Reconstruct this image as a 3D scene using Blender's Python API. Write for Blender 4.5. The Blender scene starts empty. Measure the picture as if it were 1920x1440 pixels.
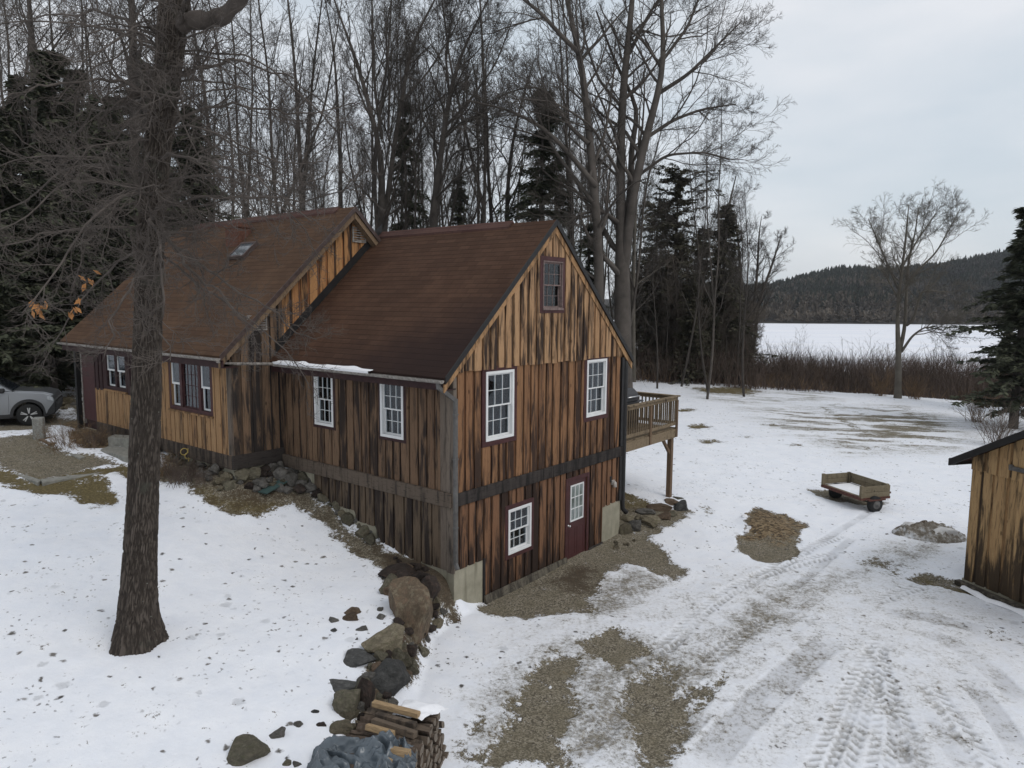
import bpy, bmesh, math, random
import numpy as np
from mathutils import Vector, Matrix, noise as mnoise
scene = bpy.context.scene
C = scene.collection
R = math.radians
random.seed(7)
rng = np.random.default_rng(11)

# ------------------------------------------------------------------ camera, sky, sun, exposure
F, PITCH, ROLL, EYE = 1348.2582, .1113, .0073, 6.3972      # focal length in photo pixels (1920 wide)
cam_data = bpy.data.cameras.new('camera')
cam = bpy.data.objects.new('camera', cam_data); C.objects.link(cam)
cam_data.sensor_fit = 'HORIZONTAL'; cam_data.sensor_width = 36.0
cam_data.lens = F / 1920 * 36.0
cam_data.clip_end = 6000; cam_data.clip_start = .05
right = Vector((1, 0, 0)); fwd = Vector((0, math.cos(PITCH), -math.sin(PITCH))); up = Vector((0, math.sin(PITCH), math.cos(PITCH)))
cr, sr = math.cos(ROLL), math.sin(ROLL)
m = Matrix(((right.x * cr + up.x * sr, -right.x * sr + up.x * cr, -fwd.x),
            (right.y * cr + up.y * sr, -right.y * sr + up.y * cr, -fwd.y),
            (right.z * cr + up.z * sr, -right.z * sr + up.z * cr, -fwd.z))).to_4x4()
m.translation = (0, 0, EYE)
cam.matrix_world = m
scene.camera = cam

scene.view_settings.view_transform = 'Standard'
scene.view_settings.look = 'None'
scene.view_settings.exposure = 0.33
scene.view_settings.gamma = 1.0

SUN_EL, SUN_AZ = R(48), R(130)          # azimuth clockwise from +Y (view direction)
sun_d = bpy.data.lights.new('sun', 'SUN'); sun_d.energy = .75; sun_d.angle = R(32); sun_d.color = (1, .965, .92)
sun = bpy.data.objects.new('sun', sun_d); C.objects.link(sun)
sd = Vector((math.sin(SUN_AZ) * math.cos(SUN_EL), math.cos(SUN_AZ) * math.cos(SUN_EL), math.sin(SUN_EL)))
sun.rotation_euler = sd.to_track_quat('Z', 'Y').to_euler()
sun.location = (0, 0, 60)

world = bpy.data.worlds.new('World'); scene.world = world
world.use_nodes = True
wn, wl = world.node_tree.nodes, world.node_tree.links
wn.clear()
w_out = wn.new('ShaderNodeOutputWorld'); w_bg = wn.new('ShaderNodeBackground')
sky = wn.new('ShaderNodeTexSky'); sky.sky_type = 'NISHITA'; sky.sun_disc = False
sky.sun_elevation = SUN_EL; sky.sun_rotation = SUN_AZ; sky.air_density = 1.0; sky.dust_density = 2.0
tc = wn.new('ShaderNodeTexCoord')
mp = wn.new('ShaderNodeMapping'); mp.inputs['Scale'].default_value = (1.6, 1.6, 5.0)
nz = wn.new('ShaderNodeTexNoise'); nz.inputs['Scale'].default_value = 1.7; nz.inputs['Detail'].default_value = 7; nz.inputs['Roughness'].default_value = .5
rp = wn.new('ShaderNodeValToRGB')
rp.color_ramp.elements[0].position = .36; rp.color_ramp.elements[0].color = (5.5, 6.05, 6.55, 1)
rp.color_ramp.elements[1].position = .66; rp.color_ramp.elements[1].color = (7.1, 7.25, 7.5, 1)
mixs = wn.new('ShaderNodeMix'); mixs.data_type = 'RGBA'; mixs.inputs['Factor'].default_value = .86
wl.new(tc.outputs['Generated'], mp.inputs['Vector']); wl.new(mp.outputs['Vector'], nz.inputs['Vector'])
wl.new(nz.outputs['Fac'], rp.inputs['Fac'])
wl.new(sky.outputs['Color'], mixs.inputs['A']); wl.new(rp.outputs['Color'], mixs.inputs['B'])
wl.new(mixs.outputs['Result'], w_bg.inputs['Color'])
w_bg.inputs['Strength'].default_value = .1
wl.new(w_bg.outputs['Background'], w_out.inputs['Surface'])

# ------------------------------------------------------------------ projection helpers (photo pixel -> point of the place)
def ray(px, py):
    dx, dy = px - 960, py - 720
    qx = cr * dx + sr * dy; qy = -sr * dx + cr * dy
    k = (qx / F, 1.0, -qy / F)
    return np.array([k[0], math.cos(PITCH) + k[2] * math.sin(PITCH), -math.sin(PITCH) + k[2] * math.cos(PITCH)])
def at_y(px, py, Y):
    k = ray(px, py); s = Y / k[1]
    return np.array([k[0] * s, Y, EYE + k[2] * s])
def at_z(px, py, z=0.0):
    k = ray(px, py); s = (z - EYE) / k[2]
    return np.array([k[0] * s, k[1] * s, z])

YAW, HX, HY = .8913, -1.1497, 14.0876            # the house corner; a runs along the gable wall, b along the long wall
UA = np.array([math.cos(YAW), math.sin(YAW)]); VB = np.array([-math.sin(YAW), math.cos(YAW)])
def h2w(a, b, z=0.0):
    return np.array([HX + a * UA[0] + b * VB[0], HY + a * UA[1] + b * VB[1], z])

# ------------------------------------------------------------------ noise in numpy
def _hash(ix, iy, seed):
    h = (ix.astype(np.int64) * 374761393 + iy.astype(np.int64) * 668265263 + seed * 982451653) & 0xffffffff
    h = ((h ^ (h >> 13)) * 1274126177) & 0xffffffff
    h = (h ^ (h >> 16)) & 0xffffffff
    return h / 4294967295.0
def vnoise(x, y, seed=0):
    ix, iy = np.floor(x), np.floor(y); fx, fy = x - ix, y - iy
    fx = fx * fx * (3 - 2 * fx); fy = fy * fy * (3 - 2 * fy)
    a, b = _hash(ix, iy, seed), _hash(ix + 1, iy, seed); c, d = _hash(ix, iy + 1, seed), _hash(ix + 1, iy + 1, seed)
    return (a * (1 - fx) + b * fx) * (1 - fy) + (c * (1 - fx) + d * fx) * fy
def fbm(x, y, seed=0, octv=4):
    s, amp, tot = 0, .5, 0
    for o in range(octv):
        s = s + amp * vnoise(x * 2 ** o + 17.3 * o, y * 2 ** o - 9.1 * o, seed + o); tot += amp; amp *= .5
    return s / tot
def sstep(e0, e1, x):
    t = np.clip((x - e0) / (e1 - e0), 0, 1); return t * t * (3 - 2 * t)

# ------------------------------------------------------------------ object helpers
def tag(o, label=None, cat=None, group=None, kind=None):
    if label: o['label'] = label
    if cat: o['category'] = cat
    if group: o['group'] = group
    if kind: o['kind'] = kind
    return o
def empty(name, loc=(0, 0, 0), rz=0.0, label=None, cat=None, group=None):
    o = bpy.data.objects.new(name, None); C.objects.link(o)
    o.location = loc; o.rotation_euler = (0, 0, rz); o.empty_display_size = .2
    return tag(o, label, cat, group)
def link_mesh(name, me, mats, parent=None, loc=(0, 0, 0), rot=(0, 0, 0)):
    o = bpy.data.objects.new(name, me); C.objects.link(o)
    for mm in (mats if isinstance(mats, (list, tuple)) else [mats]): me.materials.append(mm)
    if parent: o.parent = parent
    o.location = loc; o.rotation_euler = rot
    return o
def np_mesh(name, V, faces_list, smooth=False):
    """V (n,3); faces_list: arrays (m,k) of vertex ids"""
    me = bpy.data.meshes.new(name)
    V = np.asarray(V, np.float32)
    me.vertices.add(len(V)); me.vertices.foreach_set('co', V.ravel())
    idx = np.concatenate([np.asarray(f).ravel() for f in faces_list]).astype(np.int32)
    cnt = np.concatenate([np.full(len(f), np.asarray(f).shape[1]) for f in faces_list]).astype(np.int32)
    st = np.concatenate([[0], np.cumsum(cnt)[:-1]]).astype(np.int32)
    me.loops.add(len(idx)); me.loops.foreach_set('vertex_index', idx)
    me.polygons.add(len(cnt)); me.polygons.foreach_set('loop_start', st)
    if smooth: me.polygons.foreach_set('use_smooth', np.ones(len(cnt), bool))
    me.update(calc_edges=True); me.validate()
    return me
def set_attr(me, name, vals, domain='POINT'):
    at = me.attributes.new(name, 'FLOAT', domain); at.data.foreach_set('value', np.asarray(vals, np.float32))
def copy_thing(o, loc=None, rz=None, scale=None, label=None, group=None):
    c = o.copy(); C.objects.link(c)
    for ch in list(o.children):
        d = ch.copy(); C.objects.link(d); d.parent = c
        for g in list(ch.children):
            e = g.copy(); C.objects.link(e); e.parent = d
    if loc is not None: c.location = loc
    if rz is not None: c.rotation_euler = (c.rotation_euler[0], c.rotation_euler[1], rz)
    if scale is not None: c.scale = scale
    if label: c['label'] = label
    if group: c['group'] = group
    return c

class MB:
    """collects boxes, prisms, tubes into one mesh; each piece keeps a random number for its faces"""
    def __init__(s): s.v = []; s.f = []; s.r = []; s.sm = []; s.mi = []
    def add(s, vs, fs, rnd=None, smooth=False, mat=0):
        n = len(s.v); s.v += [tuple(map(float, p)) for p in vs]
        rnd = random.random() if rnd is None else rnd
        for q in fs: s.f.append(tuple(n + i for i in q)); s.r.append(rnd); s.sm.append(smooth); s.mi.append(mat)
    def box(s, x0, x1, y0, y1, z0, z1, rnd=None, mat=0):
        s.add([(x0, y0, z0), (x1, y0, z0), (x1, y1, z0), (x0, y1, z0), (x0, y0, z1), (x1, y0, z1), (x1, y1, z1), (x0, y1, z1)],
              [(0, 3, 2, 1), (4, 5, 6, 7), (0, 1, 5, 4), (1, 2, 6, 5), (2, 3, 7, 6), (3, 0, 4, 7)], rnd, False, mat)
    def obox(s, c, ax, ay, az, rnd=None, mat=0):
        """oriented box: centre and three half-axis vectors"""
        c, ax, ay, az = map(np.array, (c, ax, ay, az))
        vs = [c + i * ax + j * ay + k * az for k in (-1, 1) for (i, j) in ((-1, -1), (1, -1), (1, 1), (-1, 1))]
        fs = [(0, 3, 2, 1), (4, 5, 6, 7), (0, 1, 5, 4), (1, 2, 6, 5), (2, 3, 7, 6), (3, 0, 4, 7)]
        if np.dot(np.cross(ax, ay), az) < 0: fs = [q[::-1] for q in fs]
        s.add(vs, fs, rnd, False, mat)
    def beam(s, p, q, w, h, upv=(0, 0, 1), rnd=None, mat=0):
        p, q = np.array(p, float), np.array(q, float); d = q - p; L = np.linalg.norm(d); d /= L
        side = np.cross(d, upv); side /= np.linalg.norm(side); u = np.cross(side, d)
        s.obox((p + q) / 2, d * L / 2, side * w / 2, u * h / 2, rnd, mat)
    def prism(s, poly, axis, t0, t1, rnd=None, mat=0):
        """poly: 2D points in the plane normal to axis ('x': (y,z), 'y': (x,z), 'z': (x,y))"""
        def P(p, t): return {'x': (t, p[0], p[1]), 'y': (p[0], t, p[1]), 'z': (p[0], p[1], t)}[axis]
        n = len(poly); ar = sum(poly[i][0] * poly[(i + 1) % n][1] - poly[(i + 1) % n][0] * poly[i][1] for i in range(n))
        if (ar < 0) != (axis == 'y'): poly = poly[::-1]
        vs = [P(p, t0) for p in poly] + [P(p, t1) for p in poly]
        fs = [tuple(range(n))[::-1], tuple(range(n, 2 * n))] + [(i, (i + 1) % n, n + (i + 1) % n, n + i) for i in range(n)]
        if t1 < t0: fs = [q[::-1] for q in fs]
        s.add(vs, fs, rnd, False, mat)
    def tube(s, pts, rad, n=8, smooth=True, rnd=None, caps=True, mat=0):
        pts = [np.array(p, float) for p in pts]; k = len(pts)
        rad = [rad] * k if np.isscalar(rad) else rad
        vs = []; ref = None
        for i in range(k):
            d = pts[min(i + 1, k - 1)] - pts[max(i - 1, 0)]; d /= np.linalg.norm(d) + 1e-9
            if ref is None: ref = np.array([1, 0, 0]) if abs(d[0]) < .8 else np.array([0, 1, 0])
            a = np.cross(d, ref); a /= np.linalg.norm(a); b = np.cross(d, a); ref = np.cross(a, d) * 1.0
            for j in range(n):
                t = 2 * math.pi * j / n; vs.append(pts[i] + rad[i] * (math.cos(t) * a + math.sin(t) * b))
        fs = [(i * n + j, i * n + (j + 1) % n, (i + 1) * n + (j + 1) % n, (i + 1) * n + j) for i in range(k - 1) for j in range(n)]
        if caps: fs += [tuple(range(n))[::-1], tuple((k - 1) * n + j for j in range(n))]
        s.add(vs, fs, rnd, smooth, mat)
    def lathe(s, c, axis, prof, n=24, rnd=None, mat=0, smooth=True):
        """prof: (t along axis, radius)"""
        c = np.array(c, float); d = np.array(axis, float); d /= np.linalg.norm(d)
        ref = np.array([0, 0, 1]) if abs(d[2]) < .8 else np.array([1, 0, 0])
        a = np.cross(d, ref); a /= np.linalg.norm(a); b = np.cross(d, a)
        vs = [c + t * d + r * (math.cos(2 * math.pi * j / n) * a + math.sin(2 * math.pi * j / n) * b) for t, r in prof for j in range(n)]
        k = len(prof)
        fs = [(i * n + j, i * n + (j + 1) % n, (i + 1) * n + (j + 1) % n, (i + 1) * n + j) for i in range(k - 1) for j in range(n)]
        fs += [tuple(range(n))[::-1], tuple((k - 1) * n + j for j in range(n))]
        s.add(vs, fs, rnd, smooth, mat)
    def build(s, name, mats, parent=None, loc=(0, 0, 0), rot=(0, 0, 0), bevel=0, recalc=False):
        me = bpy.data.meshes.new(name); me.from_pydata(s.v, [], s.f)
        at = me.attributes.new('piece', 'FLOAT', 'FACE'); at.data.foreach_set('value', np.array(s.r, np.float32))
        me.polygons.foreach_set('use_smooth', np.array(s.sm, bool))
        o = link_mesh(name, me, mats, parent, loc, rot)
        me.polygons.foreach_set('material_index', np.array(s.mi, np.int32))
        if recalc:
            bm = bmesh.new(); bm.from_mesh(me); bmesh.ops.recalc_face_normals(bm, faces=bm.faces[:]); bm.to_mesh(me); bm.free()
        if bevel:
            b = o.modifiers.new('bevel', 'BEVEL'); b.width = bevel; b.segments = 1; b.limit_method = 'ANGLE'
        return o

# ------------------------------------------------------------------ materials
def new_mat(name):
    mt = bpy.data.materials.new(name); mt.use_nodes = True
    nt = mt.node_tree; bs = nt.nodes['Principled BSDF']
    return mt, nt.nodes, nt.links, bs
class G:
    """small node-graph helper"""
    def __init__(s, name):
        s.mt, s.n, s.l, s.bs = new_mat(name)
    def node(s, t, **kw):
        nd = s.n.new(t)
        for k, v in kw.items(): setattr(nd, k, v)
        return nd
    def sock(s, inp, v):
        if hasattr(v, 'is_output') or hasattr(v, 'links'): s.l.new(v, inp)
        else: inp.default_value = v
    def coord(s, scale=(1, 1, 1), kind='Object', rot=(0, 0, 0)):
        t = s.n.new('ShaderNodeTexCoord'); mpn = s.n.new('ShaderNodeMapping'); mpn.inputs['Scale'].default_value = scale; mpn.inputs['Rotation'].default_value = rot
        s.l.new(t.outputs[kind], mpn.inputs['Vector']); return mpn.outputs['Vector']
    def noise(s, vec, scale=5, detail=4, rough=.5, dist=0):
        nd = s.n.new('ShaderNodeTexNoise'); nd.inputs['Scale'].default_value = scale; nd.inputs['Detail'].default_value = detail
        nd.inputs['Roughness'].default_value = rough; nd.inputs['Distortion'].default_value = dist
        s.l.new(vec, nd.inputs['Vector']); return nd.outputs['Fac']
    def voronoi(s, vec, scale=5, feature='F1', out='Distance', rnd=1):
        nd = s.n.new('ShaderNodeTexVoronoi'); nd.feature = feature; nd.inputs['Scale'].default_value = scale; nd.inputs['Randomness'].default_value = rnd
        s.l.new(vec, nd.inputs['Vector']); return nd.outputs[out]
    def attr(s, name):
        nd = s.n.new('ShaderNodeAttribute'); nd.attribute_name = name; return nd.outputs['Fac']
    def math(s, op, a, b=0, c=0, clamp=False):
        nd = s.n.new('ShaderNodeMath'); nd.operation = op; nd.use_clamp = clamp
        for i, v in enumerate((a, b, c)): s.sock(nd.inputs[i], v)
        return nd.outputs[0]
    def rng(s, v, a, b, c=0, d=1, smooth=True):
        nd = s.n.new('ShaderNodeMapRange'); nd.interpolation_type = 'SMOOTHSTEP' if smooth else 'LINEAR'
        for i, q in enumerate((v, a, b, c, d)): s.sock(nd.inputs[i], q)
        return nd.outputs[0]
    def mix(s, f, a, b, mode='MIX'):
        nd = s.n.new('ShaderNodeMix'); nd.data_type = 'RGBA'; nd.blend_type = mode
        s.sock(nd.inputs['Factor'], f)
        for k, v in (('A', a), ('B', b)):
            if isinstance(v, tuple): v = v if len(v) == 4 else v + (1,)
            s.sock(nd.inputs[k], v)
        return nd.outputs['Result']
    def ramp(s, f, stops):
        nd = s.n.new('ShaderNodeValToRGB'); e = nd.color_ramp.elements
        while len(e) < len(stops): e.new(.5)
        for i, (p, c) in enumerate(stops): e[i].position = p; e[i].color = c + (1,)
        s.l.new(f, nd.inputs['Fac']); return nd.outputs['Color']
    def sep(s, vec):
        nd = s.n.new('ShaderNodeSeparateXYZ'); s.l.new(vec, nd.inputs[0]); return nd.outputs
    def comb(s, x, y, z):
        nd = s.n.new('ShaderNodeCombineXYZ')
        for i, v in enumerate((x, y, z)): s.sock(nd.inputs[i], v)
        return nd.outputs[0]
    def bump(s, h, strength=.5, dist=.02, prev=None):
        nd = s.n.new('ShaderNodeBump'); nd.inputs['Strength'].default_value = strength; nd.inputs['Distance'].default_value = dist
        s.l.new(h, nd.inputs['Height'])
        if prev: s.l.new(prev, nd.inputs['Normal'])
        return nd.outputs['Normal']
    def out(s, col, rough=.8, normal=None, spec=.3, metal=0):
        if isinstance(col, tuple): col = col if len(col) == 4 else col + (1,)
        s.sock(s.bs.inputs['Base Color'], col); s.sock(s.bs.inputs['Roughness'], rough)
        s.bs.inputs['Specular IOR Level'].default_value = spec; s.bs.inputs['Metallic'].default_value = metal
        if normal: s.l.new(normal, s.bs.inputs['Normal'])
        return s.mt

def mat_plain(name, col, var=.25, scale=6, rough=.75, bump=.2, bd=.01, spec=.3, metal=0, stretch=(1, 1, 1)):
    g = G(name); v = g.coord(stretch); n = g.noise(v, scale, 5, .6)
    lo = tuple(c * (1 - var) for c in col); hi = tuple(min(1, c * (1 + var)) for c in col)
    nm = g.bump(g.noise(v, scale * 5, 4, .6), bump, bd) if bump else None
    return g.out(g.ramp(n, [(.3, lo), (.7, hi)]), rough, nm, spec, metal)

def mat_siding(name, light, mid, dark, dark_amt=.45, streak=.5, grain=(28, 28, 1.1), low_dark=None, seed=0):
    """weathered pine boards: each board its own tone, long grain, knots, dark weathering streaks"""
    g = G(name); v = g.coord(grain); base = g.coord((1, 1, 1))
    pc = g.attr('piece')
    off = g.comb(g.math('MULTIPLY', pc, 37.0), g.math('MULTIPLY', pc, 91.0), g.math('MULTIPLY', pc, 13.0))
    va = g.node('ShaderNodeVectorMath', operation='ADD'); g.l.new(v, va.inputs[0]); g.l.new(off, va.inputs[1])
    gr = g.noise(va.outputs[0], 1.0, 6, .65, .8)
    tone = g.math('ADD', g.math('MULTIPLY_ADD', pc, .36, .1), g.math('MULTIPLY', gr, .5))
    col = g.ramp(tone, [(.06, tuple(c * 1.3 for c in dark)), (.26, mid), (.52, light), (.88, tuple(.55 * a + .45 * b for a, b in zip(mid, light)))])
    v2 = g.coord((8, 8, .95)); vb = g.node('ShaderNodeVectorMath', operation='ADD'); g.l.new(v2, vb.inputs[0]); g.l.new(off, vb.inputs[1])
    st = g.noise(vb.outputs[0], 1.0, 7, .62, .5)
    x = g.math('ADD', st, g.math('MULTIPLY', g.math('SUBTRACT', g.math('FRACT', g.math('MULTIPLY', pc, 7.31)), .5), .2))
    th = .5 + (.5 - dark_amt) * .55
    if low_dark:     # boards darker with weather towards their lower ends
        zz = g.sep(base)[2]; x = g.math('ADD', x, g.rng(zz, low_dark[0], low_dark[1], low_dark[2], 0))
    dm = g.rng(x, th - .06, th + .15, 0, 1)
    col = g.mix(g.math('MULTIPLY', dm, .5 + streak * .5), col, dark)
    # fine dark grain lines
    fine = g.rng(g.noise(va.outputs[0], 3.0, 3, .6), .42, .36, 0, .55)
    col = g.mix(fine, col, tuple(c * .5 for c in dark))
    # knots
    kv = g.coord((3.3, 3.3, 1.6)); kb = g.node('ShaderNodeVectorMath', operation='ADD'); g.l.new(kv, kb.inputs[0]); g.l.new(off, kb.inputs[1])
    kd = g.voronoi(kb.outputs[0], 1.0)
    kn = g.rng(kd, .1, .05, 0, .8)
    col = g.mix(kn, col, tuple(c * .35 for c in mid))
    nm = g.bump(gr, .35, .01)
    return g.out(col, .85, nm, .15)

M = {}
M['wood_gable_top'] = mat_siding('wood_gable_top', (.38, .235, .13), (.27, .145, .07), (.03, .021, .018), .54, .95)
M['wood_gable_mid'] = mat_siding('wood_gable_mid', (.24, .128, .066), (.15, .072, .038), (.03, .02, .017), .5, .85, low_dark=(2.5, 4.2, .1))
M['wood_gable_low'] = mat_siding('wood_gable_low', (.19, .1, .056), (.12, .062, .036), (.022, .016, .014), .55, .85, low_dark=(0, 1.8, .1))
M['wood_long'] = mat_siding('wood_long', (.165, .105, .066), (.11, .062, .038), (.024, .018, .016), .54, .9)  # tone lowered: the shade of trees and eave is put into this colour
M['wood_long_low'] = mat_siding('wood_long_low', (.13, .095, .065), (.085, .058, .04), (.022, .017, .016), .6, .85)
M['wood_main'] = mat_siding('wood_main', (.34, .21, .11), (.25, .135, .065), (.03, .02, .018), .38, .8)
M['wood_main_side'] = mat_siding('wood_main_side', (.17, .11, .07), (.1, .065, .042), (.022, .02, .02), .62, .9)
M['wood_peak'] = mat_siding('wood_peak', (.40, .21, .09), (.28, .12, .05), (.03, .021, .018), .46, .8)
M['wood_shed'] = mat_siding('wood_shed', (.38, .25, .125), (.28, .165, .078), (.032, .024, .018), .4, .85, low_dark=(.2, 1.3, .22))
M['wood_dark_gap'] = mat_plain('wood_dark_gap', (.035, .02, .015), .4, 4, .9, .3)
M['beam_black'] = mat_siding('beam_black', (.05, .042, .038), (.03, .026, .024), (.012, .011, .011), .5, .7, (2, 2, 20))
M['beam_grey'] = mat_siding('beam_grey', (.115, .09, .07), (.075, .056, .044), (.026, .021, .019), .5, .7, (2, 2, 20))
M['post_grey'] = mat_siding('post_grey', (.16, .13, .105), (.11, .085, .067), (.035, .03, .027), .45, .7)
M['skirt_grey'] = mat_siding('skirt_grey', (.13, .115, .09), (.09, .075, .058), (.03, .026, .022), .5, .7, (2, 2, 20))
M['rake_wood'] = mat_siding('rake_wood', (.36, .215, .11), (.27, .145, .068), (.08, .05, .03), .42, .7, (14, 4, 4))
M['rake_old'] = mat_siding('rake_old', (.2, .14, .09), (.14, .09, .055), (.04, .03, .024), .45, .8, (14, 4, 4))
M['attic_frame'] = mat_plain('attic_frame', (.16, .115, .105), .4, 14, .75, .3)
M['deck_wood'] = mat_siding('deck_wood', (.21, .16, .105), (.15, .11, .07), (.06, .045, .032), .4, .6, (6, 6, 6))
M['deck_post'] = mat_siding('deck_post', (.17, .115, .075), (.12, .078, .05), (.05, .036, .028), .4, .6)
M['trailer_wood'] = mat_siding('trailer_wood', (.2, .168, .115), (.145, .118, .078), (.055, .044, .03), .42, .7, (9, 9, 12))
M['maroon'] = mat_plain('maroon', (.052, .018, .018), .3, 9, .6, .15)
M['maroon_door'] = mat_plain('maroon_door', (.06, .021, .021), .15, 5, .5, .05)
M['maroon_dark'] = mat_plain('maroon_dark', (.032, .013, .013), .35, 7, .7, .2)
M['white_vinyl'] = mat_plain('white_vinyl', (.66, .66, .655), .05, 5, .45, .05)
M['old_white'] = mat_plain('old_white', (.36, .33, .30), .25, 14, .7, .2)
M['curtain'] = mat_plain('curtain', (.50, .53, .53), .12, 3, .9, .3, .02, stretch=(12, 12, 1))
M['shade_grey'] = mat_plain('shade_grey', (.17, .2, .185), .1, 3, .9, .1)
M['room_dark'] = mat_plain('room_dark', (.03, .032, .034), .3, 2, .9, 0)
M['metal_grey'] = mat_plain('metal_grey', (.12, .115, .11), .3, 6, .55, .05, metal=.4)
M['metal_bright'] = mat_plain('metal_bright', (.62, .62, .62), .1, 6, .3, .0, metal=.9)
M['gutter_brown'] = mat_plain('gutter_brown', (.06, .04, .035), .4, 9, .5, .1)
M['gutter_grey'] = mat_plain('gutter_grey', (.24, .22, .2), .5, 12, .55, .2)
M['black_metal'] = mat_plain('black_metal', (.016, .015, .015), .3, 7, .5, .05)
M['black_paint'] = mat_plain('black_paint', (.02, .02, .021), .2, 7, .45, .05)
M['grill_cover'] = mat_plain('grill_cover', (.05, .05, .053), .25, 8, .7, .4, .02)
M['rubber'] = mat_plain('rubber', (.018, .018, .018), .3, 20, .85, .3)
M['rust_red'] = mat_plain('rust_red', (.085, .036, .027), .5, 14, .8, .3)
M['granite'] = mat_plain('granite', (.21, .21, .195), .4, 30, .85, .4)
M['slab_stone'] = mat_plain('slab_stone', (.22, .215, .19), .3, 9, .85, .3)
M['teal_board'] = mat_plain('teal_board', (.05, .085, .08), .2, 8, .6, .1)
M['yellow_ring'] = mat_plain('yellow_ring', (.5, .38, .12), .2, 8, .5, .05)
M['chim_brick'] = mat_plain('chim_brick', (.10, .045, .03), .4, 22, .9, .4)

def mat_glass():
    g = G('window_glass')
    tr = g.node('ShaderNodeBsdfTransparent'); tr.inputs[0].default_value = (.82, .86, .86, 1)
    gl = g.node('ShaderNodeBsdfGlossy'); gl.inputs['Roughness'].default_value = .03; gl.inputs['Color'].default_value = (.9, .95, 1, 1)
    fr = g.node('ShaderNodeFresnel'); fr.inputs['IOR'].default_value = 1.55
    mx = g.node('ShaderNodeMixShader'); g.l.new(g.math('MULTIPLY', fr.outputs[0], 1.1, clamp=True), mx.inputs[0])
    g.l.new(tr.outputs[0], mx.inputs[1]); g.l.new(gl.outputs[0], mx.inputs[2])
    outn = [q for q in g.n if q.type == 'OUTPUT_MATERIAL'][0]; g.l.new(mx.outputs[0], outn.inputs['Surface'])
    return g.mt
M['glass'] = mat_glass()

def mat_roof(name, c1, c2, stain=None):
    g = G(name); v = g.coord((1, 1, 1)); s = g.sep(v)
    bv = g.comb(s[1], g.math('MULTIPLY', s[2], 1.0), 0)
    br = g.node('ShaderNodeTexBrick'); br.offset = .5
    br.inputs['Scale'].default_value = 1; br.inputs['Brick Width'].default_value = .33; br.inputs['Row Height'].default_value = .105
    br.inputs['Mortar Size'].default_value = .007; br.inputs['Mortar Smooth'].default_value = .6; br.inputs['Bias'].default_value = 0
    br.inputs['Color1'].default_value = c1 + (1,); br.inputs['Color2'].default_value = c2 + (1,); br.inputs['Mortar'].default_value = tuple(c * .4 for c in c2) + (1,)
    g.l.new(bv, br.inputs['Vector'])
    row = g.noise(g.comb(g.math('MULTIPLY', s[1], .5), g.math('MULTIPLY', s[2], 9.5), 0), 1.0, 3, .6)
    big = g.noise(v, .7, 5, .6)
    col = g.mix(g.rng(row, .35, .7, 0, .6), br.outputs['Color'], tuple(c * .55 for c in c1))
    col = g.mix(g.rng(big, .45, .75, 0, .5), col, tuple(c * 1.35 for c in c1))
    col = g.mix(g.rng(g.noise(v, 70, 3, .7), .35, .75, 0, .5), col, tuple(c * .5 for c in c2))
    if stain:        # dark algae stain over one lower corner of the roof, with a ragged edge of its own
        dd = g.math('ADD', g.math('MULTIPLY', g.math('SUBTRACT', s[2], stain[0]), 1.0), g.math('MULTIPLY', s[1], stain[1]))
        dd = g.math('ADD', dd, g.math('MULTIPLY', g.noise(v, 1.3, 5, .65), stain[2]))
        col = g.mix(g.rng(dd, stain[3], stain[4], .88, 0), col, (.022, .013, .012))
    sp = g.rng(g.voronoi(v, 9), .05, .03, 0, .5)
    col = g.mix(g.math('MULTIPLY', sp, g.rng(g.noise(v, 1.5, 2), .55, .65)), col, (.35, .35, .33))
    hgt = g.math('ADD', g.math('MULTIPLY', g.math('FRACT', g.math('DIVIDE', s[2], .105)), -1), g.math('MULTIPLY', br.outputs['Fac'], -.5))
    return g.out(col, .92, g.bump(hgt, .7, .012), .15)
M['roof_wing'] = mat_roof('roof_wing', (.086, .046, .029), (.062, .032, .02), stain=(5.0, .42, 1.4, 1.2, 3.0))
M['roof_main'] = mat_roof('roof_main', (.098, .056, .033), (.073, .04, .024))
M['roof_shed'] = mat_roof('roof_shed', (.10, .055, .045), (.08, .042, .036))

def mat_concrete():
    g = G('concrete'); v = g.coord(); n = g.noise(v, 3, 6, .65); st = g.noise(g.coord((5, 5, .5)), 1, 5, .6)
    col = g.ramp(n, [(.25, (.21, .195, .145)), (.75, (.36, .335, .26))])
    col = g.mix(g.rng(st, .52, .72, 0, .55), col, (.12, .11, .075))
    return g.out(col, .9, g.bump(g.noise(v, 40, 4), .25, .01), .15)
M['concrete'] = mat_concrete()

def mat_rock(name, c1, c2, moss=None):
    g = G(name); v = g.coord(); oi = g.node('ShaderNodeObjectInfo')
    va = g.node('ShaderNodeVectorMath', operation='ADD'); g.l.new(v, va.inputs[0]); g.l.new(oi.outputs['Random'], va.inputs[1])
    vv = va.outputs[0]
    n = g.noise(vv, 3.2, 7, .66, .4); n2 = g.noise(vv, 22, 5, .7)
    col = g.ramp(n, [(.28, tuple(c * .55 for c in c1)), (.5, c1), (.72, c2)])
    col = g.mix(g.math('MULTIPLY', g.rng(n2, .3, .7), .5), col, tuple(c * .45 for c in c1))
    if moss: col = g.mix(g.rng(g.noise(vv, 5, 6, .7), .5, .62, 0, .7), col, moss)
    hsv = g.node('ShaderNodeHueSaturation'); g.l.new(g.rng(oi.outputs['Random'], 0, 1, .7, 1.25), hsv.inputs['Value']); g.l.new(col, hsv.inputs['Color'])
    return g.out(hsv.outputs['Color'], .88, g.bump(g.math('ADD', n, g.math('MULTIPLY', n2, .35)), 1.0, .05), .2)
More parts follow.
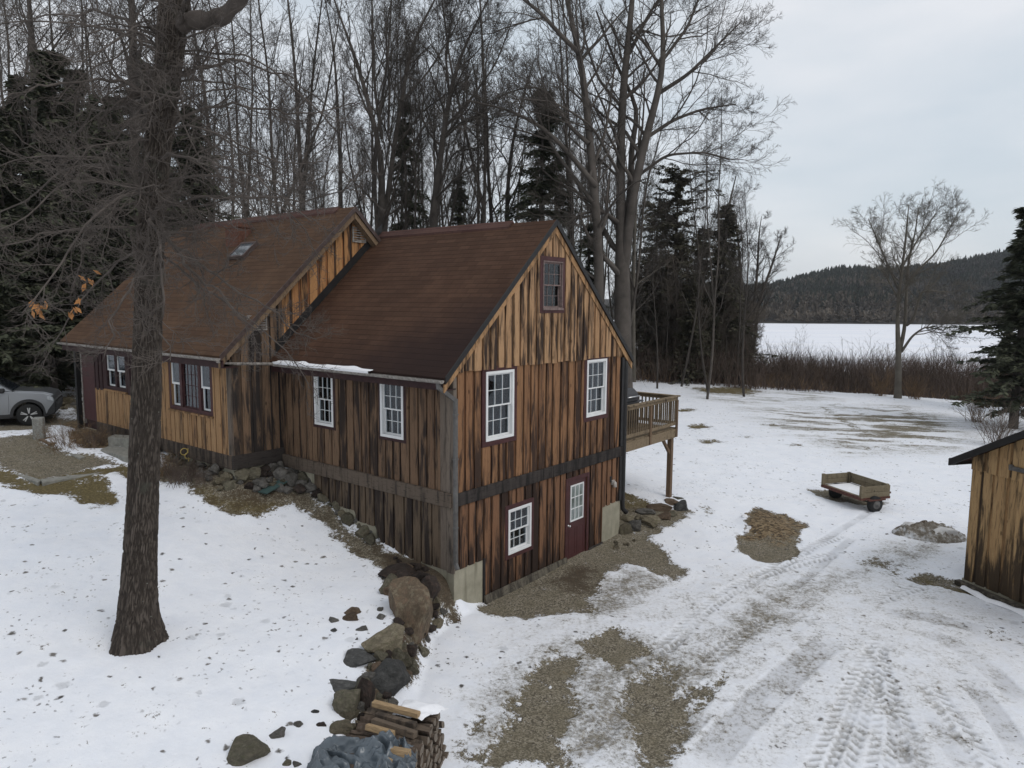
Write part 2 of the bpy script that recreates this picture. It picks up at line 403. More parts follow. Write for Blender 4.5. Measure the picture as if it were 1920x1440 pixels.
M['rock_tan'] = mat_rock('rock_tan', (.16, .135, .095), (.28, .24, .17), (.1, .095, .055))
M['rock_grey'] = mat_rock('rock_grey', (.13, .122, .11), (.23, .215, .195))
M['rock_slate'] = mat_rock('rock_slate', (.09, .089, .086), (.165, .162, .155))
M['rock_dark'] = mat_rock('rock_dark', (.045, .035, .03), (.09, .06, .048))
M['rock_red'] = mat_rock('rock_red', (.14, .105, .072), (.2, .125, .085), (.2, .17, .12))
M['rock_brown'] = mat_rock('rock_brown', (.13, .092, .064), (.2, .145, .1))
M['rock_moss'] = mat_rock('rock_moss', (.135, .12, .088), (.22, .195, .145), (.085, .085, .05))

def mat_bark(name, c1, c2, sc=7, bump=.8):
    g = G(name); v = g.coord((1, 1, .16)); w = g.noise(v, sc, 6, .7, .6); vo = g.voronoi(v, sc * 1.6)
    col = g.ramp(g.math('ADD', g.math('MULTIPLY', w, .6), g.math('MULTIPLY', vo, .45)), [(.25, c1), (.75, c2)])
    col = g.mix(g.rng(g.noise(g.coord(), 9, 5, .7), .58, .72, 0, .45), col, (.17, .175, .15))
    return g.out(col, .93, g.bump(w, bump, .03), .1)
M['bark_near'] = mat_bark('bark_near', (.018, .014, .011), (.105, .083, .067), 9, 1)
M['bark_twig'] = mat_plain('bark_twig', (.085, .071, .062), .35, 3, .9, 0)
M['bark_far'] = mat_plain('bark_far', (.078, .067, .058), .35, 1.2, .95, 0)
M['bark_far_dark'] = mat_plain('bark_far_dark', (.056, .048, .042), .3, 1.2, .95, 0)
M['bark_lone'] = mat_plain('bark_lone', (.115, .102, .084), .3, 1.2, .95, 0)
M['bush_red'] = mat_plain('bush_red', (.092, .068, .055), .45, .35, .95, 0)
M['bush_tan'] = mat_plain('bush_tan', (.16, .105, .06), .45, 1.3, .95, 0)
M['bush_grey'] = mat_plain('bush_grey', (.13, .1, .08), .35, .6, .95, 0)
M['dead_leaf'] = mat_plain('dead_leaf', (.34, .16, .06), .4, 4, .85, 0)

def mat_needles(name, c1, c2):
    g = G(name); n = g.noise(g.coord(), 1.1, 4, .6); pc = g.attr('piece')
    col = g.ramp(g.math('ADD', g.math('MULTIPLY', n, .6), g.math('MULTIPLY', pc, .4)), [(.25, c1), (.75, c2)])
    return g.out(col, .85, None, .15)
M['needles'] = mat_needles('needles', (.034, .040, .027), (.092, .096, .062))
M['bark_under'] = mat_plain('bark_under', (.125, .105, .086), .45, .5, .95, 0)
M['needles_pine'] = mat_needles('needles_pine', (.05, .049, .034), (.115, .106, .074))
# ------------------------------------------------------------------ ground: one sheet, snow with bare gravel, grass and tracks
def rbf_fit(pts):
    P = np.array(pts, float); D = np.linalg.norm(P[:, None, :2] - P[None, :, :2], axis=2)
    n = len(P); A = np.zeros((n + 3, n + 3)); A[:n, :n] = -D - .0 * np.eye(n)
    A[:n, n] = 1; A[:n, n + 1:] = P[:, :2]; A[n, :n] = 1; A[n + 1:, :n] = P[:, :2].T
    w = np.linalg.solve(A, np.concatenate([P[:, 2], [0, 0, 0]]))
    return P, w
def rbf_eval(fit, x, y):
    P, w = fit; out = np.full(x.shape, w[len(P)]) + w[len(P) + 1] * x + w[len(P) + 2] * y
    for (px, py, _), ww in zip(P, w): out = out - ww * np.sqrt((x - px) ** 2 + (y - py) ** 2 + .5)
    return out
def hp(a, b, z): p = h2w(a, b); return (p[0], p[1], z)
UP = [hp(-.3, .85, .92), hp(-.3, 2.46, 1.07), hp(-.3, 3.24, 1.3), hp(-.2, 4.5, 1.9), hp(-.2, 5.5, 2.36), hp(-.8, 5.75, 2.34), hp(-1.55, 5.8, 2.25), hp(-1.7, 6.6, 2.3), hp(-1.7, 9, 2.36), hp(-1.6, 13.5, 2.5), hp(-.95, 4.2, 1.36), hp(-2.5, 6.0, 1.72), hp(-1.5, 4.7, 1.52), hp(-.9, 2.4, .88), hp(-2.4, 7.6, 1.95),
      (-5.7, 10.4, .95), (-2.5, 13.7, .86), (-2.1, 11.6, .7), (-2.3, 10.2, .55), (-2.9, 8.3, .35), (-5, 7, .45), (-9, 8, 1.0), (-9.5, 12.5, 1.5),
      (-15.8, 23.4, 2.28), (-12.2, 18.6, 2.3), (-9.8, 16.8, 2.2), (-7.5, 15, 1.72), (-18, 15, 2.6), (-25, 30, 3.3), (-30, 50, 3.6), (-10, 38, 2.6), (0, 45, 1.6), (-5, 3, .4), (-15, 5, 1.2), (-60, 60, 5), (-40, 15, 4)]
LO = [(-1, 13, 0), (3, 14.5, 0), hp(3, -.4, 0), hp(5.5, -.4, .0), hp(6.9, -.1, .12), hp(7.2, 1.2, .75), hp(8.5, .9, .5), hp(10.1, .3, .38), hp(7.5, 4, 1.0), (10.7, 16.3, -.02), (11, 14, -.05), (7.4, 19.7, 0),
      (11.3, 22.8, .0), (14, 20, 0), (0, 9, -.1), (7, 9, -.15), (0, 3, -.1), (9, 4, -.2), (17, 10, -.1), (10, 32, .35), (9.7, 50, .75), (18, 40, .1), (27, 50, 0), (26, 56, -.25), (35, 32, -.3), (25, 22, -.1), (0, 55, 1.2), (50, 60, -1.2), (70, 40, -1.5)]
FU, FL = rbf_fit(UP), rbf_fit(LO)
WALL = np.array([(-3.2, 0), (-2.7, 6), (-2.15, 8.5), (-1.85, 9.6), (-1.8, 10.4), (-1.72, 11.2), (-1.72, 12), (-1.68, 13), (-1.45, 13.6), (-1.1, 14.2), (-1.2, 16), (-1.7, 23), (0, 40), (0, 3000)])
def ground_z(x, y):
    x = np.asarray(x, float); y = np.asarray(y, float)
    xw = np.interp(y, WALL[:, 1], WALL[:, 0]); wd = np.interp(y, [0, 14, 23, 40], [.28, .28, 4, 10])
    w = sstep(-1, 1, (xw - x) / wd)
    xc, yc = np.clip(x, -70, 80), np.clip(y, -5, 75)
    z = w * rbf_eval(FU, xc, yc) + (1 - w) * rbf_eval(FL, xc, yc)
    d = np.sqrt(x * x + y * y)
    # the land falls away to the lake in the far right, stays level in the woods on the left
    ang = sstep(-.1, .25, x / (np.abs(y) + 1))
    far = -6.2 * ang + 3.2 * (1 - ang)
    t = sstep(56, 120, d)
    z = z * (1 - t) + far * t
    # leaf mound in the drive, low hump of ground by the yard's far edge
    z = z + .16 * np.exp(-(((x - 7.45) / .75) ** 2 + ((y - 20.0) / .85) ** 2) ** 2)
    z = z + (fbm(x * .35, y * .35, 5) - .5) * .16 * sstep(8, 20, d) + (fbm(x * 1.7, y * 1.7, 9) - .5) * .05
    return z
def gz(x, y): return float(ground_z(np.array([x]), np.array([y]))[0])
def at(px, py):
    """photo pixel -> point on the ground"""
    k = ray(px, py); s = np.linspace(4, 140, 2800); z = ground_z(k[0] * s, k[1] * s)
    hit = np.nonzero(EYE + k[2] * s < z)[0]
    i = hit[0] if len(hit) else len(s) - 1
    if i:
        a, b = s[i - 1], s[i]; fa = EYE + k[2] * a - z[i - 1]; fb = EYE + k[2] * b - z[i]
        si = a + (b - a) * fa / (fa - fb + 1e-9)
    else: si = s[0]
    return np.array([k[0] * si, k[1] * si, gz(k[0] * si, k[1] * si)])

# grid lines: fine near the house, coarser with distance
ys = [4.0]
while ys[-1] < 2600:
    y = ys[-1]; ys.append(y + (0.05 if y < 8.5 else .032 if y < 16 else .042 + (y - 16) * .0045 if y < 60 else .24 + (y - 60) * .06))
xs = [0.0]
while xs[-1] < 1500:
    x = xs[-1]; xs.append(x + (.03 if x < 12 else .042 + (x - 12) * .02 if x < 30 else .4 + (x - 30) * .06))
xn = [0.0]
while xn[-1] > -1500:
    x = -xn[-1]; xn.append(xn[-1] - (.048 if x < 10 else .05 + (x - 10) * .012 if x < 30 else .3 + (x - 30) * .06))
xs = np.array(xn[:0:-1] + xs); ys = np.array(ys)
GX, GY = np.meshgrid(xs, ys); gx, gy = GX.ravel(), GY.ravel()
GZ = ground_z(gx, gy)

def poly_field(poly, soft):
    """1 inside the outline, 0 outside, with a soft border of the given width"""
    P = np.array([p[:2] for p in poly]); lo, hi = P.min(0) - soft * 2, P.max(0) + soft * 2
    sel = np.nonzero((gx > lo[0] - .5) & (gx < hi[0] + .5) & (gy > lo[1] - .5) & (gy < hi[1] + .5))[0]
    wq = np.clip((hi - lo).min() / 2.2, .15, 1.0)
    out = np.zeros(len(gx)); x, y = gx[sel] + WX[sel] * wq, gy[sel] + WY[sel] * wq
    ins = np.zeros(len(sel), bool); dm = np.full(len(sel), 1e9); n = len(P)
    for i in range(n):
        (x0, y0), (x1, y1) = P[i], P[(i + 1) % n]
        cond = (y0 > y) != (y1 > y)
        ins ^= cond & (x < (x1 - x0) * (y - y0) / (y1 - y0 + 1e-12) + x0)
        t = np.clip(((x - x0) * (x1 - x0) + (y - y0) * (y1 - y0)) / ((x1 - x0) ** 2 + (y1 - y0) ** 2 + 1e-12), 0, 1)
        dm = np.minimum(dm, np.hypot(x - x0 - t * (x1 - x0), y - y0 - t * (y1 - y0)))
    out[sel] = sstep(-soft, soft, np.where(ins, dm, -dm)); return out
def px_poly(*pts): return [at(*p) for p in pts]

bare = np.zeros(len(gx)); grass = np.zeros(len(gx)); leaf = np.zeros(len(gx)); soil = np.zeros(len(gx)); dirt = np.zeros(len(gx)); fresh = np.zeros(len(gx))
WX = (fbm(gx * 1.1, gy * 1.1, 101) - .5) * .55 + (fbm(gx * 4, gy * 4, 103, 3) - .5) * .22; WY = (fbm(gx * 1.1 + 40, gy * 1.1, 102) - .5) * .55 + (fbm(gx * 4 + 9, gy * 4, 104, 3) - .5) * .22
def put(arr, poly, soft, amt=1.0):
    f = poly_field(poly, soft * 1.6) * amt; np.maximum(arr, f, out=arr); return f
# gravel at the foot of the gable
f = put(bare, px_poly((895, 1150), (905, 1120), (1060, 1030), (1125, 1000), (1190, 1000), (1235, 1025), (1290, 1072), (1262, 1090), (1190, 1062), (1125, 1085), (1105, 1120), (1120, 1150), (1060, 1152), (980, 1163), (915, 1158)), .16)
soil = np.maximum(soil, .7 * put(soil * 0, px_poly((1000, 1090), (1060, 1060), (1125, 1060), (1112, 1110), (1070, 1120)), .3))
# leaf and gravel mound
put(bare, px_poly((1395, 962), (1420, 950), (1470, 965), (1517, 985), (1505, 1012), (1482, 1052), (1440, 1057), (1374, 1030), (1397, 1000)), .09, 1.0)
put(leaf, px_poly((1395, 962), (1420, 950), (1470, 965), (1517, 985), (1505, 1005), (1480, 1022), (1390, 1012)), .4, .9)
# gravel patches in the drive
put(bare, px_poly((925, 1445), (955, 1370), (985, 1300), (1005, 1265), (1045, 1225), (1075, 1232), (1100, 1255), (1088, 1300), (1075, 1360), (1062, 1445)), .22)
put(bare, px_poly((1080, 1212), (1130, 1188), (1172, 1182), (1185, 1205), (1228, 1228), (1165, 1262), (1120, 1240)), .18)
put(bare, px_poly((1165, 1290), (1240, 1250), (1275, 1252), (1262, 1300), (1330, 1278), (1350, 1290), (1290, 1342), (1270, 1420), (1205, 1440), (1190, 1390), (1150, 1340)), .2)
put(bare, px_poly((1300, 1330), (1360, 1262), (1366, 1280), (1315, 1350)), .12, .85)
put(bare, px_poly((880, 1350), (925, 1330), (915, 1380), (885, 1390)), .15, .7)
put(bare, px_poly((875, 1400), (930, 1420), (930, 1440), (870, 1440)), .15, .75)
# trailer's bare ground, shed foot, thin patches up the yard
put(bare, px_poly((1522, 921), (1560, 918), (1620, 935), (1655, 946), (1600, 948), (1550, 938)), .16, .95); put(soil, px_poly((1550, 925), (1630, 925), (1640, 950), (1580, 945)), .3, .5)
put(bare, px_poly((1702, 1086), (1740, 1078), (1800, 1092), (1925, 1138), (1925, 1152), (1850, 1128), (1780, 1108), (1730, 1100)), .12, .9); put(grass, px_poly((1700, 1078), (1925, 1138), (1925, 1160), (1760, 1115)), .2, .55)
put(bare, px_poly((1600, 1055), (1650, 1042), (1700, 1065), (1690, 1085), (1640, 1075)), .35, .55)
put(bare, px_poly((1840, 1175), (1880, 1180), (1905, 1195), (1860, 1205)), .3, .6)
for (cx_, cy_, w_, h_, am) in [(1308, 800, 22, 5, .95), (1328, 829, 20, 4, .85), (1285, 770, 20, 3, .8), (1450, 797, 26, 3, .7), (1490, 835, 14, 3, .7), (1330, 957, 10, 6, .7), (1300, 870, 8, 3, .5), (1395, 820, 12, 2, .6), (1560, 760, 12, 2, .6), (1640, 842, 40, 4, .45), (1690, 830, 30, 3, .4), (1600, 850, 30, 3, .35)]:
    pl = [at(cx_ + w_ * math.cos(t) * (1 + .25 * math.sin(3 * t + cx_)), cy_ + h_ * math.sin(t)) for t in np.linspace(0, 6.283, 10)[:-1]]
    put(bare, pl, .25, am); put(grass, pl, .4, .8)
# faint mown and driven strips across the far yard
for a, b, w_, am in [((1545, 765), (1625, 815), .4, .5), ((1575, 758), (1680, 802), .4, .42), ((1520, 770), (1600, 800), .3, .35), ((1700, 765), (1740, 800), .5, .35)]:
    p, q = at(*a), at(*b); d = (q - p)[:2]; nn = np.array([-d[1], d[0]]) / np.hypot(*d) * w_
    pl = [p[:2] + nn, q[:2] + nn, q[:2] - nn, p[:2] - nn]; put(bare, pl, .35, am); put(grass, pl, .5, 1)
pl = px_poly((1290, 728), (1400, 725), (1430, 735), (1400, 742), (1320, 738)); put(bare, pl, .8, .85); put(grass, pl, .8, .9)
pl = px_poly((1380, 765), (1690, 755), (1850, 800), (1830, 850), (1600, 862), (1420, 800)); put(dirt, pl, 2.0, .6); put(grass, pl, 2, .9); pl = px_poly((1540, 768), (1690, 762), (1830, 800), (1800, 842), (1650, 848), (1560, 800)); put(dirt, pl, 1.6, .68); put(grass, pl, 2, .9)
# upper side: grass strip by the front curb, bare earth along the foundation, gravel drive
pl = px_poly((-40, 872), (20, 882), (75, 903), (150, 885), (245, 872), (310, 890), (300, 915), (240, 915), (238, 945), (180, 958), (120, 930), (60, 918), (0, 900), (-40, 892)); put(bare, pl, .16, .95); put(grass, pl, .3, 1)
put(fresh, px_poly((188, 897), (215, 892), (250, 900), (300, 905), (300, 935), (245, 942), (215, 915)), .18, 1)
pl = px_poly((305, 850), (380, 860), (440, 890), (530, 880), (600, 930), (735, 1030), (760, 1065), (720, 1070), (660, 1015), (600, 968), (555, 945), (520, 962), (440, 972), (390, 948), (360, 918), (305, 900)); put(bare, pl, .16, 1); put(soil, pl, .3, .55)
pl = px_poly((350, 915), (440, 918), (560, 945), (520, 965), (440, 972), (390, 948)); put(grass, pl, .3, .75)
pl = px_poly((-150, 800), (0, 800), (70, 795), (140, 742), (190, 770), (130, 800), (80, 815), (140, 852), (238, 868), (72, 903), (0, 872), (-150, 840)); put(bare, pl, .2, 1)
pl = px_poly((-200, 745), (0, 745), (140, 742), (180, 762), (130, 800), (0, 800), (-200, 800)); put(bare, pl, .3, .95)
put(fresh, px_poly((-40, 812), (20, 808), (66, 806), (66, 814), (0, 822), (-40, 824)), .12, .75)
put(fresh, px_poly((85, 800), (110, 798), (140, 822), (160, 842), (190, 842), (185, 852), (140, 850), (100, 830)), .15, .85)
put(fresh, px_poly((105, 765), (150, 762), (165, 785), (125, 790), (105, 780)), .2, .6)
pl = px_poly((85, 805), (130, 790), (190, 775), (240, 800), (300, 850), (300, 870), (220, 840), (150, 850)); put(bare, pl, .2, .9); put(leaf, pl, .3, .8)
# earth round the boulders of the wall
put(bare, px_poly((715, 1060), (850, 1150), (820, 1165), (790, 1200), (775, 1270), (745, 1300), (700, 1380), (640, 1390), (660, 1300), (700, 1240), (735, 1160)), .12, .9); put(soil, px_poly((715, 1060), (850, 1150), (790, 1200), (775, 1270), (745, 1300), (700, 1380), (640, 1390), (660, 1300), (700, 1240), (735, 1160)), .3, .8)
put(bare, px_poly((1150, 920), (1180, 925), (1230, 945), (1290, 955), (1290, 975), (1240, 990), (1200, 1020), (1150, 1020)), .15, .95); put(soil, px_poly((1160, 920), (1230, 940), (1230, 960), (1165, 985)), .3, .4); put(grass, px_poly((1160, 915), (1230, 940), (1225, 955), (1165, 955)), .3, .7)
pl = px_poly((680, 1000), (760, 1040), (850, 1085), (856, 1152), (800, 1140), (735, 1075)); put(bare, pl, .12, 1); put(soil, pl, .2, .85)
# dirty driven snow of the drive, woods floor
put(dirt, px_poly((900, 1160), (1130, 1090), (1300, 1080), (1380, 1050), (1560, 1050), (1640, 1030), (1720, 1070), (1960, 1160), (1960, 1480), (860, 1480), (880, 1300)), .7, .40)
put(dirt, px_poly((1080, 1440), (1100, 1300), (1180, 1230), (1330, 1160), (1400, 1090), (1560, 1070), (1640, 1030), (1720, 1060), (1600, 1130), (1500, 1210), (1400, 1280), (1330, 1440)), .5, .56)
put(dirt, px_poly((1340, 1160), (1420, 1090), (1520, 1120), (1500, 1190), (1400, 1250), (1340, 1230)), .6, .68)
put(dirt, px_poly((1060, 1150), (1110, 1090), (1190, 1065), (1270, 1095), (1190, 1150), (1120, 1170)), .35, .66)
put(dirt, px_poly((1590, 1050), (1640, 1020), (1720, 1000), (1800, 1010), (1790, 1050), (1700, 1075)), .5, .56)
put(dirt, px_poly((870, 1300), (1000, 1200), (1120, 1165), (1260, 1200), (1380, 1240), (1340, 1340), (1280, 1450), (860, 1450)), .6, .62)
put(dirt, px_poly((1280, 735), (1560, 735), (1600, 755), (1400, 765), (1300, 750)), 1.5, .5)
yy = gy; woods = sstep(24, 32, gy) * sstep(6.5, 3.0, gx - .1 * (gy - 30)); bare = np.maximum(bare, woods * .75); leaf = np.maximum(leaf, woods * .8)
edge = sstep(0, 5, gy - (52 + .12 * (gx - 10) + 3 * (fbm(gx * .15, gy * .15, 3) - .5))) * sstep(6, 10, gx) * sstep(220, 120, gy)
bare = np.maximum(bare, edge * .8); leaf = np.maximum(leaf, edge * .9)
bare = bare * (1 - fresh)
far_ = sstep(26, 34, gy) * sstep(70, 60, gy); streak = sstep(.38, .6, fbm(gx * .4 + gy * .1, gy * 2.2, 120, 4)); dirt = dirt * (1 - far_) + far_ * dirt * (.55 + .65 * streak)

# tyre tracks: treaded bands pressed into the snow
tread = np.zeros(len(gx)); smoothtrk = np.zeros(len(gx)); dz = np.zeros(len(gx))
def track(pxs, half=.2, treaded=True, amt=1.0, pitch=.19):
    P = np.array([at_z(*p, -.05)[:2] for p in pxs])
    t = np.linspace(0, 1, 60); tt = np.linspace(0, 1, len(P))
    deg = min(3, len(P) - 1); X = np.polyval(np.polyfit(tt, P[:, 0], deg), t); Y = np.polyval(np.polyfit(tt, P[:, 1], deg), t)
    lo = (X.min() - 1, Y.min() - 1); hi = (X.max() + 1, Y.max() + 1)
    sel = np.nonzero((gx > lo[0]) & (gx < hi[0]) & (gy > lo[1]) & (gy < hi[1]))[0]
    x, y = gx[sel], gy[sel]; best = np.full(len(sel), 1e9); along = np.zeros(len(sel)); side = np.zeros(len(sel)); L = 0
    for i in range(len(X) - 1):
        dx, dy = X[i + 1] - X[i], Y[i + 1] - Y[i]; ln = math.hypot(dx, dy)
        u = np.clip(((x - X[i]) * dx + (y - Y[i]) * dy) / ln ** 2, 0, 1)
        ox, oy = x - X[i] - u * dx, y - Y[i] - u * dy; dd = np.hypot(ox, oy); m_ = dd < best
        best[m_] = dd[m_]; along[m_] = L + u[m_] * ln; side[m_] = (np.sign(dx * oy - dy * ox) * dd)[m_]; L += ln
    inside = sstep(half * 1.1, half * .8, best)
    fade = sstep(0, .5, along) * sstep(L, L - .5, along) * (.45 + .55 * sstep(.36, .52, fbm(x * 1.6, y * 1.6, 31)))
    if treaded:
        ph = (along + np.abs(side) * .75) / pitch; lug = sstep(.2, .38, np.abs(((ph + .5 * (side > 0)) % 1) - .5)) * sstep(.015, .05, np.abs(side))
        tread[sel] = np.maximum(tread[sel], inside * lug * fade * amt); dz[sel] -= inside * fade * amt * (.015 + .03 * lug)
    else:
        smoothtrk[sel] = np.maximum(smoothtrk[sel], inside * fade * amt); dz[sel] -= inside * fade * amt * .025
for pts in [[(1490, 1480), (1537, 1434), (1575, 1350), (1616, 1262), (1660, 1200)], [(1545, 1480), (1585, 1400), (1622, 1300), (1650, 1240)], [(1760, 1480), (1729, 1428), (1684, 1345), (1655, 1265), (1640, 1200)],
            [(1880, 1480), (1830, 1400), (1775, 1330), (1735, 1270)], [(1640, 1480), (1655, 1400), (1660, 1330), (1655, 1270)], [(1560, 1180), (1480, 1160), (1402, 1180), (1320, 1250), (1230, 1330)],
            [(1234, 1231), (1330, 1140), (1402, 1090), (1490, 1060), (1575, 1040)], [(1120, 1290), (1180, 1250), (1240, 1215), (1300, 1170)], [(1700, 1480), (1712, 1420), (1700, 1350)], [(1640, 1130), (1730, 1100), (1780, 1085)], [(1380, 1110), (1500, 1040), (1580, 1005)]]:
    track(pts, .19, True, .85)
for pts, h_ in [([(1565, 1190), (1500, 1245), (1430, 1310), (1369, 1365), (1320, 1430)], .3), ([(1807, 1265), (1855, 1320), (1890, 1370), (1925, 1430)], .2), ([(1717, 1182), (1790, 1210), (1850, 1250), (1925, 1320)], .22), ([(1645, 1150), (1740, 1160), (1860, 1190)], .25),
               ([(1600, 1010), (1540, 1060), (1480, 1110)], .13), ([(1640, 960), (1570, 1000), (1500, 1040)], .12), ([(1740, 1480), (1700, 1400), (1680, 1330)], .2), ([(1060, 1440), (1130, 1370), (1210, 1300), (1290, 1240)], .18), ([(1180, 1440), (1260, 1380), (1330, 1320)], .2), ([(1850, 1480), (1790, 1400), (1750, 1330)], .2)]:
    track(pts, h_, False, .9)

# snow lies a few centimetres deep where it lies
snowh = .04 * (1 - sstep(.3, .7, bare + (fbm(gx * 6, gy * 6, 21) - .5) * .5))
churn = (fbm(gx * 7, gy * 7, 41, 3) - .5) * .05 * dirt * sstep(60, 30, gy)
GZ2 = GZ + (snowh + dz + churn) * sstep(90, 50, gy)
GZ2 = GZ2 + leaf * sstep(.5, .9, bare) * (fbm(gx * 9, gy * 9, 51, 2) - .5) * .06 * sstep(40, 25, gy)
ny, nx = GX.shape
ii = np.arange(ny * nx).reshape(ny, nx)
quads = np.stack([ii[:-1, :-1], ii[:-1, 1:], ii[1:, 1:], ii[1:, :-1]], -1).reshape(-1, 4)
me = np_mesh('ground', np.stack([gx, gy, GZ2], 1), [quads], smooth=True)
for nm_, arr in (('bare', bare), ('grass', grass), ('leaf', leaf), ('soil', soil), ('dirt', dirt), ('tread', tread), ('smoothtrk', smoothtrk)): set_attr(me, nm_, arr)

def mat_ground():
    g = G('snow_and_gravel'); v = g.coord()
    n1 = g.noise(v, 2.2, 8, .68); n2 = g.noise(v, 14, 6, .7); n3 = g.noise(v, 60, 3, .6)
    bare_, grass_, leaf_, soil_, dirt_, tr_, sm_ = (g.attr(k) for k in ('bare', 'grass', 'leaf', 'soil', 'dirt', 'tread', 'smoothtrk'))
    # how much bare ground shows: the patch itself with a ragged, crumbly border, plus worn driven snow
    rag = g.math('ADD', g.math('MULTIPLY', g.math('SUBTRACT', n1, .5), 1.7), g.math('MULTIPLY', g.math('SUBTRACT', n2, .5), 1.9))
    rag = g.math('ADD', rag, g.math('MULTIPLY', g.math('SUBTRACT', n3, .5), .9))
    k = g.math('ADD', bare_, rag)
    worn = g.math('ADD', g.math('ADD', dirt_, g.math('MULTIPLY', sm_, .1)), g.math('MULTIPLY', rag, .55))
    cover = g.math('MAXIMUM', g.rng(k, .42, .56), g.rng(worn, .42, .8, 0, .9))
    # small dark holes in the snow: dead leaves, paw prints, grass tips
    wn_ = g.node('ShaderNodeTexNoise'); wn_.inputs['Scale'].default_value = 9; wn_.inputs['Detail'].default_value = 4; g.l.new(v, wn_.inputs['Vector'])
    wa_ = g.node('ShaderNodeVectorMath', operation='MULTIPLY_ADD'); g.l.new(wn_.outputs['Color'], wa_.inputs[0]); wa_.inputs[1].default_value = (.16, .16, 0); g.l.new(v, wa_.inputs[2]); vw = wa_.outputs[0]
    vd = g.voronoi(vw, 4.4, out='Distance'); vc = g.node('ShaderNodeTexVoronoi'); vc.inputs['Scale'].default_value = 4.4; g.l.new(vw, vc.inputs['Vector'])
    rr = g.sep(vc.outputs['Color'])
    hole = g.rng(g.math('ADD', vd, g.math('MULTIPLY', g.math('SUBTRACT', n2, .5), .16)), g.math('MULTIPLY', rr[0], .3), g.math('MULTIPLY', rr[0], .13), 0, 1)
    zone = g.rng(g.noise(v, .4, 5, .65), .42, .6, -.1, 1)
    hole = g.math('MULTIPLY', hole, g.rng(g.math('ADD', rr[1], g.math('MULTIPLY', zone, .95)), .62, .95, 0, .95))
    vd2 = g.voronoi(vw, 8.5); hole2 = g.math('MULTIPLY', g.rng(g.math('ADD', vd2, g.math('MULTIPLY', g.math('SUBTRACT', n2, .5), .3)), .22, .1), g.rng(g.noise(v, .55, 4), .47, .6, 0, .7))
    hole = g.math('MAXIMUM', hole, hole2)
    vd3 = g.node('ShaderNodeTexVoronoi'); vd3.inputs['Scale'].default_value = 2.4; g.l.new(vw, vd3.inputs['Vector']); r3 = g.sep(vd3.outputs['Color'])
    dent = g.math('MULTIPLY', g.rng(vd3.outputs['Distance'], g.math('MULTIPLY', r3[0], .34), g.math('MULTIPLY', r3[0], .15), 0, 1), g.rng(g.math('ADD', r3[1], g.math('MULTIPLY', zone, .6)), .6, .95, 0, .5))
    # colours
    gv = g.coord((1, 1, 1)); st = g.node('ShaderNodeTexVoronoi'); st.inputs['Scale'].default_value = 46; g.l.new(gv, st.inputs['Vector'])
    gs = g.sep(st.outputs['Color'])
    grav = g.ramp(gs[0], [(.1, (.055, .047, .036)), (.5, (.15, .128, .095)), (.9, (.30, .265, .205))])
    grav = g.mix(g.rng(n1, .3, .7, 0, .65), grav, (.145, .125, .085))
    grs = g.ramp(g.noise(v, 24, 6, .75), [(.3, (.04, .034, .016)), (.55, (.14, .11, .052)), (.75, (.24, .19, .10))])
    lv = g.node('ShaderNodeTexVoronoi'); lv.inputs['Scale'].default_value = 15; g.l.new(v, lv.inputs['Vector']); ls = g.sep(lv.outputs['Color'])
    lf = g.ramp(ls[0], [(.1, (.055, .04, .026)), (.5, (.14, .098, .056)), (.9, (.235, .175, .105))])
    sl = g.ramp(n2, [(.3, (.022, .016, .012)), (.7, (.085, .06, .038))])
    gc = g.mix(g.rng(g.math('ADD', grass_, rag), .4, .6), grav, grs)
    gc = g.mix(g.rng(g.math('ADD', leaf_, rag), .35, .65), gc, lf)
    gc = g.mix(g.rng(g.math('ADD', soil_, rag), .35, .75, 0, .85), gc, sl)
    sn = g.ramp(n1, [(.3, (.725, .745, .795)), (.7, (.82, .825, .85))])
    sn = g.mix(g.math('MULTIPLY', sm_, .6), sn, (.46, .465, .49))
    sn = g.mix(g.math('MULTIPLY', g.rng(g.math('ADD', dirt_, g.math('MULTIPLY', rag, .4)), .15, .6), .42), sn, (.45, .435, .41))
    sn = g.mix(g.math('MULTIPLY', tr_, .75), sn, (.24, .23, .215))
    col = g.mix(cover, sn, gc)
    col = g.mix(g.math('MULTIPLY', dent, g.math('SUBTRACT', 1, cover)), col, (.40, .405, .42))  # grey of the dents: shade in the hollows is put into the snow colour
    col = g.mix(g.math('MULTIPLY', hole, g.math('SUBTRACT', 1, cover)), col, g.mix(rr[2], (.045, .038, .03), (.20, .18, .16)))
    hb = g.math('ADD', g.math('MULTIPLY', n2, .6), g.math('MULTIPLY', g.math('MULTIPLY', gs[1], cover), .7))
    nm = g.bump(g.math('SUBTRACT', hb, g.math('ADD', g.math('MULTIPLY', hole, .8), g.math('MULTIPLY', dent, 1.2))), .55, .03)
    return g.out(col, g.rng(cover, 0, 1, .65, .95), nm, .2)
ground = link_mesh('ground', me, mat_ground()); tag(ground, 'snow covered yard and drive with bare gravel, grass and tyre tracks', 'ground', kind='structure')

# frozen lake under snow
lake_me = np_mesh('lake', [(-60, 95, -5.2), (900, 95, -5.2), (900, 476, -5.2), (-60, 470, -5.2)], [[(0, 1, 2, 3)]])
def mat_lake():
    g = G('lake_snow'); v = g.coord((.02, .06, 1)); n = g.noise(v, 1, 6, .6)
    return g.out(g.ramp(n, [(.3, (.70, .72, .78)), (.6, (.80, .80, .83)), (.8, (.74, .73, .76))]), .7, None, .2)
tag(link_mesh('frozen_lake', lake_me, mat_lake()), 'flat frozen lake under white snow beyond the brush', 'lake', kind='structure')

